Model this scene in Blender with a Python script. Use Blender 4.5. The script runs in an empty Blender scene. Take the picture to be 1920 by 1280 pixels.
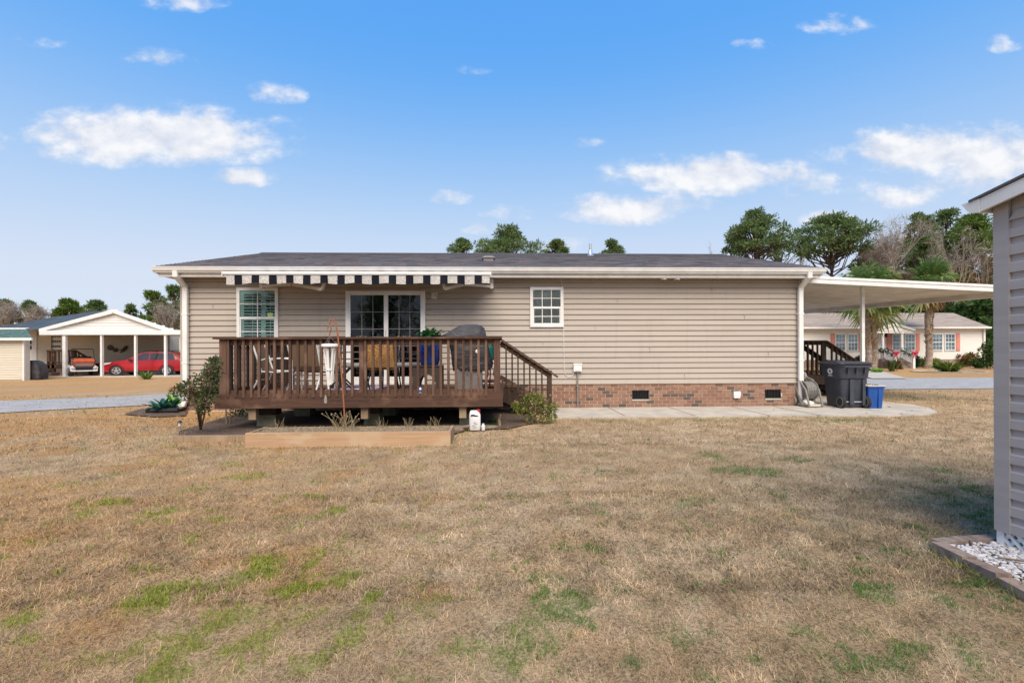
EXPO = 1.0
SKYC = ((.50, 1.30), (1.22, .49), (3.4, .03))
HAZEC = (2.65, 3.02, 3.5); HAZEF = .86
CLOUDLO = (2.75, 2.9, 3.3); CLOUDHI = (3.75, 3.75, 3.8)
SUNE = 2.5; SUNANG = 48; SUNCOL = (1.0, .89, .75)
import bpy, math, random
import numpy as np
from mathutils import Vector, Matrix
RNG = random.Random(11)
NP = np.random.default_rng(5)
rad = math.radians
pi = math.pi
SC = bpy.context.scene
COL = SC.collection

# ------------------------------------------------------------------ camera
F = 900.0                      # focal length in photograph pixels (1920 wide)
PHI = rad(2.0)                 # the camera is turned 2 degrees off the normal of the house wall
EPS = 0.0035                   # slight roll
H = 1.235
FWD = Vector((math.sin(PHI), math.cos(PHI), 0))
RGT = Vector((math.cos(PHI), -math.sin(PHI), 0))
UP = Vector((0, 0, 1))
IX = RGT*math.cos(EPS) - UP*math.sin(EPS)
IY = RGT*math.sin(EPS) + UP*math.cos(EPS)
CAM = Vector((0, 0, H))
def ray(px, py):
    return FWD*F + IX*(px-960) + IY*(658-py)
def at(px, py, Y):
    d = ray(px, py); return CAM + d*(Y/d.y)
def ax(px, Y, py=658): return at(px, py, Y).x
def az(py, Y, px=960): return at(px, py, Y).z
def gp(px, py, z=0.0):
    d = ray(px, py); return CAM + d*((z-H)/d.z)

cam = bpy.data.cameras.new('camera'); camo = bpy.data.objects.new('camera', cam); COL.objects.link(camo)
cam.sensor_width = 36; cam.lens = 36*F/1920
cam.shift_y = 18/1920; cam.clip_end = 3000; cam.clip_start = 0.05
camo.matrix_world = Matrix(((IX.x, IY.x, -FWD.x, 0), (IX.y, IY.y, -FWD.y, 0), (IX.z, IY.z, -FWD.z, H), (0, 0, 0, 1)))
SC.camera = camo
SC.view_settings.view_transform = 'Standard'; SC.view_settings.look = 'None'
SC.view_settings.exposure = EXPO; SC.view_settings.gamma = 1
SC.cycles.caustics_reflective = False; SC.cycles.caustics_refractive = False; SC.cycles.max_bounces = 8; SC.cycles.transparent_max_bounces = 12

# ------------------------------------------------------------------ node helper
class NT:
    def __init__(s, nt):
        s.nt = nt; s.n = nt.nodes; s.l = nt.links
    def new(s, t, **k):
        n = s.n.new(t)
        for a, b in k.items(): setattr(n, a, b)
        return n
    def put(s, sock, val):
        if hasattr(val, 'is_output') or isinstance(val, bpy.types.NodeSocket): s.l.new(val, sock)
        elif val is not None:
            if hasattr(sock, 'default_value'):
                try: sock.default_value = val
                except Exception: sock.default_value = tuple(val)+(1,)
    def m(s, op, a, b=None, c=None, clamp=False):
        n = s.new('ShaderNodeMath', operation=op, use_clamp=clamp)
        s.put(n.inputs[0], a)
        if b is not None: s.put(n.inputs[1], b)
        if c is not None: s.put(n.inputs[2], c)
        return n.outputs[0]
    def mix(s, f, a, b, mode='MIX'):
        n = s.new('ShaderNodeMix', data_type='RGBA', blend_type=mode)
        s.put(n.inputs[0], f); s.put(n.inputs[6], a if not isinstance(a, tuple) or len(a) == 4 else a+(1,))
        s.put(n.inputs[7], b if not isinstance(b, tuple) or len(b) == 4 else b+(1,))
        return n.outputs[2]
    def noise(s, vec, scale, detail=4, rough=.55, out=0):
        n = s.new('ShaderNodeTexNoise'); s.put(n.inputs['Vector'], vec)
        n.inputs['Scale'].default_value = scale; n.inputs['Detail'].default_value = detail; n.inputs['Roughness'].default_value = rough
        return n.outputs[out]
    def ramp(s, fac, stops, interp='LINEAR'):
        n = s.new('ShaderNodeValToRGB'); cr = n.color_ramp; cr.interpolation = interp
        while len(cr.elements) < len(stops): cr.elements.new(.5)
        for e, (p, c) in zip(cr.elements, stops):
            e.position = p; e.color = tuple(c)+(1,) if len(c) == 3 else c
        s.put(n.inputs[0], fac); return n.outputs[0]
    def step(s, x, a, b):
        n = s.new('ShaderNodeMapRange', interpolation_type='SMOOTHSTEP', clamp=True)
        s.put(n.inputs[0], x); n.inputs[1].default_value = a; n.inputs[2].default_value = b
        return n.outputs[0]
    def pos(s, scale=(1, 1, 1)):
        g = s.new('ShaderNodeNewGeometry').outputs['Position']
        if scale == (1, 1, 1): return g
        v = s.new('ShaderNodeVectorMath', operation='MULTIPLY'); s.put(v.inputs[0], g); v.inputs[1].default_value = scale
        return v.outputs[0]
    def obj(s, scale=(1, 1, 1)):
        g = s.new('ShaderNodeTexCoord').outputs['Object']
        v = s.new('ShaderNodeVectorMath', operation='MULTIPLY'); s.put(v.inputs[0], g); v.inputs[1].default_value = scale
        return v.outputs[0]
    def attr(s, name, out='Fac'):
        n = s.new('ShaderNodeAttribute', attribute_name=name); return n.outputs[out]

def newmat(name):
    m = bpy.data.materials.new(name); m.use_nodes = True
    t = NT(m.node_tree); b = t.n['Principled BSDF']
    return m, t, b
def bump(t, b, h, dist, strength=1.0):
    n = t.new('ShaderNodeBump'); n.inputs['Distance'].default_value = dist; n.inputs['Strength'].default_value = strength
    t.put(n.inputs['Height'], h); t.put(b.inputs['Normal'], n.outputs[0])
def mat(name, c1, c2=None, scale=6, rough=.6, stretch=(1, 1, 1), bmp=0, metal=0, spec=.4, lo=.35, hi=.65, detail=4, speck=None):
    """two-tone noise paint / wood / metal, world coordinates"""
    m, t, b = newmat(name)
    if c2 is None: c2 = tuple(x*.86 for x in c1)
    v = t.pos(stretch)
    n = t.noise(v, scale, detail)
    c = t.mix(t.step(n, lo, hi), tuple(c1), tuple(c2))
    if speck:
        n2 = t.noise(t.pos(), speck[0], 2)
        c = t.mix(t.step(n2, speck[2], speck[2]+.08), c, tuple(speck[1]))
    t.put(b.inputs['Base Color'], c)
    b.inputs['Roughness'].default_value = rough; b.inputs['Metallic'].default_value = metal
    b.inputs['Specular IOR Level'].default_value = spec
    if bmp: bump(t, b, t.noise(v, scale*2, 5), bmp)
    return m
def leafmat(name, stops, trans=.35, rough=.55):
    m, t, b = newmat(name)
    c = t.ramp(t.attr('rnd'), stops)
    t.put(b.inputs['Base Color'], c); b.inputs['Roughness'].default_value = rough; b.inputs['Specular IOR Level'].default_value = .25
    tr = t.new('ShaderNodeBsdfTranslucent'); t.put(tr.inputs[0], c)
    mx = t.new('ShaderNodeMixShader'); mx.inputs[0].default_value = trans
    t.l.new(b.outputs[0], mx.inputs[1]); t.l.new(tr.outputs[0], mx.inputs[2])
    t.l.new(mx.outputs[0], t.n['Material Output'].inputs[0])
    return m
def glassmat(name, tint, refl=.12, opac=0.0):
    """window glass: tinted see-through with a mirror sheen"""
    m, t, b = newmat(name)
    tr = t.new('ShaderNodeBsdfTransparent'); tr.inputs[0].default_value = tuple(tint)+(1,)
    g = t.new('ShaderNodeBsdfGlossy'); g.inputs['Roughness'].default_value = .015; g.inputs[0].default_value = (.9, .95, .95, 1)
    lw = t.new('ShaderNodeFresnel'); lw.inputs[0].default_value = 1.5
    f = t.m('ADD', lw.outputs[0], refl, clamp=True)
    v = t.new('ShaderNodeBump'); v.inputs['Distance'].default_value = .004
    t.put(v.inputs['Height'], t.noise(t.pos(), 2.5, 1)); t.l.new(v.outputs[0], g.inputs['Normal'])
    mx = t.new('ShaderNodeMixShader'); t.put(mx.inputs[0], f)
    t.l.new(tr.outputs[0], mx.inputs[1]); t.l.new(g.outputs[0], mx.inputs[2])
    t.l.new(mx.outputs[0], t.n['Material Output'].inputs[0])
    return m
def woodmat(name, c1, c2, c3, axis, rough=.75, scale=3.0):
    m, t, b = newmat(name)
    st = {'x': (.25, 5, 5), 'y': (5, .25, 5), 'z': (5, 5, .25)}[axis]
    st2 = {'x': (.6, 1, 1), 'y': (1, .6, 1), 'z': (1, 1, .6)}[axis]
    n = t.noise(t.pos(st), scale*2.2, 6, .65); n2 = t.noise(t.pos(st2), 3.2, 4)
    c = t.mix(t.step(n, .38, .62), c1, c2)
    c = t.mix(t.step(n2, .5, .68), c, c3)
    r = t.attr('rnd'); c = t.mix(t.m('MULTIPLY', r, .45), c, c3)
    t.put(b.inputs['Base Color'], c); b.inputs['Roughness'].default_value = rough; b.inputs['Specular IOR Level'].default_value = .25
    bump(t, b, n, .004)
    return m
def rndmat(name, stops, rough=.8, bmp=0, bscale=60, interp='LINEAR', noise=.0, nscale=30, nc=(.1, .1, .1)):
    """a colour per face (bricks, shingles, stones) plus some dirt"""
    m, t, b = newmat(name)
    c = t.ramp(t.attr('rnd'), stops, interp)
    if noise: c = t.mix(t.m('MULTIPLY', t.step(t.noise(t.pos(), nscale, 4), .4, .75), noise), c, nc)
    t.put(b.inputs['Base Color'], c); b.inputs['Roughness'].default_value = rough; b.inputs['Specular IOR Level'].default_value = .25
    if bmp: bump(t, b, t.noise(t.pos(), bscale, 4), bmp)
    return m

# ------------------------------------------------------------------ mesh builder
class MB:
    def __init__(s): s.v = []; s.f = []; s.r = []; s.q = []; s.qr = []
    def add(s, vs, fs, r=None):
        o = len(s.v); s.v += [tuple(v) for v in vs]
        if r is None: r = RNG.random()
        for f in fs: s.f.append([i+o for i in f]); s.r.append(r)
    def quad(s, a, b, c, d, r=None): s.add((a, b, c, d), ((0, 1, 2, 3),), r)
    def poly(s, pts, r=None): s.add(pts, (tuple(range(len(pts))),), r)
    def box(s, x0, x1, y0, y1, z0, z1, r=None):
        vs = [(x, y, z) for z in (z0, z1) for y in (y0, y1) for x in (x0, x1)]
        s.add(vs, ((0, 2, 3, 1), (4, 5, 7, 6), (0, 1, 5, 4), (2, 6, 7, 3), (0, 4, 6, 2), (1, 3, 7, 5)), r)
    def bar(s, p, q, w, h, r=None, up=(0, 0, 1)):
        p = Vector(p); q = Vector(q); d = (q-p).normalized(); u = Vector(up)
        if abs(d.dot(u)) > .98: u = Vector((0, 1, 0))
        a = d.cross(u).normalized()*w/2; b = a.cross(d).normalized()*h/2
        vs = [p-a-b, p+a-b, p+a+b, p-a+b, q-a-b, q+a-b, q+a+b, q-a+b]
        s.add(vs, ((0, 1, 2, 3), (7, 6, 5, 4), (0, 4, 5, 1), (1, 5, 6, 2), (2, 6, 7, 3), (3, 7, 4, 0)), r)
    def tube(s, pts, rd, n=8, r=None, cap=True):
        pts = [Vector(p) for p in pts]; k = len(pts)
        rs = rd if isinstance(rd, (list, tuple)) else [rd]*k
        t0 = (pts[1]-pts[0]).normalized()
        a = t0.cross(Vector((0, 0, 1)));
        if a.length < .05: a = t0.cross(Vector((0, 1, 0)))
        a.normalize(); vs = []
        for i, p in enumerate(pts):
            t = (pts[min(i+1, k-1)]-pts[max(i-1, 0)]).normalized()
            a = (a-t*a.dot(t)).normalized(); b = t.cross(a)
            for j in range(n):
                th = 2*pi*j/n; vs.append(p+(a*math.cos(th)+b*math.sin(th))*rs[i])
        fs = [(i*n+j, i*n+(j+1) % n, (i+1)*n+(j+1) % n, (i+1)*n+j) for i in range(k-1) for j in range(n)]
        if cap: fs += [tuple(range(n))[::-1], tuple(range((k-1)*n, k*n))]
        s.add(vs, fs, r)
    def lathe(s, prof, c=(0, 0, 0), n=20, r=None, axis='z', cap=True):
        vs = []
        for (q, h) in prof:
            for j in range(n):
                th = 2*pi*j/n; a, b = q*math.cos(th), q*math.sin(th)
                p = {'z': (a, b, h), 'x': (h, a, b), 'y': (a, h, b)}[axis]
                vs.append((p[0]+c[0], p[1]+c[1], p[2]+c[2]))
        k = len(prof)
        fs = [(i*n+j, i*n+(j+1) % n, (i+1)*n+(j+1) % n, (i+1)*n+j) for i in range(k-1) for j in range(n)]
        if cap: fs += [tuple(range(n))[::-1], tuple(range((k-1)*n, k*n))]
        s.add(vs, fs, r)
    def loft(s, loops, r=None, cap=True):
        n = len(loops[0]); vs = [p for l in loops for p in l]; k = len(loops)
        fs = [(i*n+j, i*n+(j+1) % n, (i+1)*n+(j+1) % n, (i+1)*n+j) for i in range(k-1) for j in range(n)]
        if cap: fs += [tuple(range(n))[::-1], tuple(range((k-1)*n, k*n))]
        s.add(vs, fs, r)
    def prism(s, poly, axis, a0, a1, r=None):
        def P(u, v, a): return {'x': (a, u, v), 'y': (u, a, v), 'z': (u, v, a)}[axis]
        n = len(poly); vs = [P(u, v, a0) for u, v in poly]+[P(u, v, a1) for u, v in poly]
        fs = [(i, (i+1) % n, n+(i+1) % n, n+i) for i in range(n)]+[tuple(range(n))[::-1], tuple(range(n, 2*n))]
        s.add(vs, fs, r)
    def ball(s, c, rd, nu=10, nv=6, r=None):
        rx, ry, rz = rd if isinstance(rd, (tuple, list)) else (rd,)*3
        loops = []
        for i in range(nv+1):
            ph = -pi/2+pi*i/nv; q = max(math.cos(ph), .02)
            loops.append([(c[0]+rx*q*math.cos(2*pi*j/nu), c[1]+ry*q*math.sin(2*pi*j/nu), c[2]+rz*math.sin(ph)) for j in range(nu)])
        s.loft(loops, r)
    def quads(s, Q, R): s.q.append(np.asarray(Q, float).reshape(-1, 4, 3)); s.qr.append(np.asarray(R, float))

OFF = {}
def mesh_of(name, mb, off=(0, 0, 0), smooth=False):
    nq = sum(len(q) for q in mb.q)
    me = bpy.data.meshes.new(name)
    V = np.array(mb.v, float).reshape(-1, 3); nv0 = len(V)
    fl = [len(f) for f in mb.f]
    idx = np.fromiter((i for f in mb.f for i in f), dtype=np.int64)
    R = np.array(mb.r, float)
    if nq:
        Q = np.concatenate(mb.q); V = np.concatenate([V, Q.reshape(-1, 3)]) if nv0 else Q.reshape(-1, 3)
        idx = np.concatenate([idx, nv0+np.arange(nq*4)]); fl = fl+[4]*nq; R = np.concatenate([R, np.concatenate(mb.qr)])
    V = V-np.array(off)
    fl = np.array(fl); me.vertices.add(len(V)); me.vertices.foreach_set('co', V.astype(np.float32).ravel())
    me.loops.add(len(idx)); me.loops.foreach_set('vertex_index', idx.astype(np.int32))
    me.polygons.add(len(fl)); me.polygons.foreach_set('loop_start', (np.cumsum(fl)-fl).astype(np.int32))
    me.update(calc_edges=True)
    a = me.attributes.new('rnd', 'FLOAT', 'FACE'); a.data.foreach_set('value', R.astype(np.float32))
    me.polygons.foreach_set('use_smooth', np.full(len(fl), bool(smooth)))
    me.validate()
    return me
def props(o, label=None, cat=None, group=None, kind=None):
    for k, v in (('label', label), ('category', cat), ('group', group), ('kind', kind)):
        if v: o[k] = v
def thing(name, label, cat, loc, rotz=0, group=None, local=False):
    o = bpy.data.objects.new(name, None); COL.objects.link(o); o.empty_display_size = .2
    o.location = loc; o.rotation_euler = (0, 0, rotz); props(o, label, cat, group)
    OFF[o.name] = (0, 0, 0) if local else tuple(loc)
    return o
def part(name, mb, m, parent, label=None, smooth=False, kind=None):
    off = OFF[parent.name]
    o = bpy.data.objects.new(name, mesh_of(name, mb, off, smooth)); COL.objects.link(o)
    o.parent = parent; o.data.materials.append(m); OFF[o.name] = off
    props(o, label, None, None, kind)
    return o
def solo(name, mb, m, label, cat, group=None, kind=None, smooth=False, org=None):
    if org is None:
        V = np.array(mb.v) if len(mb.v) else np.concatenate(mb.q).reshape(-1, 3)
        if mb.q and len(mb.v): V = np.concatenate([V, np.concatenate(mb.q).reshape(-1, 3)])
        lo = V.min(0); hi = V.max(0); org = ((lo[0]+hi[0])/2, (lo[1]+hi[1])/2, lo[2])
    o = bpy.data.objects.new(name, mesh_of(name, mb, org, smooth)); COL.objects.link(o); o.location = org
    if m: o.data.materials.append(m)
    OFF[o.name] = tuple(org)
    props(o, label, cat, group, kind)
    return o
def struct(name, mb, m, smooth=False, kind='structure'):
    return solo(name, mb, m, None, None, None, kind, smooth, org=(0, 0, 0))
def shadesmooth(o, ang=40):
    o.data.polygons.foreach_set('use_smooth', np.ones(len(o.data.polygons), bool))
    o.data.set_sharp_from_angle(angle=rad(ang))
def dup(root, loc, label=None, rotz=None):
    c = root.copy(); COL.objects.link(c); c.location = loc
    if label: c['label'] = label
    if rotz is not None: c.rotation_euler = (0, 0, rotz)
    def kids(a, b):
        for ch in list(a.children):
            d = ch.copy(); COL.objects.link(d); d.parent = b; kids(ch, d)
    kids(root, c); return c
def copypart(o, dx=0, dy=0, dz=0):
    c = o.copy(); COL.objects.link(c); c.parent = o.parent
    c.location = o.location+Vector((dx, dy, dz)); OFF[c.name] = OFF[o.name]; return c
def rrect(w, d, r, z, cx=0, cy=0, n=4):
    pts = []
    for (sx, sy, a0) in ((1, 1, 0), (-1, 1, 90), (-1, -1, 180), (1, -1, 270)):
        for i in range(n+1):
            th = rad(a0+90*i/n)
            pts.append((cx+sx*(w/2-r)+r*math.cos(th), cy+sy*(d/2-r)+r*math.sin(th), z))
    return pts

# ------------------------------------------------------------------ value noise in numpy
def vnoise(x, y, seed=0):
    x = np.asarray(x, float); y = np.asarray(y, float)
    xi = np.floor(x); yi = np.floor(y); fx = x-xi; fy = y-yi
    fx = fx*fx*(3-2*fx); fy = fy*fy*(3-2*fy)
    def h(a, b):
        v = np.sin(a*127.1+b*311.7+seed*74.7)*43758.5453; return v-np.floor(v)
    return (h(xi, yi)*(1-fx)+h(xi+1, yi)*fx)*(1-fy)+(h(xi, yi+1)*(1-fx)+h(xi+1, yi+1)*fx)*fy
def fbm(x, y, seed=0, o=4):
    s = 0; a = .5; t = 0
    for i in range(o):
        s = s+a*vnoise(x*2**i, y*2**i, seed+i*3); t += a; a *= .55
    return s/t
def sstep(x, a, b):
    t = np.clip((x-a)/(b-a), 0, 1); return t*t*(3-2*t)

# ------------------------------------------------------------------ leaf cloud generators
def rdirs(n, upbias=0.0):
    d = NP.normal(size=(n, 3)); d[:, 2] += upbias
    return d/np.linalg.norm(d, axis=1, keepdims=True)
def leafquads(P, D, L, W):
    """quads starting at P, running along D"""
    n = len(P); s = np.cross(D, rdirs(n)); s /= np.linalg.norm(s, axis=1, keepdims=True)+1e-9
    L = np.asarray(L).reshape(-1, 1)*np.ones((n, 1)); W = np.asarray(W).reshape(-1, 1)*np.ones((n, 1))
    mid = P+D*L*.5
    return np.stack([P, mid-s*W/2, P+D*L, mid+s*W/2], axis=1)
def clump(mb, c, size, n, L, W, rlo=0, rhi=1, up=.2, out=.6):
    d = rdirs(n, up); rr = NP.random(n)**.45
    P = np.array(c)+d*rr[:, None]*np.array(size)
    D = d*out+rdirs(n, up)*(1-out); D /= np.linalg.norm(D, axis=1, keepdims=True)
    mb.quads(leafquads(P, D, L*(.6+.8*NP.random(n)), W*(.7+.6*NP.random(n))), rlo+(rhi-rlo)*NP.random(n))
# ------------------------------------------------------------------ world and sun
SUN_AZ = rad(3)      # to the right, behind the camera
SUN_EL = rad(50)
sdir = Vector((math.sin(SUN_AZ)*math.cos(SUN_EL), -math.cos(SUN_AZ)*math.cos(SUN_EL), math.sin(SUN_EL)))
world = bpy.data.worlds.new('World'); SC.world = world; world.use_nodes = True
w = NT(world.node_tree); bg = w.n['Background']
sky = w.new('ShaderNodeTexSky', sky_type='NISHITA'); sky.sun_disc = False
sky.sun_elevation = SUN_EL; sky.sun_rotation = math.atan2(sdir.x, sdir.y)
sky.altitude = 0; sky.air_density = 1.0; sky.dust_density = 0.6; sky.ozone_density = 2.0
SKYS = 0.13
bg.inputs[1].default_value = SKYS
ss = w.new('ShaderNodeSeparateColor'); w.l.new(sky.outputs[0], ss.inputs[0]); sk = w.new('ShaderNodeCombineColor')
sk_ = [w.m('MULTIPLY', w.m('POWER', ss.outputs[i_], gm_), am) for i_, (am, gm_) in enumerate(SKYC)]
sk_[0] = w.m('MINIMUM', sk_[0], w.m('MULTIPLY', sk_[1], .90)); sk_[1] = w.m('MINIMUM', sk_[1], 3.05)
for i_ in range(3): w.put(sk.inputs[i_], sk_[i_])
gen = w.new('ShaderNodeTexCoord').outputs['Generated']
sep = w.new('ShaderNodeSeparateXYZ'); w.l.new(gen, sep.inputs[0])
haze_f = w.m('MULTIPLY', w.m('SUBTRACT', 1.0, w.step(sep.outputs[2], -.02, .54)), HAZEF)
skyc = w.mix(haze_f, sk.outputs[0], HAZEC)
dy = w.m('MAXIMUM', sep.outputs[1], .05)
P = w.m('DIVIDE', sep.outputs[0], dy); Q = w.m('DIVIDE', sep.outputs[2], dy)
cv = w.new('ShaderNodeCombineXYZ'); w.put(cv.inputs[0], P); w.put(cv.inputs[1], w.m('MULTIPLY', Q, 1.5))
cv2 = w.new('ShaderNodeCombineXYZ'); w.put(cv2.inputs[0], w.m('ADD', P, .012)); w.put(cv2.inputs[1], w.m('ADD', w.m('MULTIPLY', Q, 1.5), .030))
n1 = w.noise(cv.outputs[0], 11.0, 10, .56); n2 = w.noise(cv.outputs[0], 34.0, 7, .6); n3 = w.noise(cv2.outputs[0], 11.0, 5, .56)
E = None
CLOUDS = [(285, 262, 215, 52, 1.0), (385, 262, 110, 44, 1.0), (512, 178, 58, 24, .74), (455, 335, 56, 18, .8), (1330, 332, 165, 36, 1.0), (1170, 396, 105, 30, .86),
          (1270, 385, 80, 26, .62), (1740, 288, 165, 42, 1.0), (1860, 300, 110, 60, .95), (1840, 350, 160, 40, .66), (1700, 372, 90, 26, .72), (1552, 410, 50, 18, .8),
          (915, 430, 60, 14, .62), (845, 372, 60, 18, .56), (1565, 48, 75, 26, .6), (350, 8, 85, 20, .72), (1880, 84, 40, 22, .62), (1088, 268, 55, 14, .52), (1510, 345, 160, 32, .6),
          (300, 112, 80, 24, .5), (70, 82, 60, 18, .48), (1420, 84, 60, 16, .48), (890, 132, 40, 14, .46), (960, 400, 90, 26, .42), (1060, 460, 120, 18, .5)]
for (cx, cy, rx, ry, st) in CLOUDS:
    if st < .75: st *= .84
    d = ray(cx, cy); p0 = d.x/d.y; q0 = d.z/d.y
    rx, ry = rx*1.15, ry*1.2
    a = w.m('MULTIPLY', w.m('SUBTRACT', P, p0), F/rx)
    b0 = w.m('SUBTRACT', Q, q0)
    b = w.m('MAXIMUM', w.m('MULTIPLY', b0, F/ry), w.m('MULTIPLY', b0, -F/(ry*.75)))
    e = w.m('MULTIPLY', w.m('EXPONENT', w.m('MULTIPLY', w.m('ADD', w.m('MULTIPLY', a, a), w.m('MULTIPLY', b, b)), -1.0)), st)
    E = e if E is None else w.m('MAXIMUM', E, e)
den = w.m('ADD', w.m('MULTIPLY', E, .95), w.m('ADD', w.m('MULTIPLY', w.m('SUBTRACT', n1, .5), 1.45), w.m('MULTIPLY', w.m('SUBTRACT', n2, .5), .55)))
den = w.m('MULTIPLY', den, w.step(E, .05, .32))
cl = w.m('MULTIPLY', w.step(den, .17, .80), w.step(sep.outputs[1], .06, .2))
cl = w.m('MULTIPLY', cl, .94)
lit = w.m('ADD', w.m('MULTIPLY', w.m('SUBTRACT', n1, n3), 3.2), w.m('ADD', w.m('MULTIPLY', den, .35), .25), clamp=True)
ccol = w.mix(lit, CLOUDLO, CLOUDHI)
fin = w.mix(cl, skyc, ccol)
w.put(bg.inputs[0], fin)

sun = bpy.data.lights.new('sun', 'SUN'); suno = bpy.data.objects.new('sun', sun); COL.objects.link(suno)
sun.energy = SUNE; sun.angle = rad(SUNANG); sun.color = SUNCOL
suno.rotation_euler = (-sdir).to_track_quat('-Z', 'Y').to_euler()

# ------------------------------------------------------------------ materials
M = {}
sm_, t, b = newmat('vinyl siding')
c = t.mix(t.step(t.noise(t.pos((.25, 1, 4)), 1.6, 4), .35, .65), (.425, .368, .312), (.392, .338, .285))
c = t.mix(t.m('MULTIPLY', t.step(t.noise(t.pos((7, 1, .6)), 1.3, 6, .65), .52, .74), .28), c, (.30, .255, .205))
c = t.mix(t.m('MULTIPLY', t.step(t.noise(t.pos((.5, 1, 9.0)), 1.0, 2), .5, .62), .16), c, (.50, .44, .38))
t.put(b.inputs['Base Color'], c); b.inputs['Roughness'].default_value = .55; b.inputs['Specular IOR Level'].default_value = .3
bump(t, b, t.noise(t.pos((.6, 1, 1.5)), 3, 3), .006)
M['siding'] = sm_
M['shed_siding'] = mat('grey vinyl siding', (.375, .345, .335), (.345, .315, .306), 5, .5, (1, .3, 3), .0005, spec=.35)
M['white'] = mat('white paint', (.78, .77, .75), (.70, .69, .66), 5, .4, bmp=.0004)
M['whiteold'] = mat('weathered white metal', (.84, .83, .80), (.70, .68, .63), 3, .45, (.6, 1, 2), .0006)
M['soffit'] = mat('soffit vinyl', (.55, .47, .38), (.50, .43, .35), 8, .6)
M['cream'] = mat('cream vinyl', (.62, .57, .46), (.56, .52, .42), 4, .6, (.3, 1, 4))
M['palewall'] = mat('pale vinyl', (.78, .745, .69), (.73, .695, .64), 4, .6, (.3, 1, 4))
M['mortar'] = mat('mortar', (.60, .49, .385), (.52, .42, .32), 40, .9, bmp=.002)
M['brick'] = rndmat('brick', [(0, (.225, .115, .08)), (.3, (.275, .15, .105)), (.55, (.325, .19, .13)), (.80, (.24, .13, .092)), (.85, (.12, .085, .07)), (1, (.09, .075, .07))], .85, .002, 70, noise=.5, nscale=45, nc=(.20, .12, .08))
M['roof'] = None
M['concrete'] = mat('concrete', (.50, .45, .38), (.40, .36, .30), 2.6, .85, bmp=.001, detail=8, speck=(90, (.30, .27, .23), .63))
M['pier'] = mat('concrete block', (.30, .27, .19), (.17, .17, .10), 6, .9, bmp=.003, detail=6)
M['asphalt'] = mat('road asphalt', (.375, .36, .345), (.30, .288, .276), 3, .9, bmp=.002, detail=8, speck=(55, (.18, .18, .19), .6))
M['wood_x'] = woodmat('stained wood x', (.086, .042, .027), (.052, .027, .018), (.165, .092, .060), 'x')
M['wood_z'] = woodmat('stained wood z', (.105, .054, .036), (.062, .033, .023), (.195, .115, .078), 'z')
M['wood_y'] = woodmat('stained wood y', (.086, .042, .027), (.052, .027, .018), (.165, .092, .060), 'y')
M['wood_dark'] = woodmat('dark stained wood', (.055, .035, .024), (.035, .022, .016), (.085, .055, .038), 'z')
M['pine_x'] = woodmat('raw pine timber', (.47, .265, .13), (.32, .18, .10), (.46, .34, .22), 'x', scale=2)
M['oldwood'] = woodmat('old timber', (.30, .21, .13), (.20, .14, .09), (.38, .27, .17), 'z')
M['black'] = mat('black plastic', (.018, .018, .02), (.012, .012, .014), 8, .45)
M['dark'] = mat('dark interior', (.012, .013, .014), (.008, .008, .009), 2, .9)
M['blackmetal'] = mat('black metal', (.02, .02, .022), (.014, .014, .015), 8, .4, spec=.5)
M['bin'] = mat('grey plastic', (.052, .057, .074), (.040, .045, .060), 9, .5, bmp=.0008, speck=(120, (.10, .10, .115), .62))
M['bluebin'] = mat('blue plastic', (.018, .085, .33), (.014, .07, .28), 7, .42)
M['grey'] = mat('grey plastic fittings', (.24, .225, .20), (.19, .178, .16), 9, .55)
M['hose'] = mat('grey hose', (.24, .235, .22), (.17, .165, .155), 30, .5)
M['steel'] = mat('aluminium', (.62, .62, .63), (.52, .52, .53), 20, .3, metal=.85)
M['whitemetal'] = mat('white tube metal', (.76, .75, .72), (.68, .67, .63), 12, .35)
M['sling'] = mat('brown sling fabric', (.20, .125, .075), (.15, .095, .058), 90, .85)
M['wicker'] = mat('tan wicker', (.52, .27, .085), (.26, .125, .04), 42, .7, (1, 1, 1.2), .003, lo=.42, hi=.58)
M['cushion'] = mat('grey cushion', (.20, .195, .19), (.16, .155, .15), 20, .9)
M['cover'] = mat('dark grill cover', (.060, .057, .060), (.032, .030, .033), 3.2, .6, (1, 1, 2.2), bmp=.035)
M['cabinet'] = mat('grey painted metal', (.27, .25, .235), (.22, .205, .19), 6, .5)
M['brownplastic'] = mat('brown plastic', (.10, .07, .055), (.08, .055, .045), 8, .5)
M['bluepot'] = mat('cobalt glaze', (.015, .075, .36), (.008, .03, .17), 16, .15, spec=.6)
M['teal'] = mat('teal glaze', (.05, .36, .34), (.04, .28, .27), 12, .3)
M['red'] = mat('red enamel', (.30, .035, .025), (.22, .03, .022), 10, .45)
M['rug'] = mat('blue and lilac rug', (.26, .20, .40), (.62, .56, .62), 10, .95, lo=.45, hi=.55)
M['rust'] = mat('rusty iron', (.33, .13, .065), (.20, .075, .04), 30, .8)
M['mulch'] = mat('mulch', (.15, .10, .068), (.075, .05, .035), 30, .95, bmp=.02, detail=8, speck=(70, (.17, .115, .075), .62))
M['soil'] = mat('dry bed soil', (.26, .19, .13), (.15, .11, .075), 28, .95, bmp=.015, detail=8)
M['fabric_dark'] = mat('navy awning cloth', (.018, .02, .032), (.026, .028, .04), 40, .9)
M['fabric_light'] = mat('tweed awning cloth', (.60, .57, .53), (.17, .16, .16), 75, .95, (1, 1, .6), lo=.50, hi=.62)
am_, t, b = newmat('striped awning cloth'); st_ = t.m('GREATER_THAN', t.attr('rnd'), .5)
tw_ = t.mix(t.step(t.noise(t.pos((1, 1, .6)), 120, 4), .46, .62), (.60, .57, .53), (.19, .18, .18))
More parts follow.
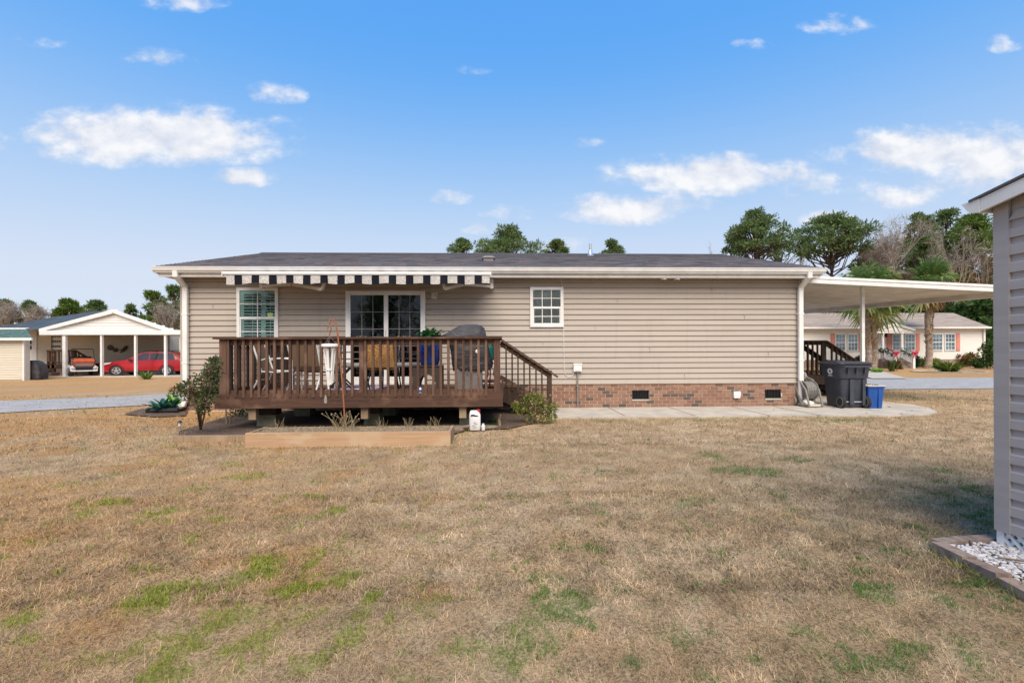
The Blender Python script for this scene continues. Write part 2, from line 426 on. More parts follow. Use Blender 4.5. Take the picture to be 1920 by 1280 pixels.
t.put(b.inputs['Base Color'], t.mix(st_, (.013, .014, .021), tw_)); b.inputs['Roughness'].default_value = .95; b.inputs['Specular IOR Level'].default_value = .1
M['awning'] = am_
M['armor'] = mat('cream enamel', (.62, .55, .45), (.55, .49, .40), 8, .4)
M['shutter'] = mat('white shutter', (.66, .70, .68), (.60, .65, .63), 4, .5)
M['glass2'] = glassmat('clear window glass', (.80, .84, .84), .03)
M['glass'] = glassmat('window glass', (.66, .86, .82), .03)
M['doorglass'] = glassmat('dark door glass', (.30, .33, .33), .0)
M['carglass'] = mat('car glass', (.03, .035, .04), (.05, .055, .06), 2, .05, spec=.9)
M['nglass'] = mat('blue window panes', (.16, .26, .32), (.07, .11, .14), .9, .08, spec=.8)
M['sticker'] = mat('yellow green sticker', (.50, .66, .22), (.46, .60, .20), 9, .6)
M['coral'] = mat('coral shutters', (.66, .26, .20), (.60, .23, .18), 5, .6)
M['jug'] = mat('white jug plastic', (.74, .73, .73), (.64, .63, .63), 7, .4)
M['carred'] = mat('red car paint', (.42, .010, .016), (.36, .008, .013), 1.5, .22, spec=.6)
M['tyre'] = mat('tyre rubber', (.02, .02, .021), (.03, .03, .03), 14, .85)
M['alloy'] = mat('alloy rim', (.60, .60, .62), (.5, .5, .52), 20, .3, metal=.6)
M['lamp'] = mat('headlamp lens', (.75, .76, .78), (.55, .56, .58), 10, .1, spec=.8)
M['orange'] = mat('orange vinyl', (.60, .14, .05), (.52, .11, .04), 6, .5)
M['cartred'] = mat('dark orange body', (.22, .055, .035), (.17, .045, .03), 6, .35)
M['bronze'] = mat('bronze wall art', (.10, .065, .035), (.06, .04, .025), 20, .5)
M['greenroof'] = rndmat('green shingles', [(0, (.05, .095, .085)), (.5, (.075, .13, .11)), (1, (.10, .16, .135))], .9, .002, 40)
M['darkroof'] = rndmat('blue black shingles', [(0, (.035, .05, .062)), (.5, (.05, .068, .085)), (1, (.07, .09, .105))], .9, .002, 40)
M['tanroof'] = rndmat('tan shingles', [(0, (.26, .205, .165)), (.5, (.31, .25, .20)), (1, (.36, .295, .245))], .9, .002, 40)
M['mainroof'] = rndmat('slate shingles', [(0, (.085, .086, .102)), (.35, (.145, .147, .168)), (.6, (.22, .212, .228)), (.8, (.22, .145, .14)), (1, (.32, .21, .18))], .92, .003, 60, noise=.3, nscale=3, nc=(.13, .115, .12))
M['pebble'] = rndmat('white pebbles', [(0, (.42, .385, .36)), (.4, (.60, .565, .54)), (.85, (.72, .69, .67)), (.93, (.62, .46, .38)), (1, (.40, .33, .29))], .6)
M['edging'] = rndmat('weathered brick', [(0, (.22, .15, .115)), (.5, (.29, .205, .16)), (1, (.36, .27, .21))], .9, .004, 30, noise=.7, nscale=18, nc=(.10, .08, .07))
M['bark'] = mat('pine bark', (.10, .07, .05), (.055, .04, .03), 5, .95, (1, 1, .4), .02)
M['greybark'] = mat('grey bark', (.36, .32, .28), (.22, .19, .16), 6, .9, (1, 1, .4), .01)
M['palmbark'] = mat('palm trunk', (.42, .34, .27), (.20, .145, .105), 9, .95, (1, 1, 2.2), .03)
M['boots'] = mat('palm frond bases', (.46, .33, .21), (.20, .115, .065), 10, .95, bmp=.02)
M['stem'] = mat('shrub stems', (.24, .17, .11), (.15, .10, .07), 15, .9)
M['pine'] = leafmat('pine needles', [(0, (.055, .10, .040)), (.45, (.13, .20, .07)), (.8, (.21, .28, .09)), (1, (.28, .33, .12))], .45)
M['pineyellow'] = leafmat('bright pine needles', [(0, (.045, .09, .016)), (.5, (.11, .18, .03)), (1, (.20, .27, .05))], .4)
M['autumn'] = leafmat('autumn leaves', [(0, (.055, .075, .02)), (.35, (.10, .12, .03)), (.6, (.20, .13, .04)), (.8, (.26, .095, .03)), (1, (.16, .06, .03))], .35)
M['broad'] = leafmat('broad green leaves', [(0, (.02, .05, .014)), (.5, (.05, .105, .025)), (1, (.12, .19, .05))], .35)
M['palmleaf'] = leafmat('palm fronds', [(0, (.05, .11, .028)), (.5, (.14, .23, .06)), (.85, (.27, .33, .11)), (1, (.44, .42, .20))], .42)
M['deadleaf'] = leafmat('dead palm fronds', [(0, (.24, .13, .055)), (1, (.40, .25, .12))], .2)
M['twig'] = rndmat('bare twigs', [(0, (.20, .165, .135)), (.5, (.30, .255, .215)), (1, (.42, .365, .31))], .9)
M['twigdark'] = rndmat('brown twigs', [(0, (.11, .085, .07)), (.5, (.17, .13, .105)), (1, (.23, .18, .15))], .9)
M['nandina'] = leafmat('nandina leaves', [(0, (.035, .08, .03)), (.5, (.095, .15, .05)), (.7, (.19, .16, .05)), (.8, (.18, .07, .04)), (1, (.13, .045, .03))], .35)
M['darkshrub'] = leafmat('dark glossy leaves', [(0, (.014, .04, .018)), (.7, (.03, .07, .03)), (1, (.07, .12, .06))], .25, .35)
M['rose'] = leafmat('rose leaves', [(0, (.05, .085, .02)), (.4, (.14, .20, .04)), (.8, (.29, .31, .07)), (1, (.46, .40, .09))], .4)
M['petal'] = leafmat('pink petals', [(0, (.60, .26, .22)), (1, (.75, .45, .38))], .4)
M['aspi'] = leafmat('blue green blades', [(0, (.02, .09, .075)), (1, (.04, .16, .11))], .25, .35)
M['lime'] = leafmat('lime blades', [(0, (.10, .32, .03)), (1, (.22, .45, .05))], .35, .4)
M['lily'] = leafmat('glossy pot plant leaves', [(0, (.018, .07, .024)), (.7, (.05, .14, .05)), (1, (.10, .21, .08))], .3, .3)
M['drygrass'] = leafmat('dry stalks', [(0, (.30, .22, .12)), (1, (.55, .45, .28))], .3)
M['litter'] = leafmat('fallen leaves', [(0, (.10, .055, .03)), (.6, (.22, .12, .06)), (1, (.36, .20, .09))], .2)
M['garland'] = leafmat('garland needles', [(0, (.012, .045, .02)), (1, (.03, .08, .035))], .2)

# ------------------------------------------------------------------ lawn
def gz(x, y):
    x = np.asarray(x, float); y = np.asarray(y, float)
    z = -.14*sstep(y, 11, 24)*sstep(-x, 9, 14)
    amp = sstep(9.0-y, 0, 1.5)*sstep(y+4, 0, 2)*.03
    return z+amp*.45*(fbm(x*.9, y*.9, 3)-.5)*2
PATCH = [(290, 1122, 40, 22, 1), (425, 1165, 60, 22, .9), (500, 1060, 35, 25, .8), (480, 1075, 28, 18, .6), (565, 1105, 40, 18, .9), (595, 1052, 22, 14, .9), (650, 1085, 24, 14, .7), (668, 1190, 36, 38, 1),
         (330, 1225, 75, 30, .85), (455, 1215, 60, 30, .85), (300, 1265, 50, 22, 1), (580, 1245, 36, 24, .95), (1062, 1138, 52, 34, 1), (690, 1128, 20, 12, .8), (735, 1162, 18, 14, .6), (560, 1150, 45, 14, .5),
         (1380, 882, 45, 9, .9), (1440, 884, 40, 8, .75), (1335, 856, 16, 7, .9), (1490, 862, 20, 6, .7), (1130, 884, 30, 8, .6), (1775, 884, 26, 9, .8), (1632, 1114, 35, 14, .95), (1655, 1124, 26, 12, .8), (1505, 1188, 28, 14, .95),
         (1545, 1198, 30, 20, .7), (1690, 1215, 55, 16, .8), (1570, 1225, 60, 25, .6), (1640, 1250, 40, 18, .8), (940, 1218, 28, 18, .6), (960, 1205, 30, 40, .6), (870, 1220, 45, 20, .6), (745, 1235, 25, 14, .7), (30, 1162, 35, 12, .85),
         (45, 1200, 40, 10, .7), (350, 920, 26, 8, .7), (305, 960, 30, 9, .75), (210, 940, 28, 8, .65), (155, 965, 20, 8, .5), (460, 893, 40, 6, .8), (630, 960, 18, 7, .7), (590, 935, 14, 6, .5), (970, 933, 18, 8, .5), (1850, 1050, 60, 40, .35),
         (1800, 950, 60, 40, .42), (1860, 930, 50, 60, .35), (1750, 1000, 50, 25, .3), (1850, 1110, 60, 20, .6), (1780, 1130, 50, 20, .4), (1830, 1230, 80, 40, .35), (1425, 1235, 30, 12, .6), (1180, 1240, 25, 12, .5), (990, 1255, 40, 14, .6),
         (1035, 1258, 40, 14, .5), (800, 832, 30, 4, .6), (600, 834, 60, 4, .5), (860, 810, 25, 4, .6), (1130, 790, 40, 3, .6), (1330, 788, 90, 3, .5), (1560, 788, 90, 4, .6), (160, 770, 60, 5, .3), (440, 800, 50, 8, .35), (1700, 745, 120, 8, .4)]
PG = []
for (px, py, rx, ry, s) in PATCH:
    c = gp(px, py); ex = gp(px+rx, py); ey = gp(px, py-ry)
    PG.append((c.x, c.y, max(abs(ex.x-c.x), .05), max(abs(ey.y-c.y), .05), s))
def lawncol(x, y):
    """tan dormant turf with orange, brown and green patches: colour (n,3) and greenness"""
    x = np.asarray(x, float); y = np.asarray(y, float)
    a = fbm(x*.55+9, y*.55, 21); b = fbm(x*2.1, y*2.1+4, 31); c = fbm(x*7, y*7, 41, 3)
    g = np.zeros_like(x)
    for (cx, cy, rx, ry, s) in PG:
        d = ((x-cx)/rx)**2+((y-cy)/ry)**2
        g = np.maximum(g, s*np.exp(-d*.8))
    gn = fbm(x*16, y*16, 51, 3)
    g = .95*sstep(g*1.15+(gn-.5)*2.2+(b-.5)*.5, .34, .74)*sstep(g, .06, .25)
    g = np.maximum(g, .6*sstep(fbm(x*5+40, y*5, 81, 3)*.6+gn*.4, .615, .70)*sstep(-y, -9.4, -5))
    tan = np.array((.52, .362, .205)); pale = np.array((.66, .50, .325)); brown = np.array((.25, .16, .10)); org = np.array((.55, .31, .125)); grn = np.array((.21, .25, .04)); grn2 = np.array((.085, .165, .05))
    col = tan+(pale-tan)*(.75*sstep(b*.5+fbm(x*6, y*6, 23, 3)*.5, .42, .66))[..., None]
    col = col+(brown-col)*(.42*sstep(c*.75+b*.25, .56, .34))[..., None]
    o = np.clip(sstep(-x, -2.0, 6.0)*.9+sstep(y, 9.5, 16)*.5, 0, .95)*sstep(a*.6+b*.4, .36, .56)
    o = np.maximum(o, .8*sstep(y, 14, 20)*np.ones_like(a))
    col = col+(org-col)*o[..., None]
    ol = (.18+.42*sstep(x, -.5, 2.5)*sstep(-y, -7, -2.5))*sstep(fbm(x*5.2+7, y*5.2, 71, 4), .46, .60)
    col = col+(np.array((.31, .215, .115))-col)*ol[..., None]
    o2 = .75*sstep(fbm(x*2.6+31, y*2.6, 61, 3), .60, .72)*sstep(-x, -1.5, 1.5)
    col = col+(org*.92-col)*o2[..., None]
    shade = .22*sstep(x, .5, 3.2)*sstep(-y, -6, -2.5)  # shed's shade painted into the turf colour at near right
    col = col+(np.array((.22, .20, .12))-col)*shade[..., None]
    gg = grn+(grn2-grn)*sstep(x, -1.0, .8)[..., None]
    return col, g, gg
def axis_grid(lo, hi, d, far_lo, far_hi, grow=1.22):
    c = list(np.arange(lo, hi+1e-6, d)); s = d; v = hi
    while v < far_hi: s *= grow; v += s; c.append(v)
    s = d; v = lo; pre = []
    while v > far_lo: s *= grow; v -= s; pre.append(v)
    return np.array(pre[::-1]+c)
gx = axis_grid(-11, 10, .11, -700, 700); gy = axis_grid(1.0, 10, .09, -200, 1200)
X, Y = np.meshgrid(gx, gy); Z = gz(X, Y)
me = bpy.data.meshes.new('lawn'); nx, ny = len(gx), len(gy)
V = np.stack([X, Y, Z], -1).reshape(-1, 3)
me.vertices.add(nx*ny); me.vertices.foreach_set('co', V.astype(np.float32).ravel())
ii = (np.arange(ny-1)[:, None]*nx+np.arange(nx-1)[None, :]).ravel()
fi = np.stack([ii, ii+1, ii+nx+1, ii+nx], -1)
me.loops.add(fi.size); me.loops.foreach_set('vertex_index', fi.astype(np.int32).ravel())
me.polygons.add(len(fi)); me.polygons.foreach_set('loop_start', (np.arange(len(fi))*4).astype(np.int32))
me.update(calc_edges=True)
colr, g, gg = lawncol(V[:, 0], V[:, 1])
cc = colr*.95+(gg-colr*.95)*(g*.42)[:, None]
at_ = me.color_attributes.new('col', 'FLOAT_COLOR', 'POINT')
at_.data.foreach_set('color', np.concatenate([cc, np.ones((len(cc), 1))], 1).astype(np.float32).ravel())
me.polygons.foreach_set('use_smooth', np.ones(len(fi), bool))
lm, t, b = newmat('dormant lawn')
base = t.attr('col', 'Color')
n_f = t.noise(t.pos(), 55, 6, .7); n_m = t.noise(t.pos(), 9, 6, .65)
c = t.mix(t.step(n_f, .34, .6), t.mix(.62, base, (.12, .076, .045), 'MIX'), base)
c = t.mix(t.m('MULTIPLY', t.step(n_m, .50, .72), .45), c, (.46, .36, .22))
c = t.mix(t.m('MULTIPLY', t.step(t.noise(t.pos(), 3.3, 5), .55, .7), .30), c, (.23, .16, .075))
t.put(b.inputs['Base Color'], c); b.inputs['Roughness'].default_value = .95; b.inputs['Specular IOR Level'].default_value = .1
bump(t, b, t.m('ADD', n_f, n_m), .02, .8)
me.materials.append(lm)
lawn = bpy.data.objects.new('ground', me); COL.objects.link(lawn); lawn['kind'] = 'structure'

# grass blades: lying, curled dormant turf, denser near the camera
def blades(n, ylo, yhi, L, Wd, two):
    y = ylo+(yhi-ylo)*NP.random(n); xl = -(y*1.16+.7); xr = y*1.16+.9
    x = xl+(xr-xl)*NP.random(n)
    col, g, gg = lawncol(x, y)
    tuft = fbm(x*6, y*6, 77, 2)
    keep = (NP.random(n) < .62+.6*sstep(tuft, .3, .6)) & ~in_beds(x, y)
    x, y, col, g, gg = x[keep], y[keep], col[keep], g[keep], gg[keep]; n = len(x)
    isg = NP.random(n) < g*1.05+.025
    az_ = NP.random(n)*2*pi; el = np.where(isg, rad(25)+rad(50)*NP.random(n), rad(1)+rad(48)*NP.random(n)**1.7)
    l = L*(.5+NP.random(n))*np.where(isg, .75, 1); wd = Wd*(.7+.6*NP.random(n))*np.where(isg, 1.1, 1)
    D = np.stack([np.cos(az_)*np.cos(el), np.sin(az_)*np.cos(el), np.sin(el)], -1)
    S = np.stack([-np.sin(az_), np.cos(az_), np.zeros(n)], -1)
    curl = NP.normal(size=(n, 3))*.6; curl[:, 2] -= .3
    B = np.stack([x, y, gz(x, y)-.004], -1)
    mid = B+D*l[:, None]*.55; tip = mid+(D+curl)*l[:, None]*.5
    tip[:, 2] = np.maximum(tip[:, 2], B[:, 2]+.006)
    lum = (.50+.86*NP.random(n))*(.12+1.62*fbm(x*9+3, y*9, 91, 3))*1.03; warm = NP.random(n)
    cl_ = col*lum[:, None]; pale = np.array((.58, .47, .32))
    cl_ = np.where((warm > .70)[:, None], cl_*.5+pale*.5, cl_); cl_ = np.where((warm < .22)[:, None], cl_*.48, cl_)
    cl_ = np.where(isg[:, None], gg*(.55+1.0*NP.random(n))[:, None]+np.array((.06, .05, .0))*NP.random(n)[:, None], cl_)
    w2 = S*(wd/2)[:, None]
    if two: v = np.stack([B-w2, B+w2, mid+w2*.9, mid-w2*.9, tip], 1); k = 5
    else: v = np.stack([B-w2, B+w2, tip], 1); k = 3
    return v.reshape(-1, 3), np.repeat(cl_, k, 0), n, k
# ------------------------------------------------------------------ roads, walk, beds
D = 10.2
XL = ax(340, D, 700); XR = ax(1504, D, 700)
SC0 = RGT*2.985+FWD*2.95                       # far corner of the shed
SA = math.atan2(-(RGT*.127-FWD).x, -(RGT*.127-FWD).y)   # shed wall heading
SDIR = (RGT*.127-FWD).normalized(); SNRM = Vector((-SDIR.y*1, SDIR.x, 0))
if SNRM.x > 0: SNRM = -SNRM                   # towards the lawn
PLX0, PLX1 = ax(456, 6.32, 832), ax(844, 6.32, 828)
def in_beds(x, y):
    r = (x > PLX0) & (x < PLX1) & (y > 6.3) & (y < 9)
    r |= (x > ax(330, 6.7, 815)) & (x < PLX0+.1) & (y > 6.75) & (y < 9)
    r |= (y > 8.95) & (x > .75) & (x < 8.6)
    r |= (y > 7.6) & (x > -4.8) & (x < .7)
    dx = x-SC0.x; dyy = y-SC0.y
    u = dx*SDIR.x+dyy*SDIR.y; v = dx*SNRM.x+dyy*SNRM.y
    r |= (u > -.02) & (v < .45)
    return r
def sheet(name, pts, m, dz=.004, kind='structure', res=None):
    mb = MB(); mb.poly([(p[0], p[1], float(gz(p[0], p[1]))+dz) for p in pts]); return struct(name, mb, m, kind=kind)
def ribbon(name, A, B, m, dz):
    """road strip between two edge polylines of equal length, laid on the ground"""
    mb = MB()
    for i in range(len(A)-1):
        for k in range(6):
            s, e = k/6, (k+1)/6
            def L(p, q, t): return (p[0]+(q[0]-p[0])*t, p[1]+(q[1]-p[1])*t)
            a0, a1 = L(A[i], B[i], s), L(A[i], B[i], e); b0, b1 = L(A[i+1], B[i+1], s), L(A[i+1], B[i+1], e)
            mb.quad(*[(q[0], q[1], float(gz(*q))+dz) for q in (a0, a1, b1, b0)])
    return struct(name, mb, m)
# side street left of the house: near edge / far edge picked on the ground, then it bends away behind the house
nr = [(-30, -6), (-18, 3.6)]; fr = [(-32, -3.5), (-20.5, 5.9)]
for (a, b_) in (((0, 775), (0, 752)), ((120, 768), (120, 748)), ((240, 762), (240, 743)), ((335, 757), (335, 737))):
    p = gp(*a); q = gp(*b_); nr.append((p.x, p.y)); fr.append((q.x, q.y))
nr += [(-7.95, 16), (-7.9, 40)]; fr += [(-10.6, 19), (-11.0, 40)]
ribbon('side_street', nr, fr, M['asphalt'], .016)
# street on the far right
A = [(x, gp(1700, 730).y+(.02*(x-14))) for x in (7.6, 10, 14, 20, 30, 60)]
B = [(x, gp(1700, 709.5).y+(.03*(x-14))) for x in (7.6, 10, 14, 20, 30, 60)]
ribbon('street', A, B, M['asphalt'], .016)
# neighbour's drive joining the street
dq = [gp(*q) for q in ((1635, 711), (1700, 711), (1655, 697), (1590, 697))]
mb = MB(); mb.poly([(p.x, p.y, .045) for p in dq]); struct('concrete_drive', mb, M['concrete'])
# concrete walk along the wall, rounded end beyond the bins
front = [gp(*q) for q in ((1035, 785), (1250, 783), (1500, 781), (1640, 781), (1715, 780), (1745, 778), (1757, 774), (1745, 768), (1715, 761), (1675, 757))]
pts = [(p.x, p.y) for p in front]+[(8.6, 11.6), (8.4, 17.5), (XR, 17.5), (XR, D-.02), (pts0 := (.55, D-.02))]
pts = [p for p in pts]
walk = MB(); n = len(pts)
walk.add([(x, y, .03) for x, y in pts]+[(x, y, -.1) for x, y in pts], [tuple(range(n))]+[(i, n+i, n+(i+1) % n, (i+1) % n) for i in range(n)])
struct('concrete_walk', walk, M['concrete'])
jm = MB()
for px in (1142, 1266, 1398, 1488):
    p0 = gp(px, 767); p1 = gp(px+30, 783)
    xx = (p0.x+p1.x)/2; jm.box(xx-.006, xx+.006, p1.y+.03, D-.06, .028, .0335)
struct('walk_joints', jm, M['mulch'])
# mulch under the deck and round the shrubs
sheet('mulch_bed', [(ax(330, 6.78, 815), 6.85), (PLX0+.05, 6.85), (PLX0+.05, 7.12), (PLX1, 7.12), (PLX1+.15, 7.45), (.2, 7.55), (.72, 8.2), (.72, D-.05), (-5.2, D-.05), (-5.0, 8.6), (-4.9, 7.6)], M['mulch'], .02)
q = [gp(*v) for v in ((232, 778), (262, 768), (335, 764), (352, 772), (348, 781), (290, 783))]
sheet('mulch_patch', [(p.x, p.y) for p in q], M['mulch'], .02)

# ------------------------------------------------------------------ grass
parts_v, parts_c, tri = [], [], []
off = 0
loops = []; starts = []; ls = 0
for (n, ylo, yhi, L, Wd, two) in ((230000, .9, 2.6, .038, .0019, 1), (240000, 2.4, 4.2, .040, .0030, 1), (180000, 4.0, 6.4, .044, .0050, 0), (120000, 6.2, 9.2, .048, .0085, 0), (50000, 9.0, 14.5, .055, .014, 0)):
    v, c, nb, k = blades(n, ylo, yhi, L, Wd, two)
    parts_v.append(v); parts_c.append(c)
    base = off+np.arange(nb)*k
    if k == 5:
        qd = np.stack([base, base+1, base+2, base+3], -1); tr = np.stack([base+3, base+2, base+4], -1)
        loops.append(np.concatenate([qd, tr], 1).ravel()); s = ls+np.arange(nb)*7
        starts.append(np.stack([s, s+4], -1).ravel()); ls += nb*7
    else:
        loops.append(np.stack([base, base+1, base+2], -1).ravel()); starts.append(ls+np.arange(nb)*3); ls += nb*3
    off += nb*k
V = np.concatenate(parts_v); C = np.concatenate(parts_c); LI = np.concatenate(loops); ST = np.concatenate(starts)
me = bpy.data.meshes.new('grass'); me.vertices.add(len(V)); me.vertices.foreach_set('co', V.astype(np.float32).ravel())
me.loops.add(len(LI)); me.loops.foreach_set('vertex_index', LI.astype(np.int32))
me.polygons.add(len(ST)); me.polygons.foreach_set('loop_start', ST.astype(np.int32)); me.update(calc_edges=True)
a = me.color_attributes.new('col', 'FLOAT_COLOR', 'POINT'); a.data.foreach_set('color', np.concatenate([C, np.ones((len(C), 1))], 1).astype(np.float32).ravel())
gm, t, b = newmat('grass blades'); cl_ = t.attr('col', 'Color'); t.put(b.inputs['Base Color'], cl_)
b.inputs['Roughness'].default_value = .8; b.inputs['Specular IOR Level'].default_value = .15
tr = t.new('ShaderNodeBsdfTranslucent'); t.put(tr.inputs[0], cl_); mx = t.new('ShaderNodeMixShader'); mx.inputs[0].default_value = .25
t.l.new(b.outputs[0], mx.inputs[1]); t.l.new(tr.outputs[0], mx.inputs[2]); t.l.new(mx.outputs[0], t.n['Material Output'].inputs[0])
me.materials.append(gm); go = bpy.data.objects.new('grass', me); COL.objects.link(go)
props(go, 'dormant tan lawn grass with small green patches', 'grass', kind='stuff')
# scattered dead leaves on the lawn
lf = MB()
def scatter(n, x0, x1, y0, y1, s):
    for _ in range(n):
        x, y = RNG.uniform(x0, x1), RNG.uniform(y0, y1); z = float(gz(x, y))+.03+RNG.random()*.02
        a = RNG.random()*6.28; s1 = s*RNG.uniform(.5, 1.1); u = Vector((math.cos(a), math.sin(a), RNG.uniform(-.2, .3)))*s1; v = Vector((-math.sin(a), math.cos(a), RNG.uniform(-.3, .3)))*s1*.5
        c = Vector((x, y, z)); lf.quad(c-u, c-v, c+u, c+v)
scatter(90, 5.5, 13, 8.3, 11.5, .05); scatter(60, 10, 16, 9, 14.5, .06); scatter(50, -6.2, -4.6, 6.8, 9.5, .04); scatter(40, -1.2, .9, 7.2, 8.2, .04); scatter(36, -4, 4, 2.2, 7, .03)
lo_ = solo('fallen_leaves', lf, M['litter'], 'scattered brown leaves lying on the lawn', 'leaves', kind='stuff')

# ------------------------------------------------------------------ THE HOUSE
house = thing('mobile_home', 'beige vinyl sided mobile home with brick skirting and dark shingle roof', 'house', (0, D, 0))
Zs = az(719, D, 1250); Zt = az(523, D); Zf0 = az(520, 9.88); Zg1 = az(501.5, 9.80); Zg0 = az(511.5, 9.76)
DB = 8.0
def siding(mb, x0, x1, z0, z1, y, pitch, lap=.013, dutch=False):
    z = z0; k = 0
    while z < z1-1e-4:
        zt = min(z+pitch, z1)
        if dutch:
            zm = z+(zt-z)*.48
            mb.quad((x0, y-lap, z), (x1, y-lap, z), (x1, y-lap, zm), (x0, y-lap, zm)); mb.quad((x0, y-lap, zm), (x1, y-lap, zm), (x1, y-.004, zm+.012), (x0, y-.004, zm+.012))
            mb.quad((x0, y-.004, zm+.012), (x1, y-.004, zm+.012), (x1, y-.001, zt), (x0, y-.001, zt))
        else:
            e_ = pitch*.09
            mb.quad((x0, y-lap, z+.004), (x1, y-lap, z+.004), (x1, y-.003, zt-e_), (x0, y-.003, zt-e_)); mb.quad((x0, y-.003, zt-e_), (x1, y-.003, zt-e_), (x1, y+lap*.5, zt), (x0, y+lap*.5, zt))
            mb.quad((x0, y-lap+.003, z), (x1, y-lap+.003, z), (x1, y-lap, z+.004), (x0, y-lap, z+.004))
        mb.quad((x0, y+lap*.5, z-.001), (x1, y+lap*.5, z-.001), (x1, y-lap+.003, z), (x0, y-lap+.003, z)); z = zt; k += 1
mb = MB(); siding(mb, XL+.09, XR-.09, Zs, Zt, D-.004, .1143, .022)
mb.box(XL+.02, XR-.02, D+.012, D+DB, Zs, Zt+.02)
mb.prism([(D+.02, Zt), (D+DB/2, Zt+1.1), (D+DB-.02, Zt)], 'x', XL+.03, XR-.03)
# short butt seams where siding lengths overlap
for (px, py) in ((1157, 566), (1334, 552), (1018, 645), (1218, 660), (1116, 620), (1395, 600), (1440, 668), (1283, 705), (880, 560), (400, 580)):
    x = ax(px, D, py); k = round((az(py, D, px)-Zs)/.1143); mb.box(x-.0035, x+.0035, D-.0285, D-.018, Zs+k*.1143+.006, Zs+(k+1)*.1143-.004)
part('siding_wall', mb, M['siding'], house)
mb = MB(); mb.box(XL, XL+.09, D-.03, D+.09, Zs-.01, Zt); part('corner_trim', mb, M['siding'], house)
mb = MB(); mb.box(XR-.09, XR, D-.03, D+.09, Zs-.01, Zt); part('corner_trim', mb, M['siding'], house)
# brick skirting, laid brick by brick
mb = MB(); bh = .0668; rows = int(round(Zs/bh)); bh = (Zs-.028)/7
vents = [(ax(1185, D, 740), ax(1217, D, 740)), (ax(1434, D, 740), ax(1464.5, D, 740))]
vz = (az(748, D, 1200), az(731.5, D, 1200))
for k in range(7):
    z0 = .028+k*bh; x = XL+.02-(.1 if k % 2 else 0)
    while x < XR-.02:
        x0 = max(x, XL+.02)+.005; x1 = min(x+.1755, XR-.02)-.006
        if x1-x0 > .03:
            segs = [(x0, x1)]
            if z0+bh > vz[0]+.01 and z0 < vz[1]-.01:
                for (a, b_) in vents:
                    segs = [s for (p, q_) in segs for s in ((p, min(q_, a-.004)), (max(p, b_+.004), q_)) if s[1]-s[0] > .02]
            for (p, q_) in segs: mb.box(p, q_, D-.006-RNG.random()*.003, D+.05, z0+.0055, z0+bh-.0055)
        x += .1755
br = part('brick_skirting', mb, M['brick'], house)
mb = MB()
for (a, b_) in ((XL+.02, vents[0][0]), (vents[0][1], vents[1][0]), (vents[1][1], XR-.02)): mb.box(a, b_, D, D+.08, -.1, Zs)
for (a, b_) in vents: mb.box(a, b_, D, D+.08, -.1, vz[0]); mb.box(a, b_, D, D+.08, vz[1], Zs)
for xx in (XL+.02, XR-.1): mb.box(xx, xx+.08, D+.08, D+DB, -.1, Zs)
part('mortar', mb, M['mortar'], br)
for (a, b_) in vents:
    mb = MB(); mb.box(a, b_, D+.05, D+.07, vz[0], vz[1])
    for i in range(11): xx = a+.012+i*(b_-a-.024)/10; mb.box(xx-.005, xx+.005, D+.004, D+.03, vz[0]+.008, vz[1]-.008)
    mb.box(a, b_, D-.004, D+.03, vz[1]-.012, vz[1]); mb.box(a, b_, D-.004, D+.03, vz[0], vz[0]+.01)
    v_ = part('foundation_vent', mb, M['blackmetal'], house)
    mb = MB(); mb.box(a-.002, b_+.002, D-.02, D+.002, vz[0]-.035, vz[0]-.003); part('vent_sill', mb, M['concrete'], v_)
# roof: gable with the ridge along x, shingles course by course on the near slope
EX0, EX1 = ax(292, 9.84, 502), ax(1543, 9.84, 503); YE = 9.84; YR = 14.2; ZE = Zg1+.015; ZR = az(476.5, 14.2, 940)
mb = MB(); sl = Vector((0, YR-YE, ZR-ZE)); SL = sl.length; sl.normalize(); nrm = Vector((0, -sl.z, sl.y))
nc = 32; cd = SL/nc
for k in range(nc):
    x = EX0-(.15 if k % 2 else 0)-RNG.random()*.1; p0 = Vector((0, YE, ZE))+sl*(k*cd); p1 = p0+sl*cd
    while x < EX1:
        wd = RNG.choice((.16, .22, .3, .38)); x0, x1 = max(x, EX0), min(x+wd, EX1)
        if x1 > x0:
            a = p0+nrm*(.010+RNG.choice((0, 0, .003))); c_ = p1+nrm*.003
            mb.quad((x0, a.y, a.z), (x1, a.y, a.z), (x1, c_.y, c_.z), (x0, c_.y, c_.z))
            mb.quad((x0, p0.y, p0.z), (x1, p0.y, p0.z), (x1, a.y, a.z), (x0, a.y, a.z), .1)
        x += wd
yb = YR+(YR-YE)
mb.add([(EX0, YE, ZE), (EX1, YE, ZE), (EX1, YR, ZR), (EX0, YR, ZR), (EX1, yb, ZE), (EX0, yb, ZE)], [(3, 2, 4, 5)], .3)
mb.add([(EX0, YE, ZE-.012), (EX1, YE, ZE-.012), (EX1, YR, ZR-.012), (EX0, YR, ZR-.012), (EX1, yb, ZE-.012), (EX0, yb, ZE-.012)], [(0, 1, 2, 3), (3, 2, 4, 5)], .3)
mb.add([(EX0-.01, YR-.14, ZR-.02), (EX1+.01, YR-.14, ZR-.02), (EX1+.01, YR, ZR+.03), (EX0-.01, YR, ZR+.03), (EX1+.01, YR+.14, ZR-.02), (EX0-.01, YR+.14, ZR-.02)], [(0, 1, 2, 3), (3, 2, 4, 5)], .05)
roof = part('roof', mb, M['mainroof'], house)
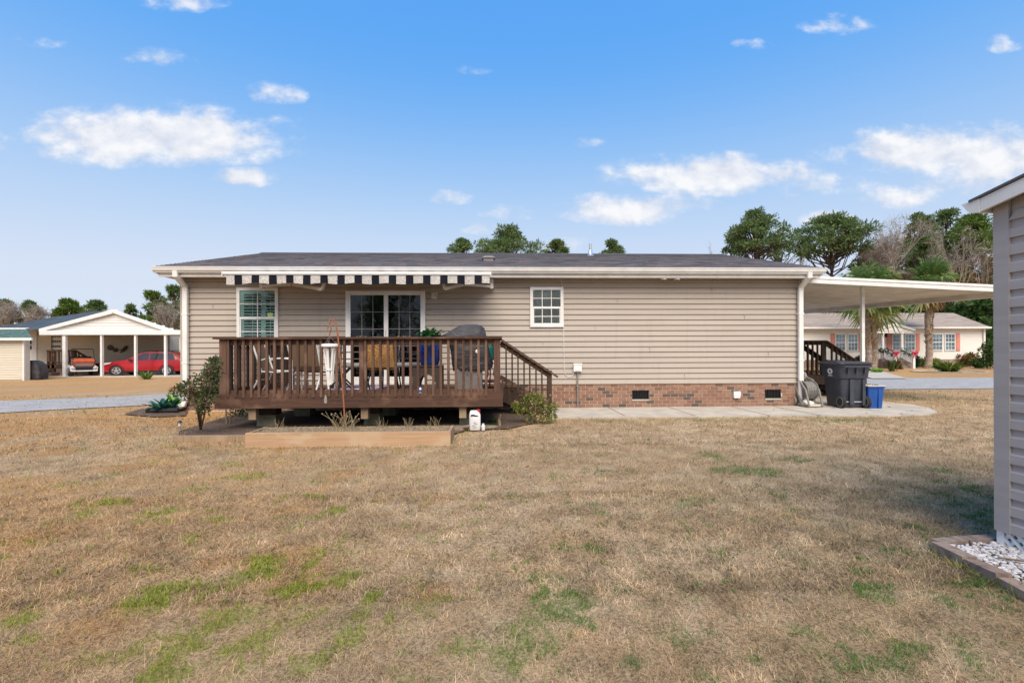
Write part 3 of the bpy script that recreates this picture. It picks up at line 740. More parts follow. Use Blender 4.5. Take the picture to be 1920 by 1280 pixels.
# fascia, soffit, gutter
mb = MB(); mb.box(EX0+.03, EX1-.03, 9.885, 9.91, Zf0, ZE-.02)
mb.box(EX0+.03, EX1-.03, 9.872, 9.885, Zf0, Zf0+.055); mb.box(EX0+.03, EX1-.03, yb-.03, yb, Zf0, ZE-.02)
for xx in (EX0+.005, EX1-.03):
    s_ = .16
    mb.prism([(YE, ZE-.015), (YR, ZR-.015), (yb, ZE-.015), (yb, ZE-s_), (YR, ZR-s_), (YE, ZE-s_)], 'x', xx, xx+.025)
part('fascia', mb, M['white'], house)
mb = MB(); zz = Zt+.002
mb.box(EX0+.04, EX1-.04, 9.91, D-.004, zz, zz+.015)
for i in range(int((EX1-EX0)/.1)): x = EX0+.1+i*.1; mb.box(x, x+.03, 9.93, D-.03, zz-.006, zz)
for sx in (EX0+.04, XR): mb.box(sx, sx+(XL-EX0-.04 if sx < 0 else EX1-.04-XR), D, D+DB, zz, zz+.015)
part('soffit', mb, M['soffit'], house)
mb = MB(); g0, g1 = Zg0, Zg1
prof = [(9.885, g1), (9.885, g0), (9.81, g0), (9.80, g0+.02), (9.775, g0+.045), (9.765, g1-.03), (9.755, g1-.012), (9.755, g1), (9.768, g1), (9.77, g1-.02), (9.87, g1-.02), (9.87, g1)]
mb.prism(prof, 'x', EX0-.03, EX1+.03); part('gutter', mb, M['white'], house)
def downspout(x, y0, kick, zend):
    mb = MB(); wd, dp = .10, .075
    yw = D-.085
    P = [(x, 9.81, g0+.03), (x, 9.81, g0-.06), (x, yw-.02, g0-.24), (x, yw, g0-.34), (x, yw, zend+.22), (x+kick*.04, yw-.01, zend+.10), (x+kick*.14, yw-.03, zend+.045), (x+kick*.24, yw-.05, zend+.02)]
    loops = []
    for i, p in enumerate(P):
        p = Vector(p); d = (Vector(P[min(i+1, len(P)-1)])-Vector(P[max(i-1, 0)])).normalized()
        a = Vector((1, 0, 0))-d*d.x; a.normalize(); b_ = d.cross(a)
        loops.append([tuple(p+a*sx*wd/2+b_*sy*dp/2) for sx, sy in ((-1, -.7), (-.8, -1), (.8, -1), (1, -.7), (1, .7), (.8, 1), (-.8, 1), (-1, .7))])
    mb.loft(loops)
    for z in (1.0, 2.0): mb.box(x-.056, x+.056, yw-.042, yw+.075, z, z+.03)
    return part('downspout', mb, M['white'], house)
downspout(ax(347, D-.1, 650), 0, -1, .05); downspout(ax(1502, D-.1, 650), 0, 1, .06)
mb = MB(); p = (ax(333, 9.9, 780), 9.93, .05); mb.lathe([(.055, -.62), (.06, -.6), (.055, -.3), (.06, -.28), (.055, 0), (.05, 0)], (p[0], p[1], .06), 12, axis='x'); part('drain_pipe', mb, M['black'], house)
# windows
def window(px0, px1, py0, py1, cols, kind):
    x0, x1 = ax(px0, D-.04, 580), ax(px1, D-.04, 580); z0, z1 = az(py1, D-.04, (px0+px1)/2), az(py0, D-.04, (px0+px1)/2)
    y = D-.055; fw = .062
    mb = MB(); mb.box(x0+.02, x1-.02, D-.026, D-.022, z0+.02, z1-.02)
    wn = part('window', mb, M['dark'], house)
    mb = MB()
    for (a, b_, c_, d_) in ((x0, x1, z1-fw, z1), (x0, x1, z0, z0+fw), (x0, x0+fw, z0+fw, z1-fw), (x1-fw, x1, z0+fw, z1-fw)): mb.box(a, b_, y, D-.012, c_, d_)
    zm = z0+(z1-z0)*.485
    mb.box(x0+fw, x1-fw, y+.004, D-.02, zm-.022, zm+.022)
    xi0, xi1, zi0, zi1 = x0+fw, x1-fw, z0+fw, z1-fw
    for (a, b_, lo) in ((zi0, zm-.022, 1), (zm+.022, zi1, 0)):
        if lo: mb.box(xi0, xi0+.022, y+.012, D-.02, a, b_); mb.box(xi1-.022, xi1, y+.012, D-.02, a, b_); mb.box(xi0, xi1, y+.0125, D-.02, a, a+.022)
        for i in range(1, cols): xx = xi0+(xi1-xi0)*i/cols; mb.box(xx-.008, xx+.008, y+.014, y+.018, a, b_)
        zz = (a+b_)/2
        mb.box(xi0, xi1, y+.0145, y+.0178, zz-.008, zz+.008)
    part('window_frame', mb, M['white'], wn)
    mb = MB(); mb.quad((xi0, y+.021, zi0), (xi1, y+.021, zi0), (xi1, y+.021, zi1), (xi0, y+.021, zi1)); part('pane', mb, M['glass' if kind == 'shutter' else 'glass2'], wn)
    mb = MB()
    if kind == 'shutter':
        xm = xi0+(xi1-xi0)*.66
        for (a, b_) in ((xi0+.08, xm-.045), (xm+.045, xi1)):
            z = zi0+.05
            while z < zi1-.05:
                if abs(z-zm) > .05: mb.quad((a, D-.029, z), (b_, D-.029, z), (b_, D-.0265, z+.026), (a, D-.0265, z+.026))
                z += .062
            mb.box((a+b_)/2-.006, (a+b_)/2+.006, D-.031, D-.0295, zi0+.06, zi1-.06)
        for (a, b_) in ((xi0, xi0+.08), (xm-.045, xm+.045)): mb.box(a, b_, D-.0305, D-.0262, zi0, zi1)
        mb.box(xi0+.08, xi1, D-.0303, D-.0263, zi1-.075, zi1); mb.box(xi0+.08, xi1, D-.0303, D-.0263, zm-.05, zm+.045)
        part('shutters', mb, M['shutter'], wn)
        mb = MB(); xs = ax(508, D, 590); zs = az(591, D, 508); mb.box(xs-.055, xs+.055, y+.0185, y+.0205, zs-.05, zs+.05)
        st = part('sticker', mb, M['sticker'], wn)
    else:
        z = zi0+.01; k = 0
        while z < zi1:
            mb.quad((xi0, D-.0275, z), (xi1, D-.0275, z), (xi1, D-.0265, z+.011), (xi0, D-.0265, z+.011)); z += .0235
        part('blind', mb, M['shutter'], wn)
window(444, 521.5, 539, 650, 2, 'shutter')
window(994, 1056.5, 538, 613, 3, 'blind')
# sliding door
x0, x1 = ax(648.5, D-.05, 600), ax(797.5, D-.05, 600); z0, z1 = .54, az(545.5, D-.05, 720); xm = ax(724, D-.05, 600)
door_b = MB(); door_b.box(x0+.05, x1-.05, D-.026, D-.022, z0+.02, z1-.04); door = part('sliding_door', door_b, M['dark'], house)
mb = MB(); fw = .055
mb.box(x0, x1, D-.075, D-.012, z1-fw, z1); mb.box(x0, x0+fw, D-.075, D-.012, z0, z1-fw); mb.box(x1-fw, x1, D-.075, D-.012, z0, z1-fw); mb.box(x0+fw, x1-fw, D-.075, D-.012, z0, z0+.05)
mb.box(x0+fw, x0+fw+.045, D-.07, D-.03, z0+.05, z1-fw); mb.box(xm-.045, xm+.045, D-.062, D-.03, z0+.05, z1-fw); mb.box(x1-fw-.045, x1-fw, D-.058, D-.03, z0+.05, z1-fw)
mb.box(x0+fw+.045, xm-.045, D-.066, D-.03, z0+.05, z0+.17); mb.box(xm+.045, x1-fw-.045, D-.056, D-.03, z0+.05, z0+.17); mb.box(x0+fw+.045, x1-fw-.045, D-.0555, D-.03, z1-fw-.03, z1-fw)
part('door_frame', mb, M['white'], door)
mb = MB()
gx0, gx1, gz0, gz1 = x0+fw+.045, x1-fw-.045, z0+.17, z1-fw-.03
mb.quad((gx0, D-.045, gz0), (xm-.045, D-.045, gz0), (xm-.045, D-.045, gz1), (gx0, D-.045, gz1)); mb.quad((xm+.045, D-.0445, gz0), (gx1, D-.0445, gz0), (gx1, D-.0445, gz1), (xm+.045, D-.0445, gz1))
part('pane', mb, M['doorglass'], door)
mb = MB()
for (a, b_, yy) in ((gx0, xm-.045, D-.048), (xm+.045, gx1, D-.049)):
    for i in (1, 2): xx = a+(b_-a)*i/3; mb.box(xx-.006, xx+.006, yy, yy+.002, gz0, gz1)
    for i in range(1, 5): zz = gz1-i*.355; mb.box(a, b_, yy-.0003, yy+.0017, zz-.006, zz+.006)
part('grille_bars', mb, M['grey'], door)
mb = MB(); mb.box(xm-.03, xm-.01, D-.10, D-.06, 1.45, 1.7); part('handle', mb, M['white'], door)
# flood light by the door
x = ax(814.5, D-.05, 554); z = az(554, D-.05, 814)
mb = MB(); mb.box(x-.065, x+.065, D-.05, D-.016, z-.07, z+.07); mb.box(x-.05, x+.05, D-.075, D-.05, z-.055, z+.055)
fl = part('wall_light', mb, M['armor'], house)
mb = MB(); mb.ball((x-.02, D-.085, z+.012), (.022, .02, .03), 10, 6); mb.ball((x+.022, D-.085, z-.012), (.022, .02, .03), 10, 6); part('lamp_lens', mb, M['lamp'], fl)
# soffit lights
for px in (1244, 1269):
    mb = MB(); x = ax(px, 9.97, 521); mb.lathe([(.045, -.05), (.06, -.045), (.05, 0)], (x, 9.95, Zt), 14); l_ = part('soffit_light', mb, M['white'], house)
    mb = MB(); mb.lathe([(.04, -.056), (.04, -.05)], (x, 9.95, Zt), 14); part('lamp_opening', mb, M['dark'], l_)
# utility box, conduit, cable
x0, x1 = ax(1074.5, D, 688), ax(1089.5, D, 688); z0, z1 = az(696, D, 1082), az(681, D, 1082)
mb = MB(); mb.box(x0, x1, D-.09, D-.016, z0, z1); mb.box(x0-.008, x1+.008, D-.098, D-.09, z1-.03, z1+.006); mb.box(x0+.03, x1-.03, D-.097, D-.0905, z0+.02, z1-.05)
ub = part('utility_box', mb, M['white'], house)
xc = (x0+x1)/2
mb = MB(); mb.tube([(xc, D-.05, z0), (xc, D-.05, Zs+.02), (xc+.004, D-.045, .03)], .017, 8); mb.box(xc-.03, xc+.03, D-.07, D-.012, Zs-.05, Zs-.03); part('conduit', mb, M['grey'], ub)
mb = MB(); cx = ax(1056, D, 620)
mb.tube([(ax(1052.5, D, 535), D-.03, Zt), (ax(1053.5, D, 537), D-.06, az(538, D, 1053)), (cx, D-.062, az(560, D, 1056)), (cx+.004, D-.032, az(614, D, 1056)), (cx+.012, D-.03, az(680, D, 1057)), (cx+.03, D-.03, az(700, D, 1060)), (cx+.09, D-.03, az(707, D, 1066)), (x0-.03, D-.04, az(705, D, 1072)), (x0+.02, D-.05, z0)], .0055, 6)
part('cable', mb, M['white'], ub)
x0, x1 = ax(1374, D, 739), ax(1385.5, D, 739); z0, z1 = az(745.5, D, 1380), az(733.5, D, 1380)
mb = MB(); mb.box(x0, x1, D-.06, D-.004, z0, z1); mb.box(x0-.006, x1+.006, D-.066, D-.06, z0+.05, z1+.006); part('outlet_box', mb, M['white'], house)
# roof vent and vent pipe
yv = 11.6; zv = ZE+(yv-YE)*sl.z/sl.y; xv = ax(916, yv, 490)
mb = MB(); mb.box(xv-.12, xv+.12, yv-.12, yv+.12, zv-.05, zv+.05); mb.loft([rrect(.31, .31, .06, zv+.045, xv, yv), rrect(.31, .31, .06, zv+.07, xv, yv), rrect(.22, .22, .06, zv+.095, xv, yv)]); part('roof_vent', mb, M['cabinet'], house)
yv = 13.6; zv = ZE+(yv-YE)*sl.z/sl.y; xv = ax(1107, yv, 480)
mb = MB(); mb.tube([(xv, yv, zv-.1), (xv, yv, zv+.34)], .04, 10); mb.lathe([(.16, -.05), (.07, .04), (.05, .16), (.05, .17)], (xv, yv, zv), 12); part('vent_pipe', mb, M['steel'], house)

# ------------------------------------------------------------------ AWNING
aw = thing('retractable_awning', 'navy and tweed striped awning partly rolled out over the glass door', 'awning', (ax(670, 9.4, 516), D-.05, 2.5))
YA = 9.36; xa0, xa1 = ax(420, YA, 514), ax(920, YA, 514); zb0, zb1 = az(517.5, YA), az(510.5, YA)
mb = MB(); mb.prism([(YA, zb0), (YA-.05, zb0+.01), (YA-.06, zb0+.035), (YA-.045, zb1-.005), (YA, zb1)], 'x', xa0, xa1)
mb.box(xa0-.012, xa0, YA-.065, YA+.01, zb0-.012, zb1+.004); mb.box(xa1, xa1+.012, YA-.065, YA+.01, zb0-.012, zb1+.004); part('front_bar', mb, M['white'], aw)
def stripe_edges():
    out = []; px = 425.5; k = 0
    ed = [424.5, 439.5, 454, 472, 486.5, 504.5, 519, 536.5, 550.5]
    while ed[-1] < 900: ed.append(ed[-1]+(18 if len(ed) % 2 == 1 else 14.1))
    ed = [e for e in ed if e < 912]; ed.append(918)
    return ed
ED = stripe_edges()
zw = Zt-.06
mbv, mbt = MB(), MB()
for i in range(len(ED)-1):
    lt = .75 if i % 2 == 0 else .25
    a, b_ = ax(ED[i], YA-.03, 525), ax(ED[i+1], YA-.03, 525); n = 8
    for j in range(n):
        xs = [a+(b_-a)*(j+e)/n for e in (0, 1)]
        def drop(x):
            u = (x-xa0)/(.62); return az(532.5, YA)+.022*math.cos(u*2*pi)*.6-(.035 if x < xa0+.32 else 0)*sstep(xa0+.42-x, 0, .4)
        def bow(x, s): return YA-.035+.012*math.sin(x*7.3)*s+.008*math.sin(x*19)*s
        ks = 4
        for k in range(ks):
            P_ = []
            for (x, s) in ((xs[0], k/ks), (xs[1], k/ks), (xs[1], (k+1)/ks), (xs[0], (k+1)/ks)):
                zt_ = zb0+.004; P_.append((x, bow(x, s), zt_+(float(drop(x))-zt_)*s))
            mbv.quad(*P_, r=lt)
    mbt.quad((a, YA-.01, zb1-.02), (b_, YA-.01, zb1-.02), (b_, D-.10, zw+.05), (a, D-.10, zw+.05), lt)
def weld(o):
    import bmesh
    bm = bmesh.new(); bm.from_mesh(o.data); bmesh.ops.remove_doubles(bm, verts=bm.verts, dist=.0005); bm.to_mesh(o.data); bm.free(); return o
weld(part('valance', mbv, M['awning'], aw, smooth=True)); weld(part('canopy', mbt, M['awning'], aw))
mb = MB(); mb.lathe([(.05, xa0+.05), (.05, xa1-.05)], (0, D-.1, zw), 14, axis='x'); part('roller', mb, M['armor'], aw)
for xb in (xa0+.35, xa1-.0):
    mb = MB(); mb.box(xb-.02, xb+.05, D-.16, D-.012, zw-.16, zw+.04); part('wall_bracket', mb, M['white'], aw)
mb = MB(); za = az(536, 9.7); e = (ax(833, YA+.1, 541), YA+.12, az(541, YA+.1, 833))
mb.bar((xa1+.02, D-.12, zw-.12), (ax(872, 9.75, 534), 9.75, az(533, 9.75, 872)), .05, .05); mb.bar((ax(872, 9.75, 534), 9.75, az(533, 9.75, 872)), e, .045, .06); mb.bar(e, (e[0]-.02, YA, zb0), .045, .05)
mb.lathe([(.04, -.035), (.04, .035)], (ax(872, 9.75, 534), 9.75, az(533, 9.75, 872)), 12); part('folding_arm', mb, M['armor'], aw)
mb = MB(); e = (ax(603, YA+.1, 542), YA+.12, az(542, YA+.1, 603)); s_ = (ax(546, 9.75, 533), 9.75, az(533, 9.75, 546))
mb.bar((xa0+.35, D-.12, zw-.12), s_, .05, .05); mb.bar(s_, e, .045, .06); mb.bar(e, (e[0]+.16, YA, zb0), .045, .05); mb.lathe([(.04, -.035), (.04, .035)], s_, 12); part('folding_arm', mb, M['armor'], aw)
# ------------------------------------------------------------------ DECK
YF = 7.6
dx0, dx1 = ax(402, YF, 750), ax(943, YF, 750); ZD = .545; zfb = az(764, YF, 670); zft = az(737, YF, 670)
deck = thing('wooden_deck', 'brown stained wooden deck with slatted railing in front of the glass door', 'deck', ((dx0+dx1)/2, YF+1.2, 0))
mb = MB(); y = YF+.045
while y < D-.05: mb.box(dx0+.05, dx1-.05, y, min(y+.135, D-.03), ZD-.035, ZD); y += .141
part('deck_floor', mb, M['wood_x'], deck)
mb = MB(); mb.box(dx0, dx1, YF, YF+.04, zfb, zft); part('fascia', mb, M['wood_x'], deck)
mb = MB(); mb.box(dx0, dx0+.04, YF+.04, D-.03, zfb, zft-.004); part('fascia', mb, M['wood_y'], deck)
mb = MB(); mb.box(dx1-.04, dx1, YF+.04, D-.03, zfb, zft-.004); part('fascia', mb, M['wood_y'], deck)
mb = MB()
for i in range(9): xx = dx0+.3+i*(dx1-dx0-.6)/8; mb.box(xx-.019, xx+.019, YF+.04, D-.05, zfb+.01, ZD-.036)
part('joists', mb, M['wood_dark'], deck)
ZC = az(631.5, YF, 670)                 # top of cap rail
RX0, RX1 = ax(411, YF, 680), ax(938, YF, 680)
def post(x0, x1, y0, y1, z0=zft-.001, z1=None):
    mb = MB(); mb.box(x0, x1, y0, y1, z0, z1 or ZC-.03); return part('post', mb, M['wood_z'], deck)
post(RX0, ax(424, YF, 680), YF-.0, YF+.10); post(ax(672.5, YF, 680), ax(681, YF, 680), YF+.02, YF+.10); post(ax(926, YF, 680), RX1, YF, YF+.10)
post(RX0, RX0+.1, D-.16, D-.06, ZD); post(RX1-.1, RX1, 9.12, 9.22, ZD); post(RX0, RX0+.1, 8.85, 8.95, ZD)
mb = MB(); mb.box(ax(402, YF, 632), ax(940, YF, 632), YF-.055, YF+.10, ZC-.032, ZC); part('cap_rail', mb, M['wood_x'], deck)
mb = MB(); mb.box(RX0-.03, RX0+.12, YF+.10, D-.06, ZC-.034, ZC-.002); part('cap_rail', mb, M['wood_y'], deck)
mb = MB(); mb.box(RX1-.12, RX1+.03, YF+.10, 9.22, ZC-.034, ZC-.002); part('cap_rail', mb, M['wood_y'], deck)
zb = ZD+.012
segs = [(ax(424, YF, 680), ax(672.5, YF, 680)), (ax(681, YF, 680), ax(926, YF, 680))]
for (a, b_) in segs:
    mb = MB(); mb.box(a, b_, YF+.03, YF+.068, ZC-.122, ZC-.034); part('upper_rail', mb, M['wood_x'], deck)
    mb = MB(); mb.box(a, b_, YF+.03, YF+.068, zb-.01, zb+.08); part('lower_rail', mb, M['wood_x'], deck)
for xx in (RX0+.05, RX1-.05):
    ya = YF+.1; yb_ = D-.16 if xx < -2 else 9.12
    mb = MB(); mb.box(xx-.019, xx+.019, ya, yb_, ZC-.122, ZC-.034); part('upper_rail', mb, M['wood_y'], deck)
    mb = MB(); mb.box(xx-.019, xx+.019, ya, yb_, zb, zb+.088); part('lower_rail', mb, M['wood_y'], deck)
# balusters: bevelled foot, one mesh shared by all
def baluster(x, y, zt, zbm, s=.0195):
    mb = MB(); vs = [(x+sx*s, y+sy*s, z) for z in (zbm, zt) for sx, sy in ((-1, -1), (1, -1), (1, 1), (-1, 1))]
    vs[2] = (x+s, y+s, zbm-.02); vs[3] = (x-s, y+s, zbm-.02)
    mb.add(vs, [(0, 1, 2, 3), (4, 5, 6, 7), (0, 4, 5, 1), (1, 5, 6, 2), (2, 6, 7, 3), (3, 7, 4, 0)]); return mb
pxs = [427.5+14.55*i for i in range(17)]+[685+14.15*i for i in range(17)]
pxs = [p for p in pxs if not 668 < p < 683]
b0 = None
for p in pxs:
    x = ax(p, YF, 680)
    if x > RX1-.13: continue
    b0 = part('baluster', baluster(x, YF+.009, ZC-.036, zb-.03+RNG.uniform(-.004, .004)), M['wood_z'], deck)
for xx, ya, yb_ in ((RX0+.02, YF+.18, D-.18), (RX1-.02, YF+.18, 9.1)):
    y = ya
    while y < yb_:
        if not (8.83 < y < 8.97 and xx < -2):
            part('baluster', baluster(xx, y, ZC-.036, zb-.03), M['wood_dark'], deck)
        y += .128
# steps on the right next to the wall
YT = 9.22; YT2 = 10.05
xs0, zs0 = ax(938, YT, 633), az(633.5, YT, 938); xs1, zs1 = ax(1045.5, YT, 704), az(704.5, YT, 1045)
mb = MB(); mb.bar((xs0, YT, zs0-.02), (xs1, YT, zs1-.02), .13, .036); part('handrail', mb, M['wood_x'], deck)
def rl(x): return zs0+(zs1-zs0)*(x-xs0)/(xs1-xs0)
xp0, xp1 = ax(1026, YT, 700), ax(1034.5, YT, 700)
mb = MB(); mb.bar((xs0, YT+.02, rl(xs0)-.10), (xp0+.02, YT+.02, rl(xp0+.02)-.10), .038, .09); part('upper_rail', mb, M['wood_x'], deck)
mb = MB(); mb.bar((xs0, YT2, az(706, YT2, 939)), (ax(990, YT2, 738), YT2, az(738, YT2, 990)), .038, .09); part('lower_rail', mb, M['wood_x'], deck)
mb = MB(); mb.box(xp0, xp1, YT-.02, YT+.07, 0, rl(xp0)-.03); part('post', mb, M['wood_dark'], deck)
for p, pb in ((949, 724), (960.3, 732), (971.3, 738), (982.6, 742), (993.3, 748), (1005, 753), (1016, 757)):
    x = ax(p, YT-.015, 700); part('baluster', baluster(x, YT-.015, rl(x)-.04, az(pb, YT, p), .014), M['wood_dark'], deck)
for yy in (YT, YT2-.05):
    mb = MB(); mb.prism([(dx1, ZD+.0), (dx1+.22, ZD-.0), (dx1+1.0, .0), (dx1+.62, .0), (dx1, ZD-.27)], 'y', yy, yy+.04); part('stringer', mb, M['wood_dark'], deck)
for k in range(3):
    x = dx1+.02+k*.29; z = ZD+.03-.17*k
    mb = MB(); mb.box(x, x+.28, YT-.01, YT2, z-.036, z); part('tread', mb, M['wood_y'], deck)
mb = MB(); mb.box(dx1, dx1+.035, YT-.09, YT, zfb, ZD+.16); part('stringer_block', mb, M['wood_z'], deck)
# piers and stub posts
for (pa, pb, ya) in ((480, 517, 8.0), (681, 712, 8.05), (861, 889, 8.0)):
    mb = MB(); a, b_ = ax(pa, ya, 790), ax(pb, ya, 790)
    mb.loft([rrect(b_-a, .32, .02, 0, (a+b_)/2, ya+.16), rrect((b_-a)*.92, .30, .02, .20, (a+b_)/2, ya+.16)]); part('pier', mb, M['pier'], deck)
    mb = MB(); mb.box(a+.02, b_-.02, ya+.03, ya+.27, .20, zfb); part('beam_block', mb, M['wood_dark'], deck)
for pa in (475, 684.5, 868): 
    mb = MB(); x = ax(pa, 7.72, 775); mb.box(x-.055, x+.055, 7.68, 7.78, az(786, 7.72, 475), zfb+.1); part('stub_post', mb, M['oldwood'], deck)
for xx in (dx0+.7, dx0+2.3, dx0+3.9):
    mb = MB(); mb.box(xx-.15, xx+.15, 9.2, 9.5, 0, .3); part('pier', mb, M['pier'], deck)
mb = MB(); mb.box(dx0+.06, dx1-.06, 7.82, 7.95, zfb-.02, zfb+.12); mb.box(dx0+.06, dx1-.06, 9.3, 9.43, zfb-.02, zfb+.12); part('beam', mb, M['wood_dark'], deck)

# ------------------------------------------------------------------ furniture on the deck
def sling_chair(label, loc, rz, frame, cloth, group=None):
    r = thing('patio_chair', label, 'chair', loc, rz, group, local=True)
    for s in (-1, 1):
        y = s*.27; mb = MB()
        mb.tube([(-.38, y, 1.0), (-.33, y, .84), (-.24, y, .5), (-.22, y, .42), (-.27, y, .26), (-.40, y, 0)], .016, 8); part('side_frame', mb, frame, r)
        mb = MB(); mb.tube([(-.27, y, .62), (-.15, y, .66), (.1, y, .665), (.22, y, .655), (.255, y, .63), (.26, y, .4), (.26, y, 0)], .015, 8); part('leg', mb, frame, r)
        mb = MB(); mb.tube([(-.23, y, .42), (.0, y, .40), (.27, y, .43)], .017, 8); part('seat_rail', mb, frame, r)
    mb = MB(); n = 8
    pr = [(.28, .43), (.15, .40), (-.05, .385), (-.2, .41), (-.25, .5), (-.30, .68), (-.345, .86), (-.385, 1.0)]
    for i in range(len(pr)-1):
        for k in range(4):
            ya, yb_ = -.26+.13*k, -.26+.13*(k+1)
            mb.quad((pr[i][0], ya, pr[i][1]), (pr[i][0], yb_, pr[i][1]), (pr[i+1][0], yb_, pr[i+1][1]), (pr[i+1][0], ya, pr[i+1][1]), .5)
    part('sling', mb, cloth, r, smooth=True)
    for (cx_, cz_, cr_) in ((-.385, 1.0, .016), (-.3, .25, .012), (.26, .36, .012)): mb = MB(); mb.tube([(cx_, -.27, cz_), (cx_, .27, cz_)], cr_, 8); part('crossbar', mb, frame, r)
    r.scale = (1, 1, .87)
    return r
sling_chair('cream framed patio chair seen side on, nearest the left end of the deck', (ax(527, 8.35, 690), 8.35, ZD), rad(6), M['whitemetal'], M['sling'])
sling_chair('cream framed patio chair with brown back turned to the lawn, left of the wind chime', (ax(588, 8.75, 690), 8.75, ZD), rad(80), M['whitemetal'], M['sling'])
def arm_chair(label, loc, rz):
    r = thing('armchair', label, 'chair', loc, rz, None, local=True)
    for s in (-1, 1):
        y = s*.28; mb = MB()
        mb.tube([(.27, y, 0), (.25, y, .4), (.24, y, .58), (.19, y, .63), (.0, y, .65), (-.22, y, .62), (-.27, y, .58)], .014, 8); part('arm', mb, M['blackmetal'], r)
        mb = MB(); mb.tube([(-.36, y, 0), (-.25, y, .40), (-.30, y, .7), (-.38, y, .95)], .014, 8); part('leg', mb, M['blackmetal'], r)
    mb = MB(); mb.loft([rrect(.54, .54, .06, .40), rrect(.56, .56, .07, .44), rrect(.54, .54, .07, .48)]); part('seat_cushion', mb, M['cushion'], r, smooth=True)
    mb = MB()
    for z, x in ((.55, -.275), (.68, -.30), (.82, -.335), (.94, -.375)): mb.tube([(x, -.28, z), (x, .28, z)], .012, 8)
    part('backrest', mb, M['blackmetal'], r); return r
arm_chair('black metal armchair with grey cushion left of the tan wicker chair', (ax(668, 9.0, 690), 9.0, ZD), rad(-75))
arm_chair('black metal armchair with grey cushion between the tan wicker chair and the blue pot', (ax(757, 9.1, 690), 9.1, ZD), rad(-110))
# tan wicker folding chair, back to the camera
r = thing('wicker_chair', 'tan woven wicker chair with its back to the railing', 'chair', (ax(716, 8.3, 690), 8.3, ZD), rad(5), local=True)
mb = MB(); n = 6
for i in range(n):
    for k in range(5):
        xa, xb = -.22+.088*k, -.22+.088*(k+1); za_, zb_ = .43+.07*i, .43+.07*(i+1)
        f = lambda x, z: (x*(1-.12*(z-.43)), -.12-.16*(z-.43)-.05*(1-(x/.22)**2), z)
        mb.quad(f(xa, za_), f(xb, za_), f(xb, zb_), f(xa, zb_), .5)
part('backrest', mb, M['wicker'], r, smooth=True)
mb = MB(); mb.loft([rrect(.46, .44, .06, .38, 0, .12), rrect(.48, .46, .06, .42, 0, .12)]); part('seat', mb, M['wicker'], r)
mb = MB(); mb.tube([(-.25, -.24, .90), (-.1, -.25, .92), (.1, -.25, .92), (.25, -.24, .90)], .018, 8); part('top_rail', mb, M['grey'], r)
for s in (-1, 1):
    mb = MB(); mb.tube([(s*.25, -.24, .9), (s*.25, -.1, .42), (s*.25, .05, .2), (s*.25, .32, 0)], .014, 8); part('leg', mb, M['blackmetal'], r)
    mb = MB(); mb.tube([(s*.23, .32, .4), (s*.23, .1, .24), (s*.23, -.22, 0)], .014, 8); part('leg', mb, M['blackmetal'], r)
# small folding table
r = thing('side_table', 'small dark folding table behind the wind chime', 'table', (ax(640, 8.9, 680), 8.9, ZD), rad(10), local=True)
mb = MB(); mb.box(-.24, .24, -.2, .2, .44, .475); part('table_top', mb, M['brownplastic'], r)
for s in (-1, 1):
    for q in (-1, 1):
        mb = MB(); mb.bar((-.2*s, q*.16, .44), (.22*s, q*.17, 0), .022, .03); part('leg', mb, M['black'], r)
# rug
mb = MB(); X0, X1 = ax(618, 8.9, 720), ax(712, 8.9, 720); mb.box(X0, X1, 8.25, 9.75, ZD+.004, ZD+.016); solo('rug', mb, M['rug'], 'lilac and blue patterned rug lying on the deck boards', 'rug')
# brown plastic table with the blue pot
yt = 8.05; cxp = ax(803.5, yt, 710)
r = thing('plastic_table', 'brown plastic side table with arched legs under the blue pot', 'table', (cxp, yt, ZD), local=True)
zt = az(684, yt, 800)-ZD; hw = (ax(832, yt, 700)-ax(779, yt, 700))/2
mb = MB(); mb.loft([rrect(hw*2, .42, .05, zt-.03), rrect(hw*2+.02, .44, .05, zt-.015), rrect(hw*2-.01, .41, .05, zt)]); part('table_top', mb, M['brownplastic'], r)
for yy in (-.2, .17):
    mb = MB(); arch = [(-hw, 0), (-hw, zt-.03), (hw, zt-.03), (hw, 0), (hw-.075, 0)]+[(math.cos(rad(a))*(hw-.09), .12+math.sin(rad(a))*(zt-.27)) for a in range(0, 181, 20)]+[(-hw+.075, 0)]
    mb.prism(arch, 'y', yy, yy+.03); part('leg_frame', mb, M['brownplastic'], r)
zpt = az(684, yt, 800)
r = thing('potted_plant', 'leafy peace lily in a ribbed cobalt blue pot on the brown table', 'plant', (ax(806, yt, 680), yt, zpt), local=True)
mb = MB(); ph = az(643, yt, 806)-zpt
for z0_, rr in ((0, None),):
    n = 36; prof = [(.13, 0), (.145, .02), (.17, ph*.5), (.195, ph*.9), (.20, ph), (.18, ph), (.17, ph*.9)]
    loops = [[((q+.006*math.cos(9*2*pi*j/n*2)*(0 if i in (0, 4, 5, 6) else 1))*math.cos(2*pi*j/n), (q+.006*math.cos(9*2*pi*j/n*2)*(0 if i in (0, 4, 5, 6) else 1))*math.sin(2*pi*j/n), h) for j in range(n)] for i, (q, h) in enumerate(prof)]
    mb.loft(loops, .5)
pot = part('pot', mb, M['bluepot'], r); shadesmooth(pot, 60)
mb = MB(); mb.lathe([(.165, ph-.03), (.01, ph-.02)], n=20); part('potting_soil', mb, M['mulch'], r)
mb = MB()
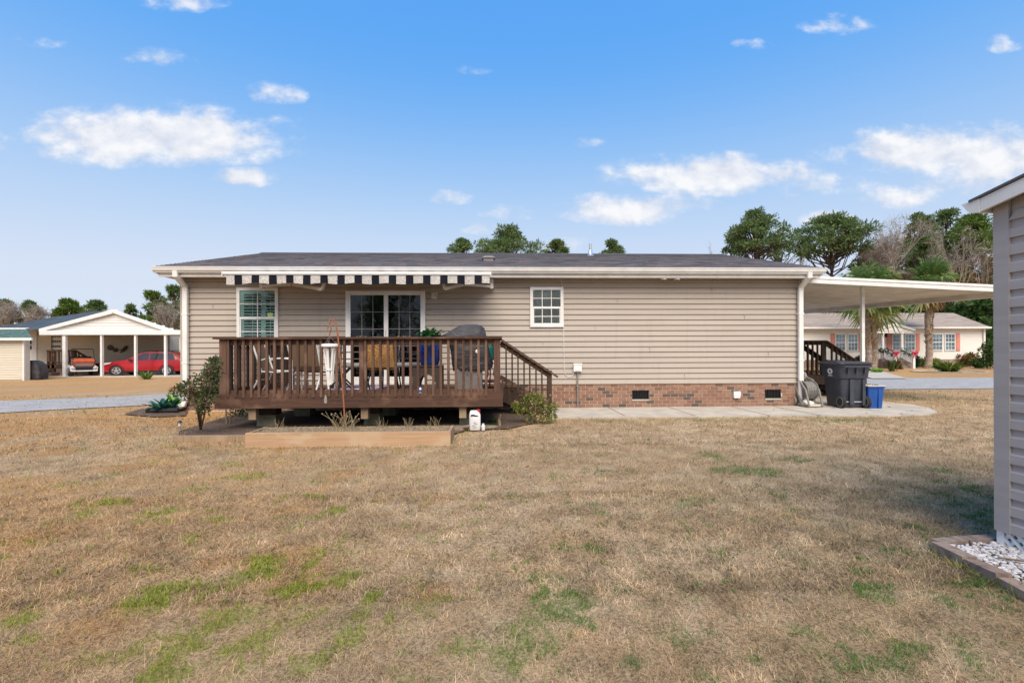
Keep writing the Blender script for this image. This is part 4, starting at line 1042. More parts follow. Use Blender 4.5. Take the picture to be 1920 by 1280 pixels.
def strapleaf(mb, base, az_, L, rise, droop, wd, n=5, r=None, fold=.25):
    r = RNG.random() if r is None else r
    pts = []
    for i in range(n+1):
        s = i/n; out = L*s*(1-.25*droop*s); z = rise*s-droop*L*.75*s*s
        pts.append(Vector(base)+Vector((math.cos(az_)*out, math.sin(az_)*out, z)))
    S = Vector((-math.sin(az_), math.cos(az_), 0))
    for i in range(n):
        wa = wd*math.sin(pi*min(.98, .12+.88*i/n))**.7; wb = wd*math.sin(pi*min(.985, .12+.88*(i+1)/n))**.7
        up = Vector((0, 0, fold))
        a, b_ = pts[i], pts[i+1]
        mb.quad(a-S*wa/2+up*wa, a, b_, b_-S*wb/2+up*wb, r); mb.quad(a, a+S*wa/2+up*wa, b_+S*wb/2+up*wb, b_, r)
for i in range(120):
    strapleaf(mb, (RNG.uniform(-.07, .07), RNG.uniform(-.07, .07), ph+RNG.uniform(-.03, .10)), RNG.random()*6.28, RNG.uniform(.14, .36), RNG.uniform(.10, .30), RNG.uniform(.5, 1.25), RNG.uniform(.07, .11), 6, fold=.18)
part('leaves', mb, M['lily'], r)
# covered grill
yg = 8.55; gx_ = ax(880, yg, 680)
r = thing('covered_grill', 'gas grill under a dark fitted cover on a grey cabinet', 'grill', (gx_, yg, ZD), local=True)
g = lambda p: ax(p, yg, 660)-gx_
zz = lambda p: az(p, yg, 880)-ZD
L = []
for (py, a, b_, d_) in ((692, 850, 922, .50), (680, 848, 924, .52), (660, 846, 918, .54), (643, 843, 914, .56), (636, 834, 911, .55), (630, 828, 911, .52), (622, 843, 910.5, .5), (615, 855, 908, .42), (610.5, 864, 902, .32), (608.5, 872, 894, .18)):
    wd = g(b_)-g(a); lp = rrect(wd, d_, min(wd, d_)*.3, zz(py), (g(a)+g(b_))/2, 0, 5)
    L.append([(x+.008*math.sin(i*2.1+py), y+.012*math.sin(i*1.7+py*.3), z+(.03*math.sin(i*.9) if py > 690 else 0)) for i, (x, y, z) in enumerate(lp)])
mb = MB(); mb.loft(L, .5); cv_ = part('cover', mb, M['cover'], r); shadesmooth(cv_, 50)
mb = MB(); x = g(895.5); z = zz(659); mb.ball((x, -.275, z), (.03, .012, .035), 10, 6); part('tag', mb, M['white'], cv_)
mb = MB(); mb.box(g(858), g(904), -.22, .22, .06, zz(688)); mb.box(g(858)-.012, g(904)+.012, -.23, .23, .02, .06); part('cabinet', mb, M['cabinet'], r)
mb = MB(); mb.box(g(880)-.004, g(880)+.004, -.224, -.2205, .09, zz(694)); mb.box(g(877)-.008, g(877)+.008, -.25, -.222, .30, .42); part('cabinet_door', mb, M['grey'], r)
# red stand with teal pot beside the grill
r = thing('plant_stand', 'red metal stand holding a teal pot, right of the covered grill', 'plant stand', (ax(920, 9.2, 700), 9.2, ZD), local=True)
mb = MB(); H1 = az(673, 9.2, 918)-ZD
for k in range(3):
    a = 2*pi*k/3+.4; mb.tube([(.16*math.cos(a), .16*math.sin(a), 0), (.06*math.cos(a), .06*math.sin(a), .25), (.10*math.cos(a), .10*math.sin(a), H1)], .014, 8)
mb.lathe([(.17, .10), (.17, .13)], n=16); mb.lathe([(.13, H1-.02), (.13, H1)], n=16); part('frame', mb, M['red'], r)
tp = thing('teal_pot', 'small teal flower pot on the red stand', 'flower pot', (ax(920, 9.2, 700), 9.2, ZD+H1), local=True)
mb = MB(); mb.lathe([(.075, 0), (.085, .02), (.10, .2), (.115, .22), (.115, .25), (.09, .25)], n=20); shadesmooth(part('pot', mb, M['teal'], tp), 50)
mb = MB()
for i in range(24): strapleaf(mb, (0, 0, .22), RNG.random()*6.28, RNG.uniform(.08, .18), RNG.uniform(.06, .16), .4, .04)
part('leaves', mb, M['rose'], tp)
# spray bottle on the ledge
xb = ax(788.5, YF+.02, 727)
r = thing('spray_bottle', 'small blue and white bottle standing on the deck edge', 'bottle', (xb, YF-.0, zft), local=True)
mb = MB(); mb.lathe([(.02, 0), (.021, .06), (.012, .08), (.012, .09)], n=12); part('bottle_body', mb, M['jug'], r)
mb = MB(); mb.lathe([(.0225, .01), (.0225, .05)], n=12); mb.lathe([(.014, .085), (.014, .105)], n=12); part('blue_cap', mb, M['bluebin'], r)
# crumpled leaves on cap rail
mb = MB()
for (pa, n) in ((490, 6), (676, 7), (758, 8), (600, 3)):
    for i in range(n):
        x = ax(pa, YF, 632)+RNG.uniform(-.09, .09); c = Vector((x, YF+RNG.uniform(-.03, .08), ZC+.008)); a = RNG.random()*6.28
        u = Vector((math.cos(a), math.sin(a), .3))*.022; v = Vector((-math.sin(a), math.cos(a), .2))*.014; mb.quad(c-u, c-v, c+u, c+v)
solo('rail_debris', mb, M['deadleaf'], 'dry leaf crumbs lying on the deck cap rail', 'leaves', kind='stuff')

# ------------------------------------------------------------------ shepherd hook and wind chime
yh = 6.84
def hp(px, py): return tuple(at(px, py, yh))
g0_ = gp(646, 797); 
r = thing('shepherd_hook', 'leaning rusty shepherd hook pole standing in the timber planter', 'hook', (hp(647, 800)[0], yh, 0.05))
mb = MB(); mb.tube([hp(647.5, 806), hp(643.5, 740), hp(637, 660), hp(633, 625), hp(630, 608), hp(626, 600), hp(621.5, 598.5), hp(618.5, 602), hp(618, 610), hp(621, 615), hp(619.5, 622), hp(617.5, 628), hp(618.5, 630)], [.012]*5+[.011]*2+[.009]*6, 8)
part('pole', mb, M['rust'], r)
mb = MB(); mb.tube([hp(618.2, 609), hp(615, 613), hp(614, 618)], .006, 6); part('side_hook', mb, M['rust'], r)
r = thing('wind_chime', 'white tube wind chime hanging from the rusty hook', 'wind chime', (hp(618, 690)[0], yh, az(760, yh, 618)))
sc = yh/F
def cp(px, py, dx=0, dy=0): p = at(px, py, yh); return (p.x+dx, yh+dy, p.z)
c0 = cp(618.5, 647.5)
mb = MB(); mb.lathe([(.10, -.022), (.118, -.015), (.118, .01), (.105, .022), (.02, .026)], c0, 22); part('top_disc', mb, M['white'], r)
mb = MB()
for k in range(3): a = 2*pi*k/3; mb.tube([cp(618.5, 630), (c0[0]+.09*math.cos(a), yh+.09*math.sin(a), c0[2]+.02)], .0018, 5)
mb.tube([c0, cp(611, 738)], .0016, 5); part('cord', mb, M['grey'], r)
ends = [(609, 655, 616.5, 729, -.02), (613.5, 655, 617, 713, .04), (617, 654, 618.5, 722, -.05), (621, 655, 619, 716, .03), (625, 655, 621, 720, -.03), (627.5, 655, 622.5, 718, .02), (615, 655, 615.5, 722, -.04)]
for (a, b_, c_, d_, dy) in ends:
    mb = MB(); mb.tube([cp(a, b_, 0, dy), cp(c_, d_, 0, dy*.3)], .0125, 10); part('tube', mb, M['steel'] if 0 else M['whitemetal'], r)
mb = MB(); c1 = cp(618, 693); mb.lathe([(.047, -.012), (.05, 0), (.047, .012)], c1, 14); mb.tube([cp(612, 691), cp(607, 690), cp(606, 694), cp(611, 695)], .004, 6); part('ribbon', mb, M['shutter'], r)
mb = MB(); cpd = cp(610.5, 748)
prof = [(0, .07), (.008, .05), (.017, .01), (.022, -.025), (.018, -.05), (0, -.062)]
pl = [(cpd[0]+x, cpd[2]+z) for x, z in prof]+[(cpd[0]-x, cpd[2]+z) for x, z in prof[-2:0:-1]]
mb.prism(pl, 'y', yh-.003, yh+.003); part('sail', mb, M['steel'], r)

# ------------------------------------------------------------------ planters and odds and ends by the deck
r = thing('timber_planter', 'low raised bed of orange pine timbers below the deck', 'planter', ((PLX0+PLX1)/2, 6.7, 0))
yp = 6.37; zp = az(810, yp, 650)
mb = MB(); mb.box(PLX0, PLX1, yp, yp+.045, -.03, zp); mb.box(PLX0+.6, PLX0+.603, yp-.001, yp, 0, zp-.01); part('front_board', mb, M['pine_x'], r)
for xx in (PLX0, PLX1-.04):
    mb = MB(); mb.box(xx, xx+.04, yp+.045, 6.92, -.03, zp-.004); part('end_board', mb, M['oldwood'], r)
mb = MB(); mb.box(PLX0+.04, PLX1-.04, 6.88, 6.92, -.03, zp-.01); part('back_board', mb, M['oldwood'], r)
mb = MB(); nx_, ny_ = 40, 10
for i in range(nx_):
    for j in range(ny_):
        P = []
        for (a, b_) in ((i, j), (i+1, j), (i+1, j+1), (i, j+1)):
            x = PLX0+.04+(PLX1-PLX0-.08)*a/nx_; y = yp+.046+(6.88-yp-.05)*b_/ny_; P.append((x, y, zp-.035+.03*float(fbm(x*5, y*5, 8))))
        mb.quad(*P)
part('bed_soil', mb, M['soil'], r, smooth=True)
mb = MB()
for i in range(1500):
    x = RNG.uniform(PLX0+.05, PLX1-.05); y = RNG.uniform(yp+.07, 6.86); h = RNG.uniform(.02, .06); a = RNG.random()*6.28; l_ = RNG.uniform(-.04, .04)
    mb.quad((x, y, zp-.03), (x+.004, y, zp-.03), (x+math.cos(a)*.04+.002, y+l_, zp-.02+h*.7), (x+math.cos(a)*.04, y+l_, zp-.02+h*.7))
part('dry_grass', mb, M['drygrass'], r, kind='stuff')
# dry flower stalks round the pole
mb = MB(); xk = hp(650, 795)[0]; mb.ball((xk, 6.77, zp-.03), (.24, .12, .018), 12, 4)
for i in range(46):
    x = xk+RNG.gauss(0, .10); y = 6.8+RNG.uniform(-.15, .08); h = RNG.uniform(.08, .26)
    tip = (x+RNG.gauss(0, .09), y+RNG.gauss(0, .05), zp-.02+h); mb.tube([(x, y, zp-.03), ((x+tip[0])/2+RNG.gauss(0, .02), y, zp+h*.5), tip], .0025, 4)
    if i % 3 == 0: mb.ball(tip, (.011, .011, .01), 6, 4)
solo('dry_weed', mb, M['drygrass'], 'dead flower stalks sprouting around the rusty pole in the timber planter', 'weed')
for i, pa in enumerate((535, 720, 770, 818)):
    mb = MB(); xk = ax(pa, 7.0, 800); mb.ball((xk, 6.86, zp-.03), (.08, .04, .015), 10, 4)
    for k in range(12):
        x = xk+RNG.gauss(0, .035); h = RNG.uniform(.05, .16); mb.tube([(x, 6.86, zp-.03), (x+RNG.gauss(0, .04), 6.85, zp-.02+h)], .0022, 4)
    solo('dry_weed', mb, M['drygrass'], 'short dead weed tuft along the back of the timber planter', 'weed', 'weed tufts in the planter')
mb = MB(); p0 = gp(323, 822); p1 = gp(457, 812); xa, xb = ax(324, 6.72, 818), PLX0-.02
mb.prism([(xa, 0), (xa+.01, .085), (xb, .09), (xb, 0)], 'y', 6.70, 6.79); solo('edging_timber', mb, M['oldwood'], 'weathered timber edging the mulch bed under the reddish shrub', 'timber')
# white jug with red cap
xj = ax(890.5, 7.45, 787)
r = thing('jug', 'white plastic jug with a red cap beside the deck pier', 'jug', (xj, 7.45, .02), local=True)
s_ = 7.45/F; wj = 21*s_
mb = MB(); mb.loft([rrect(wj*.96, .10, .03, 0), rrect(wj, .11, .03, .015), rrect(wj, .11, .03, .23), rrect(wj*.86, .10, .03, .27, -.006), rrect(wj*.62, .07, .02, .295, -.014), rrect(wj*.5, .05, .02, .30, -.014)], .5)
shadesmooth(part('jug_body', mb, M['jug'], r), 60)
mb = MB(); mb.lathe([(.026, .265), (.03, .27), (.03, .31), (.024, .315)], (wj*.30, 0, 0), 14); part('cap', mb, M['red'] if 0 else mat('red cap', (.50, .02, .03)), r)
lb = mat('black print', (.03, .03, .03))
mb = MB(); pl = [(-.065, .225), (-.05, .245), (-.01, .243), (.015, .232), (.05, .226), (.055, .215), (.02, .208), (-.02, .214), (-.06, .212)]; mb.prism(pl, 'y', -.0575, -.0552); 
for (a, b_, c_, d_) in ((-.05, .06, .0, .075), (-.02, .085, .05, .10), (-.03, .11, .03, .118), (-.045, .035, .04, .045)): mb.prism([(a, b_), ((a+c_)/2, b_+.012), (c_, d_), ((a+c_)/2, b_+.003)], 'y', -.0572, -.0552)
part('print', mb, lb, r)
mb = MB(); xs = ax(906, 7.4, 795); mb.lathe([(.028, 0), (.03, .06), (.018, .08), (.018, .10)], (xs, 7.42, .02), 12); solo('small_bottle', mb, M['jug'], 'small white bottle on the ground next to the white jug', 'bottle')
# flagstones and stump by the deck corner
mb = MB(); c = gp(884, 805); mb.loft([[(c.x+math.cos(a)*.42*(1+.1*math.sin(3*a)), c.y+.12+math.sin(a)*.16, z) for a in [2*pi*i/14 for i in range(14)]] for z in (0, .035)]); solo('stepping_stone', mb, M['pier'], 'flat grey stone under the white jug', 'stone')
mb = MB(); c = gp(852, 808); mb.bar((c.x, c.y-.05, .03), (c.x+.26, c.y+.02, .07), .1, .05); mb.bar((c.x-.02, c.y+.1, .04), (c.x+.22, c.y-.08, .09), .09, .03); solo('broken_brick', mb, M['edging'], 'rusty brown broken bricks at the right end of the timber planter', 'brick')
mb = MB(); c = gp(937, 800); mb.tube([(c.x, c.y, 0), (c.x-.01, c.y+.02, .12), (c.x+.01, c.y, .2)], [.03, .022, .02], 8); solo('wooden_stake', mb, M['oldwood'], 'short bare wooden stake between the jug and the flowering shrub', 'stake')
mb = MB(); c = gp(925, 795); mb.ball((c.x, c.y+.1, .01), (.06, .04, .012), 10, 4)
for i in range(60): 
    x, y = c.x+RNG.gauss(0, .025), c.y+.1+RNG.gauss(0, .02); strapleaf(mb, (x, y, .01), RNG.random()*6.28, RNG.uniform(.05, .11), RNG.uniform(.03, .1), .4, .018, 3)
solo('weed', mb, M['rose'], 'small green weed patch in the mulch right of the white jug', 'weed')
# path light
c = gp(337, 811); r = thing('path_light', 'small metal solar path light at the corner of the mulch bed', 'garden light', (c.x, c.y, 0), local=True)
mb = MB(); mb.tube([(0, 0, 0), (0, 0, .10)], .009, 8); part('stake', mb, M['steel'], r)
mb = MB(); mb.lathe([(.016, .10), (.02, .11), (.02, .155), (.016, .16)], n=12); part('lamp_lens', mb, M['lamp'], r)
mb = MB(); mb.lathe([(.036, .158), (.03, .17), (.012, .185)], n=12); part('lamp_cap', mb, M['blackmetal'], r)
# broad bladed plants at the downspout
def bladeplant(px, py, m, n, label, L, rise, wd):
    c = gp(px, py); c = c+(c-CAM).normalized()*.38; c.z = 0; mb = MB()
    for i in range(n): strapleaf(mb, (c.x+RNG.gauss(0, .04), c.y+RNG.gauss(0, .04), .01), RNG.random()*6.28, L*RNG.uniform(.7, 1.2), rise*RNG.uniform(.6, 1.15), RNG.uniform(.15, .6), wd*RNG.uniform(.8, 1.2), 6)
    return solo('bladed_plant', mb, m, label, 'plant')
bladeplant(308, 777, M['aspi'], 42, 'blue green broad bladed plant left of the house downspout', .36, .32, .085)
bladeplant(332, 775, M['lime'], 26, 'lime green broad bladed plant against the house downspout', .22, .38, .085)

# ------------------------------------------------------------------ shrubs by the deck
def shrub(label, stems, clumps, leaf, L, W, per, name='shrub', extra=None, rlo=0, rhi=1):
    base = stems[0][0]
    r = thing(name, label, 'shrub', base)
    mb = MB()
    for s in stems: mb.tube(s, [.016*(1-.6*i/(len(s)-1)) for i in range(len(s))], 6)
    part('stems', mb, M['stem'], r)
    mb = MB()
    for (c, s) in clumps: clump(mb, c, s, int(per), L, W, rlo, rhi, .3, .55)
    part('foliage', mb, leaf, r)
    if extra: part(extra[0], extra[1], extra[2], r)
    return r
ys = 7.15
def sp(px, py, y=ys): return tuple(at(px, py, y))
base = gp(376, 806); B0 = (base.x, base.y, 0); ys = base.y+.1
st = [[B0, sp(370, 770), sp(352, 730)], [B0, sp(377, 765), sp(380, 715)], [B0, sp(385, 770), sp(396, 720)], [B0, sp(372, 760), sp(362, 740)], [sp(365, 745), sp(345, 728), sp(328, 738)], [sp(380, 720), sp(395, 695), sp(402, 675)]]
cl_ = [(sp(352, 728), (.13, .15, .10)), (sp(335, 733), (.09, .1, .06)), (sp(367, 722), (.15, .16, .12)), (sp(385, 712), (.16, .16, .13)), (sp(398, 700), (.13, .14, .13)), (sp(403, 682), (.09, .1, .1)), (sp(384, 742), (.14, .13, .10)), (sp(375, 757), (.10, .10, .09)), (sp(390, 730), (.14, .13, .12)), (sp(357, 742), (.1, .1, .07)), (sp(382, 768), (.07, .08, .07))]
shrub('reddish nandina shrub with bare lower stems at the left end of the deck', st, cl_, M['nandina'], .055, .024, 120)
ys2 = 8.3
st = [[(ax(425, ys2, 790), ys2, 0), at(423, 760, ys2), at(410, 710, ys2)], [(ax(432, ys2, 790), ys2, 0), at(432, 760, ys2), at(415, 690, ys2)]]
st = [[tuple(p) for p in s] for s in st]
cl_ = [(sp(405, 700, ys2), (.2, .2, .2)), (sp(400, 725, ys2), (.18, .2, .18)), (sp(412, 683, ys2), (.14, .16, .12)), (sp(396, 742, ys2), (.12, .15, .12)), (sp(418, 715, ys2), (.16, .2, .2))]
shrub('dark green glossy shrub behind the reddish nandina against the deck railing', st, cl_, M['darkshrub'], .06, .028, 260)
st = [[(ax(p, 9.3, 790), 9.3, 0), (ax(p, 9.3, 790)+.02, 9.3, .25)] for p in (440, 455, 468)]
shrub('low dark plant in the shade under the left end of the deck', st, [(tuple(at(p, 776, 9.2)), (.12, .12, .12)) for p in (440, 456, 470)], M['darkshrub'], .05, .024, 120)
base = gp(1004, 795); yb2 = base.y+.05
st = [[(base.x+dx, yb2, 0), (base.x+dx*3, yb2+RNG.uniform(-.1, .1), .25+RNG.random()*.15)] for dx in (-.09, -.04, .0, .05, .1)]
cl_ = []
for (px, py, s) in ((985, 760, 14), (1003, 752, 15), (1020, 760, 14), (975, 770, 11), (1030, 772, 12), (990, 776, 15), (1010, 775, 16), (1022, 782, 10), (1000, 785, 12), (1012, 748, 9), (993, 747, 9), (968, 762, 7), (1038, 764, 8), (1035, 781, 8)):
    cl_.append((sp(px, py, yb2), (s*yb2/F*1.05, .14, s*yb2/F)))
pm = MB()
for (px, py) in ((1003, 775), (1010, 782), (995, 764), (1013, 778), (1032, 741), (965, 752), (998, 757), (1020, 772)):
    for k in range(9): pm.quads(leafquads(np.array([sp(px, py, yb2-.17)]), rdirs(1), .022, .02), [RNG.random()])
shrub('yellow green flowering shrub with a few pink blooms at the foot of the steps', st, cl_, M['rose'], .042, .024, 105, name='flowering_shrub', extra=('blooms', pm, M['petal']))
# ------------------------------------------------------------------ CARPORT
YC = 10.15; XC = 11.5
xA = XR+.03; zA = az(517.5, YC, 1520); xB = ax(1866, YC, 535); zB = az(534, YC, 1866)
sx = (zB-zA)/(xB-ax(1520, YC, 517)); zA = zA-sx*(ax(1520, YC, 517)-xA)
YB = 17.9
zbk = az(588, 17.6, 1505)+.20; sy = (zbk-(zA+sx*(XC-xA)))/(17.6-YC)
def zc(x, y): return zA+sx*(x-xA)+sy*(y-YC)
cpt = thing('carport', 'white metal carport roof attached to the right end of the house', 'carport', ((xA+XC)/2, 14, 0))
mb = MB(); x_, X_ = xA, XC
mb.add([(x, y, zc(x, y)+dz) for dz in (-.05, -.02) for x, y in ((x_, YC+.02), (X_, YC+.02), (X_, YB), (x_, YB))], [(0, 1, 2, 3), (7, 6, 5, 4), (0, 4, 5, 1), (1, 5, 6, 2), (2, 6, 7, 3), (3, 7, 4, 0)])
part('roof_deck', mb, M['whiteold'], cpt)
mb = MB(); y = YC+.2
while y < YB: mb.bar((x_, y, zc(x_, y)-.075), (X_-.05, y, zc(X_-.05, y)-.075), .045, .05); mb.bar((x_, y+.1, zc(x_, y+.1)-.054), (X_-.05, y+.1, zc(X_-.05, y+.1)-.054), .02, .008); y += .2
part('ribs', mb, M['whiteold'], cpt)
mb = MB(); y = YC+.3
while y < YB: mb.bar((x_, y, zc(x_, y)-.053), (X_-.05, y, zc(X_-.05, y)-.053), .022, .006); y += .4
part('panel_seams', mb, M['oldwood'], cpt)
mb = MB(); mb.bar((x_, YC, zc(x_, YC)-.075), (X_+.08, YC, zc(X_+.08, YC)-.075), .03, .15); mb.bar((x_, YC-.022, zc(x_, YC)-.03), (X_+.08, YC-.022, zc(X_+.08, YC)-.03), .014, .05); part('front_fascia', mb, M['white'], cpt)
mb = MB(); mb.bar((XC, YC+.02, zc(XC, YC)-.11), (XC, YB, zc(XC, YB)-.11), .13, .2); part('edge_beam', mb, M['whiteold'], cpt)
mb = MB(); mb.box(x_-.06, x_+.10, YC-.03, YC+.12, zc(x_, YC)-.16, zc(x_, YC)-.06); part('end_cap', mb, M['whiteold'], cpt)
for (px, Y) in ((1617, 10.75), (1890, 10.75)):
    x = ax(px, Y, 650); mb = MB(); mb.box(x-.034, x+.034, Y-.034, Y+.034, .0, zc(x, Y)-.08); mb.box(x-.065, x+.065, Y-.065, Y+.065, .031, .045); part('post', mb, M['whiteold'], cpt)

# ------------------------------------------------------------------ side steps under the carport
YS = 12.3
X0 = XR+.02; X1 = ax(1550, YS, 650); X2 = ax(1630, YS, 692); zr = az(638, YS, 1530); zfl = az(702, YS, 1530)
st_ = thing('side_steps', 'dark brown wooden landing and stairs at the side door under the carport', 'steps', (X1, YS+.6, 0))
mb = MB(); mb.box(X0, X1, YS+.03, YS+1.2, zfl-.05, zfl); part('landing', mb, M['wood_dark'], st_)
mb = MB(); mb.box(X0, X1, YS, YS+.04, zfl-.25, zfl-.002); part('fascia', mb, M['wood_dark'], st_)
z2 = az(692, YS, 1630)
def rl2(x): return zr if x < X1 else zr+(z2-zr)*(x-X1)/(X2-X1)
for yy in (YS, YS+1.16):
    mb = MB(); mb.box(X0, X1-.02, yy-.05, yy+.09, zr-.035, zr); part('cap_rail', mb, M['wood_dark'], st_)
    mb = MB(); mb.bar((X1-.02, yy+.02, zr-.017), (X2, yy+.02, z2-.017), .14, .035); part('handrail', mb, M['wood_dark'], st_)
    mb = MB(); mb.bar((X1, yy+.03, zr-.1), (X2-.1, yy+.03, rl2(X2-.1)-.1), .036, .08); part('stair_rail', mb, M['wood_dark'], st_)
    mb = MB(); mb.box(X0, X1-.1, yy+.02, yy+.056, zr-.12, zr-.036); mb.box(X0, X1-.1, yy+.02, yy+.056, zfl+.03, zfl+.11); part('landing_rail', mb, M['wood_dark'], st_)
    for xx in (X1-.10, X2-.16):
        mb = MB(); mb.box(xx, xx+.09, yy, yy+.09, 0 if yy > YS or xx > X1 else zfl, rl2(xx+.05)-.03); part('post', mb, M['wood_dark'], st_)
    mb = MB(); mb.prism([(X1-.001, zfl-.02), (X1+.1, zfl-.02), (X2-.05, 0), (X2-.35, 0), (X1-.001, zfl-.28)], 'y', yy+.042, yy+.08); part('stringer', mb, M['wood_dark'], st_)
    x = X0+.09
    while x < X2-.2:
        if abs(x-X1+.05) > .06: part('baluster', baluster(x, yy-.012 if yy == YS else yy, rl2(x)-.04, (zfl-.0 if x < X1 else max(.05, zfl-.04-(x-X1)*.62)), .018), M['wood_dark'], st_)
        x += .128
for k in range(4):
    xx = X1+.02+k*.25; z = zfl-.155*(k+1); mb = MB(); mb.box(xx, xx+.26, YS+.09, YS+1.15, max(z-.036, .03), max(z, .066)); part('tread', mb, M['wood_dark'], st_)
mb = MB(); mb.bar((X0, YS+1.1, az(648, YS+1.1, 1507)), (X1, YS+1.1, az(684, YS+1.1, 1545)), .036, .1); part('brace', mb, M['wood_dark'], st_)

# ------------------------------------------------------------------ hose reel
c = gp(1531, 764, .03); r = thing('hose_reel', 'grey plastic hose reel cart wound with grey hose beside the wheeled bin', 'hose reel', (c.x-.02, c.y+.33, .03), rad(-84), local=True)
for s in (-1, 1):
    y = s*.155; mb = MB()
    mb.bar((-.22, y, .70), (.10, y, .02), .035, .06, up=(0, 1, 0)); mb.bar((.10, y, .03), (.30, y, .03), .04, .045)
    mb.tube([(-.20, y, .62), (.02, y, .56), (.20, y, .36), (.30, y, .03)], .02, 8); part('side_frame', mb, M['grey'], r)
    mb = MB(); yq = y*.8; mb.lathe([(.185, -.008), (.215, -.008), (.22, 0), (.215, .008), (.185, .008), (.185, -.008)], (0.02, yq, .34), 24, axis='y', cap=False); mb.lathe([(.05, -.008), (.05, .008)], (0.02, yq, .34), 12, axis='y')
    for k in range(5): th = 2*pi*k/5; mb.bar((.02+.04*math.cos(th), yq, .34+.04*math.sin(th)), (.02+.19*math.cos(th), yq, .34+.19*math.sin(th)), .03, .012, up=(0, 1, 0))
    part('drum_rim', mb, M['grey'], r)
mb = MB(); mb.tube([(-.22, -.18, .70), (-.22, .18, .70)], .02, 8); mb.box(-.2, -.16, -.15, .15, .56, .62); part('handle', mb, M['grey'], r)
mb = MB(); mb.lathe([(.07, -.12), (.07, .12)], (0.02, 0, .34), 16, axis='y')
for lay in range(5):
    for k in range(9):
        q = .085+lay*.024; yy = -.10+.025*k; cx_ = .02+RNG.uniform(-.006, .006)
        mb.tube([(cx_+q*math.cos(2*pi*i/20), yy, .34+q*math.sin(2*pi*i/20)) for i in range(21)], .0125, 6, cap=False)
part('hose', mb, M['hose'], r, smooth=True)
for s in (-1, 1):
    mb = MB(); mb.lathe([(.02, -.02), (.10, -.02), (.105, 0), (.10, .02), (.02, .02)], (-.12, s*.20, .105), 18, axis='y'); part('wheel', mb, M['grey'], r)
mb = MB(); mb.box(-.12, .28, -.14, .14, .02, .06); part('tray', mb, M['armor'], r)

# ------------------------------------------------------------------ wheeled bin
c = gp(1578, 766, .03); r = thing('wheeled_bin', 'dark grey wheeled trash bin with a round white emblem on its side', 'bin', (c.x+.33, c.y+.36, .03), rad(-3), local=True)
mb = MB()
L = [rrect(.45, .50, .05, .03), rrect(.52, .58, .05, .56), rrect(.525, .59, .05, .60)]
mb.loft([rrect(.44, .46, .05, 0), rrect(.46, .50, .05, .03), rrect(.535, .58, .05, .60), rrect(.585, .64, .06, .62), rrect(.62, .70, .06, .86), rrect(.655, .735, .05, .865), rrect(.655, .735, .05, .895)], .5)
for x in (-.17, .0, .17): mb.box(x-.014, x+.014, -.39, -.345, .72, .86)
mb.box(-.1, -.02, -.325, -.27, .08, .60); mb.box(.16, .22, -.32, -.27, .06, .60)
shadesmooth(part('bin_body', mb, M['bin'], r), 35)
mb = MB(); mb.loft([rrect(.67, .77, .05, .897), rrect(.69, .79, .05, .92), rrect(.66, .74, .08, .95), rrect(.40, .5, .08, .965)], .5); mb.box(-.25, .25, -.40, -.365, .915, .945); mb.box(-.3, .02, -.2, .3, .955, .972); shadesmooth(part('lid', mb, M['bin'], r, label='sagging dark grey lid'), 30)
mb = MB(); mb.tube([(-.27, -.40, .88), (-.27, -.43, .86), (.27, -.43, .86), (.27, -.40, .88)], .014, 8); part('handle', mb, M['bin'], r)
for s in (-1, 1):
    mb = MB(); mb.lathe([(.03, -.03), (.115, -.03), (.13, -.02), (.13, .02), (.115, .03), (.03, .03)], (s*.255, -.285, .13), 22, axis='x'); w_ = part('wheel', mb, M['tyre'], r)
    mb = MB(); mb.lathe([(.088, -.034), (.105, -.034), (.105, .034), (.088, .034)], (s*.255, -.285, .13), 22, axis='x', cap=False); part('rim', mb, M['grey'], w_)
mb = MB(); mb.tube([(-.25, -.285, .13), (.25, -.285, .13)], .012, 8); part('axle', mb, M['steel'], r)
# emblem on the left face: ring with a dark star, fan of print below
def facex(z): return -(.292+.018*(z-.62)/.24)-.0035
mb = MB(); ce = (.0, .755); n = 20
def fp(y, z): return (facex(z), y, z)
for j in range(n):
    a, b_ = 2*pi*j/n, 2*pi*(j+1)/n
    mb.quad(fp(ce[0]+.028*math.cos(a), ce[1]+.028*math.sin(a)), fp(ce[0]+.028*math.cos(b_), ce[1]+.028*math.sin(b_)), fp(ce[0]+.085*math.cos(b_), ce[1]+.062*math.sin(b_)), fp(ce[0]+.085*math.cos(a), ce[1]+.062*math.sin(a)))
for k in range(-3, 4): mb.quad(fp(k*.024-.008, .65), fp(k*.024+.008, .65), fp(k*.018+.006, .69-abs(k)*.004), fp(k*.018-.006, .69-abs(k)*.004))
part('emblem', mb, M['jug'], r)
# ------------------------------------------------------------------ blue recycling tub
c = gp(1631, 766, .03); r = thing('recycling_tub', 'blue plastic recycling tub with a pale lid next to the wheeled bin', 'tub', (c.x+.17, c.y+.20, .03), rad(-4), local=True); r.scale = (.88, .9, .95)
mb = MB(); mb.loft([rrect(.32, .34, .03, 0), rrect(.37, .40, .03, .44), rrect(.40, .43, .03, .445), rrect(.40, .43, .03, .475)], .5); mb.box(.04, .07, -.21, -.185, .02, .44); shadesmooth(part('tub_body', mb, M['bluebin'], r), 35)
mb = MB(); mb.loft([rrect(.42, .45, .03, .477), rrect(.43, .46, .03, .487), rrect(.40, .43, .03, .497)], .5); part('lid', mb, M['armor'], r)
mb = MB()
for k in range(7): mb.ball((.05+RNG.gauss(0, .05), RNG.gauss(0, .06), .505), (.022, .016, .01), 6, 4)
part('dry_leaves', mb, M['mulch'], r)

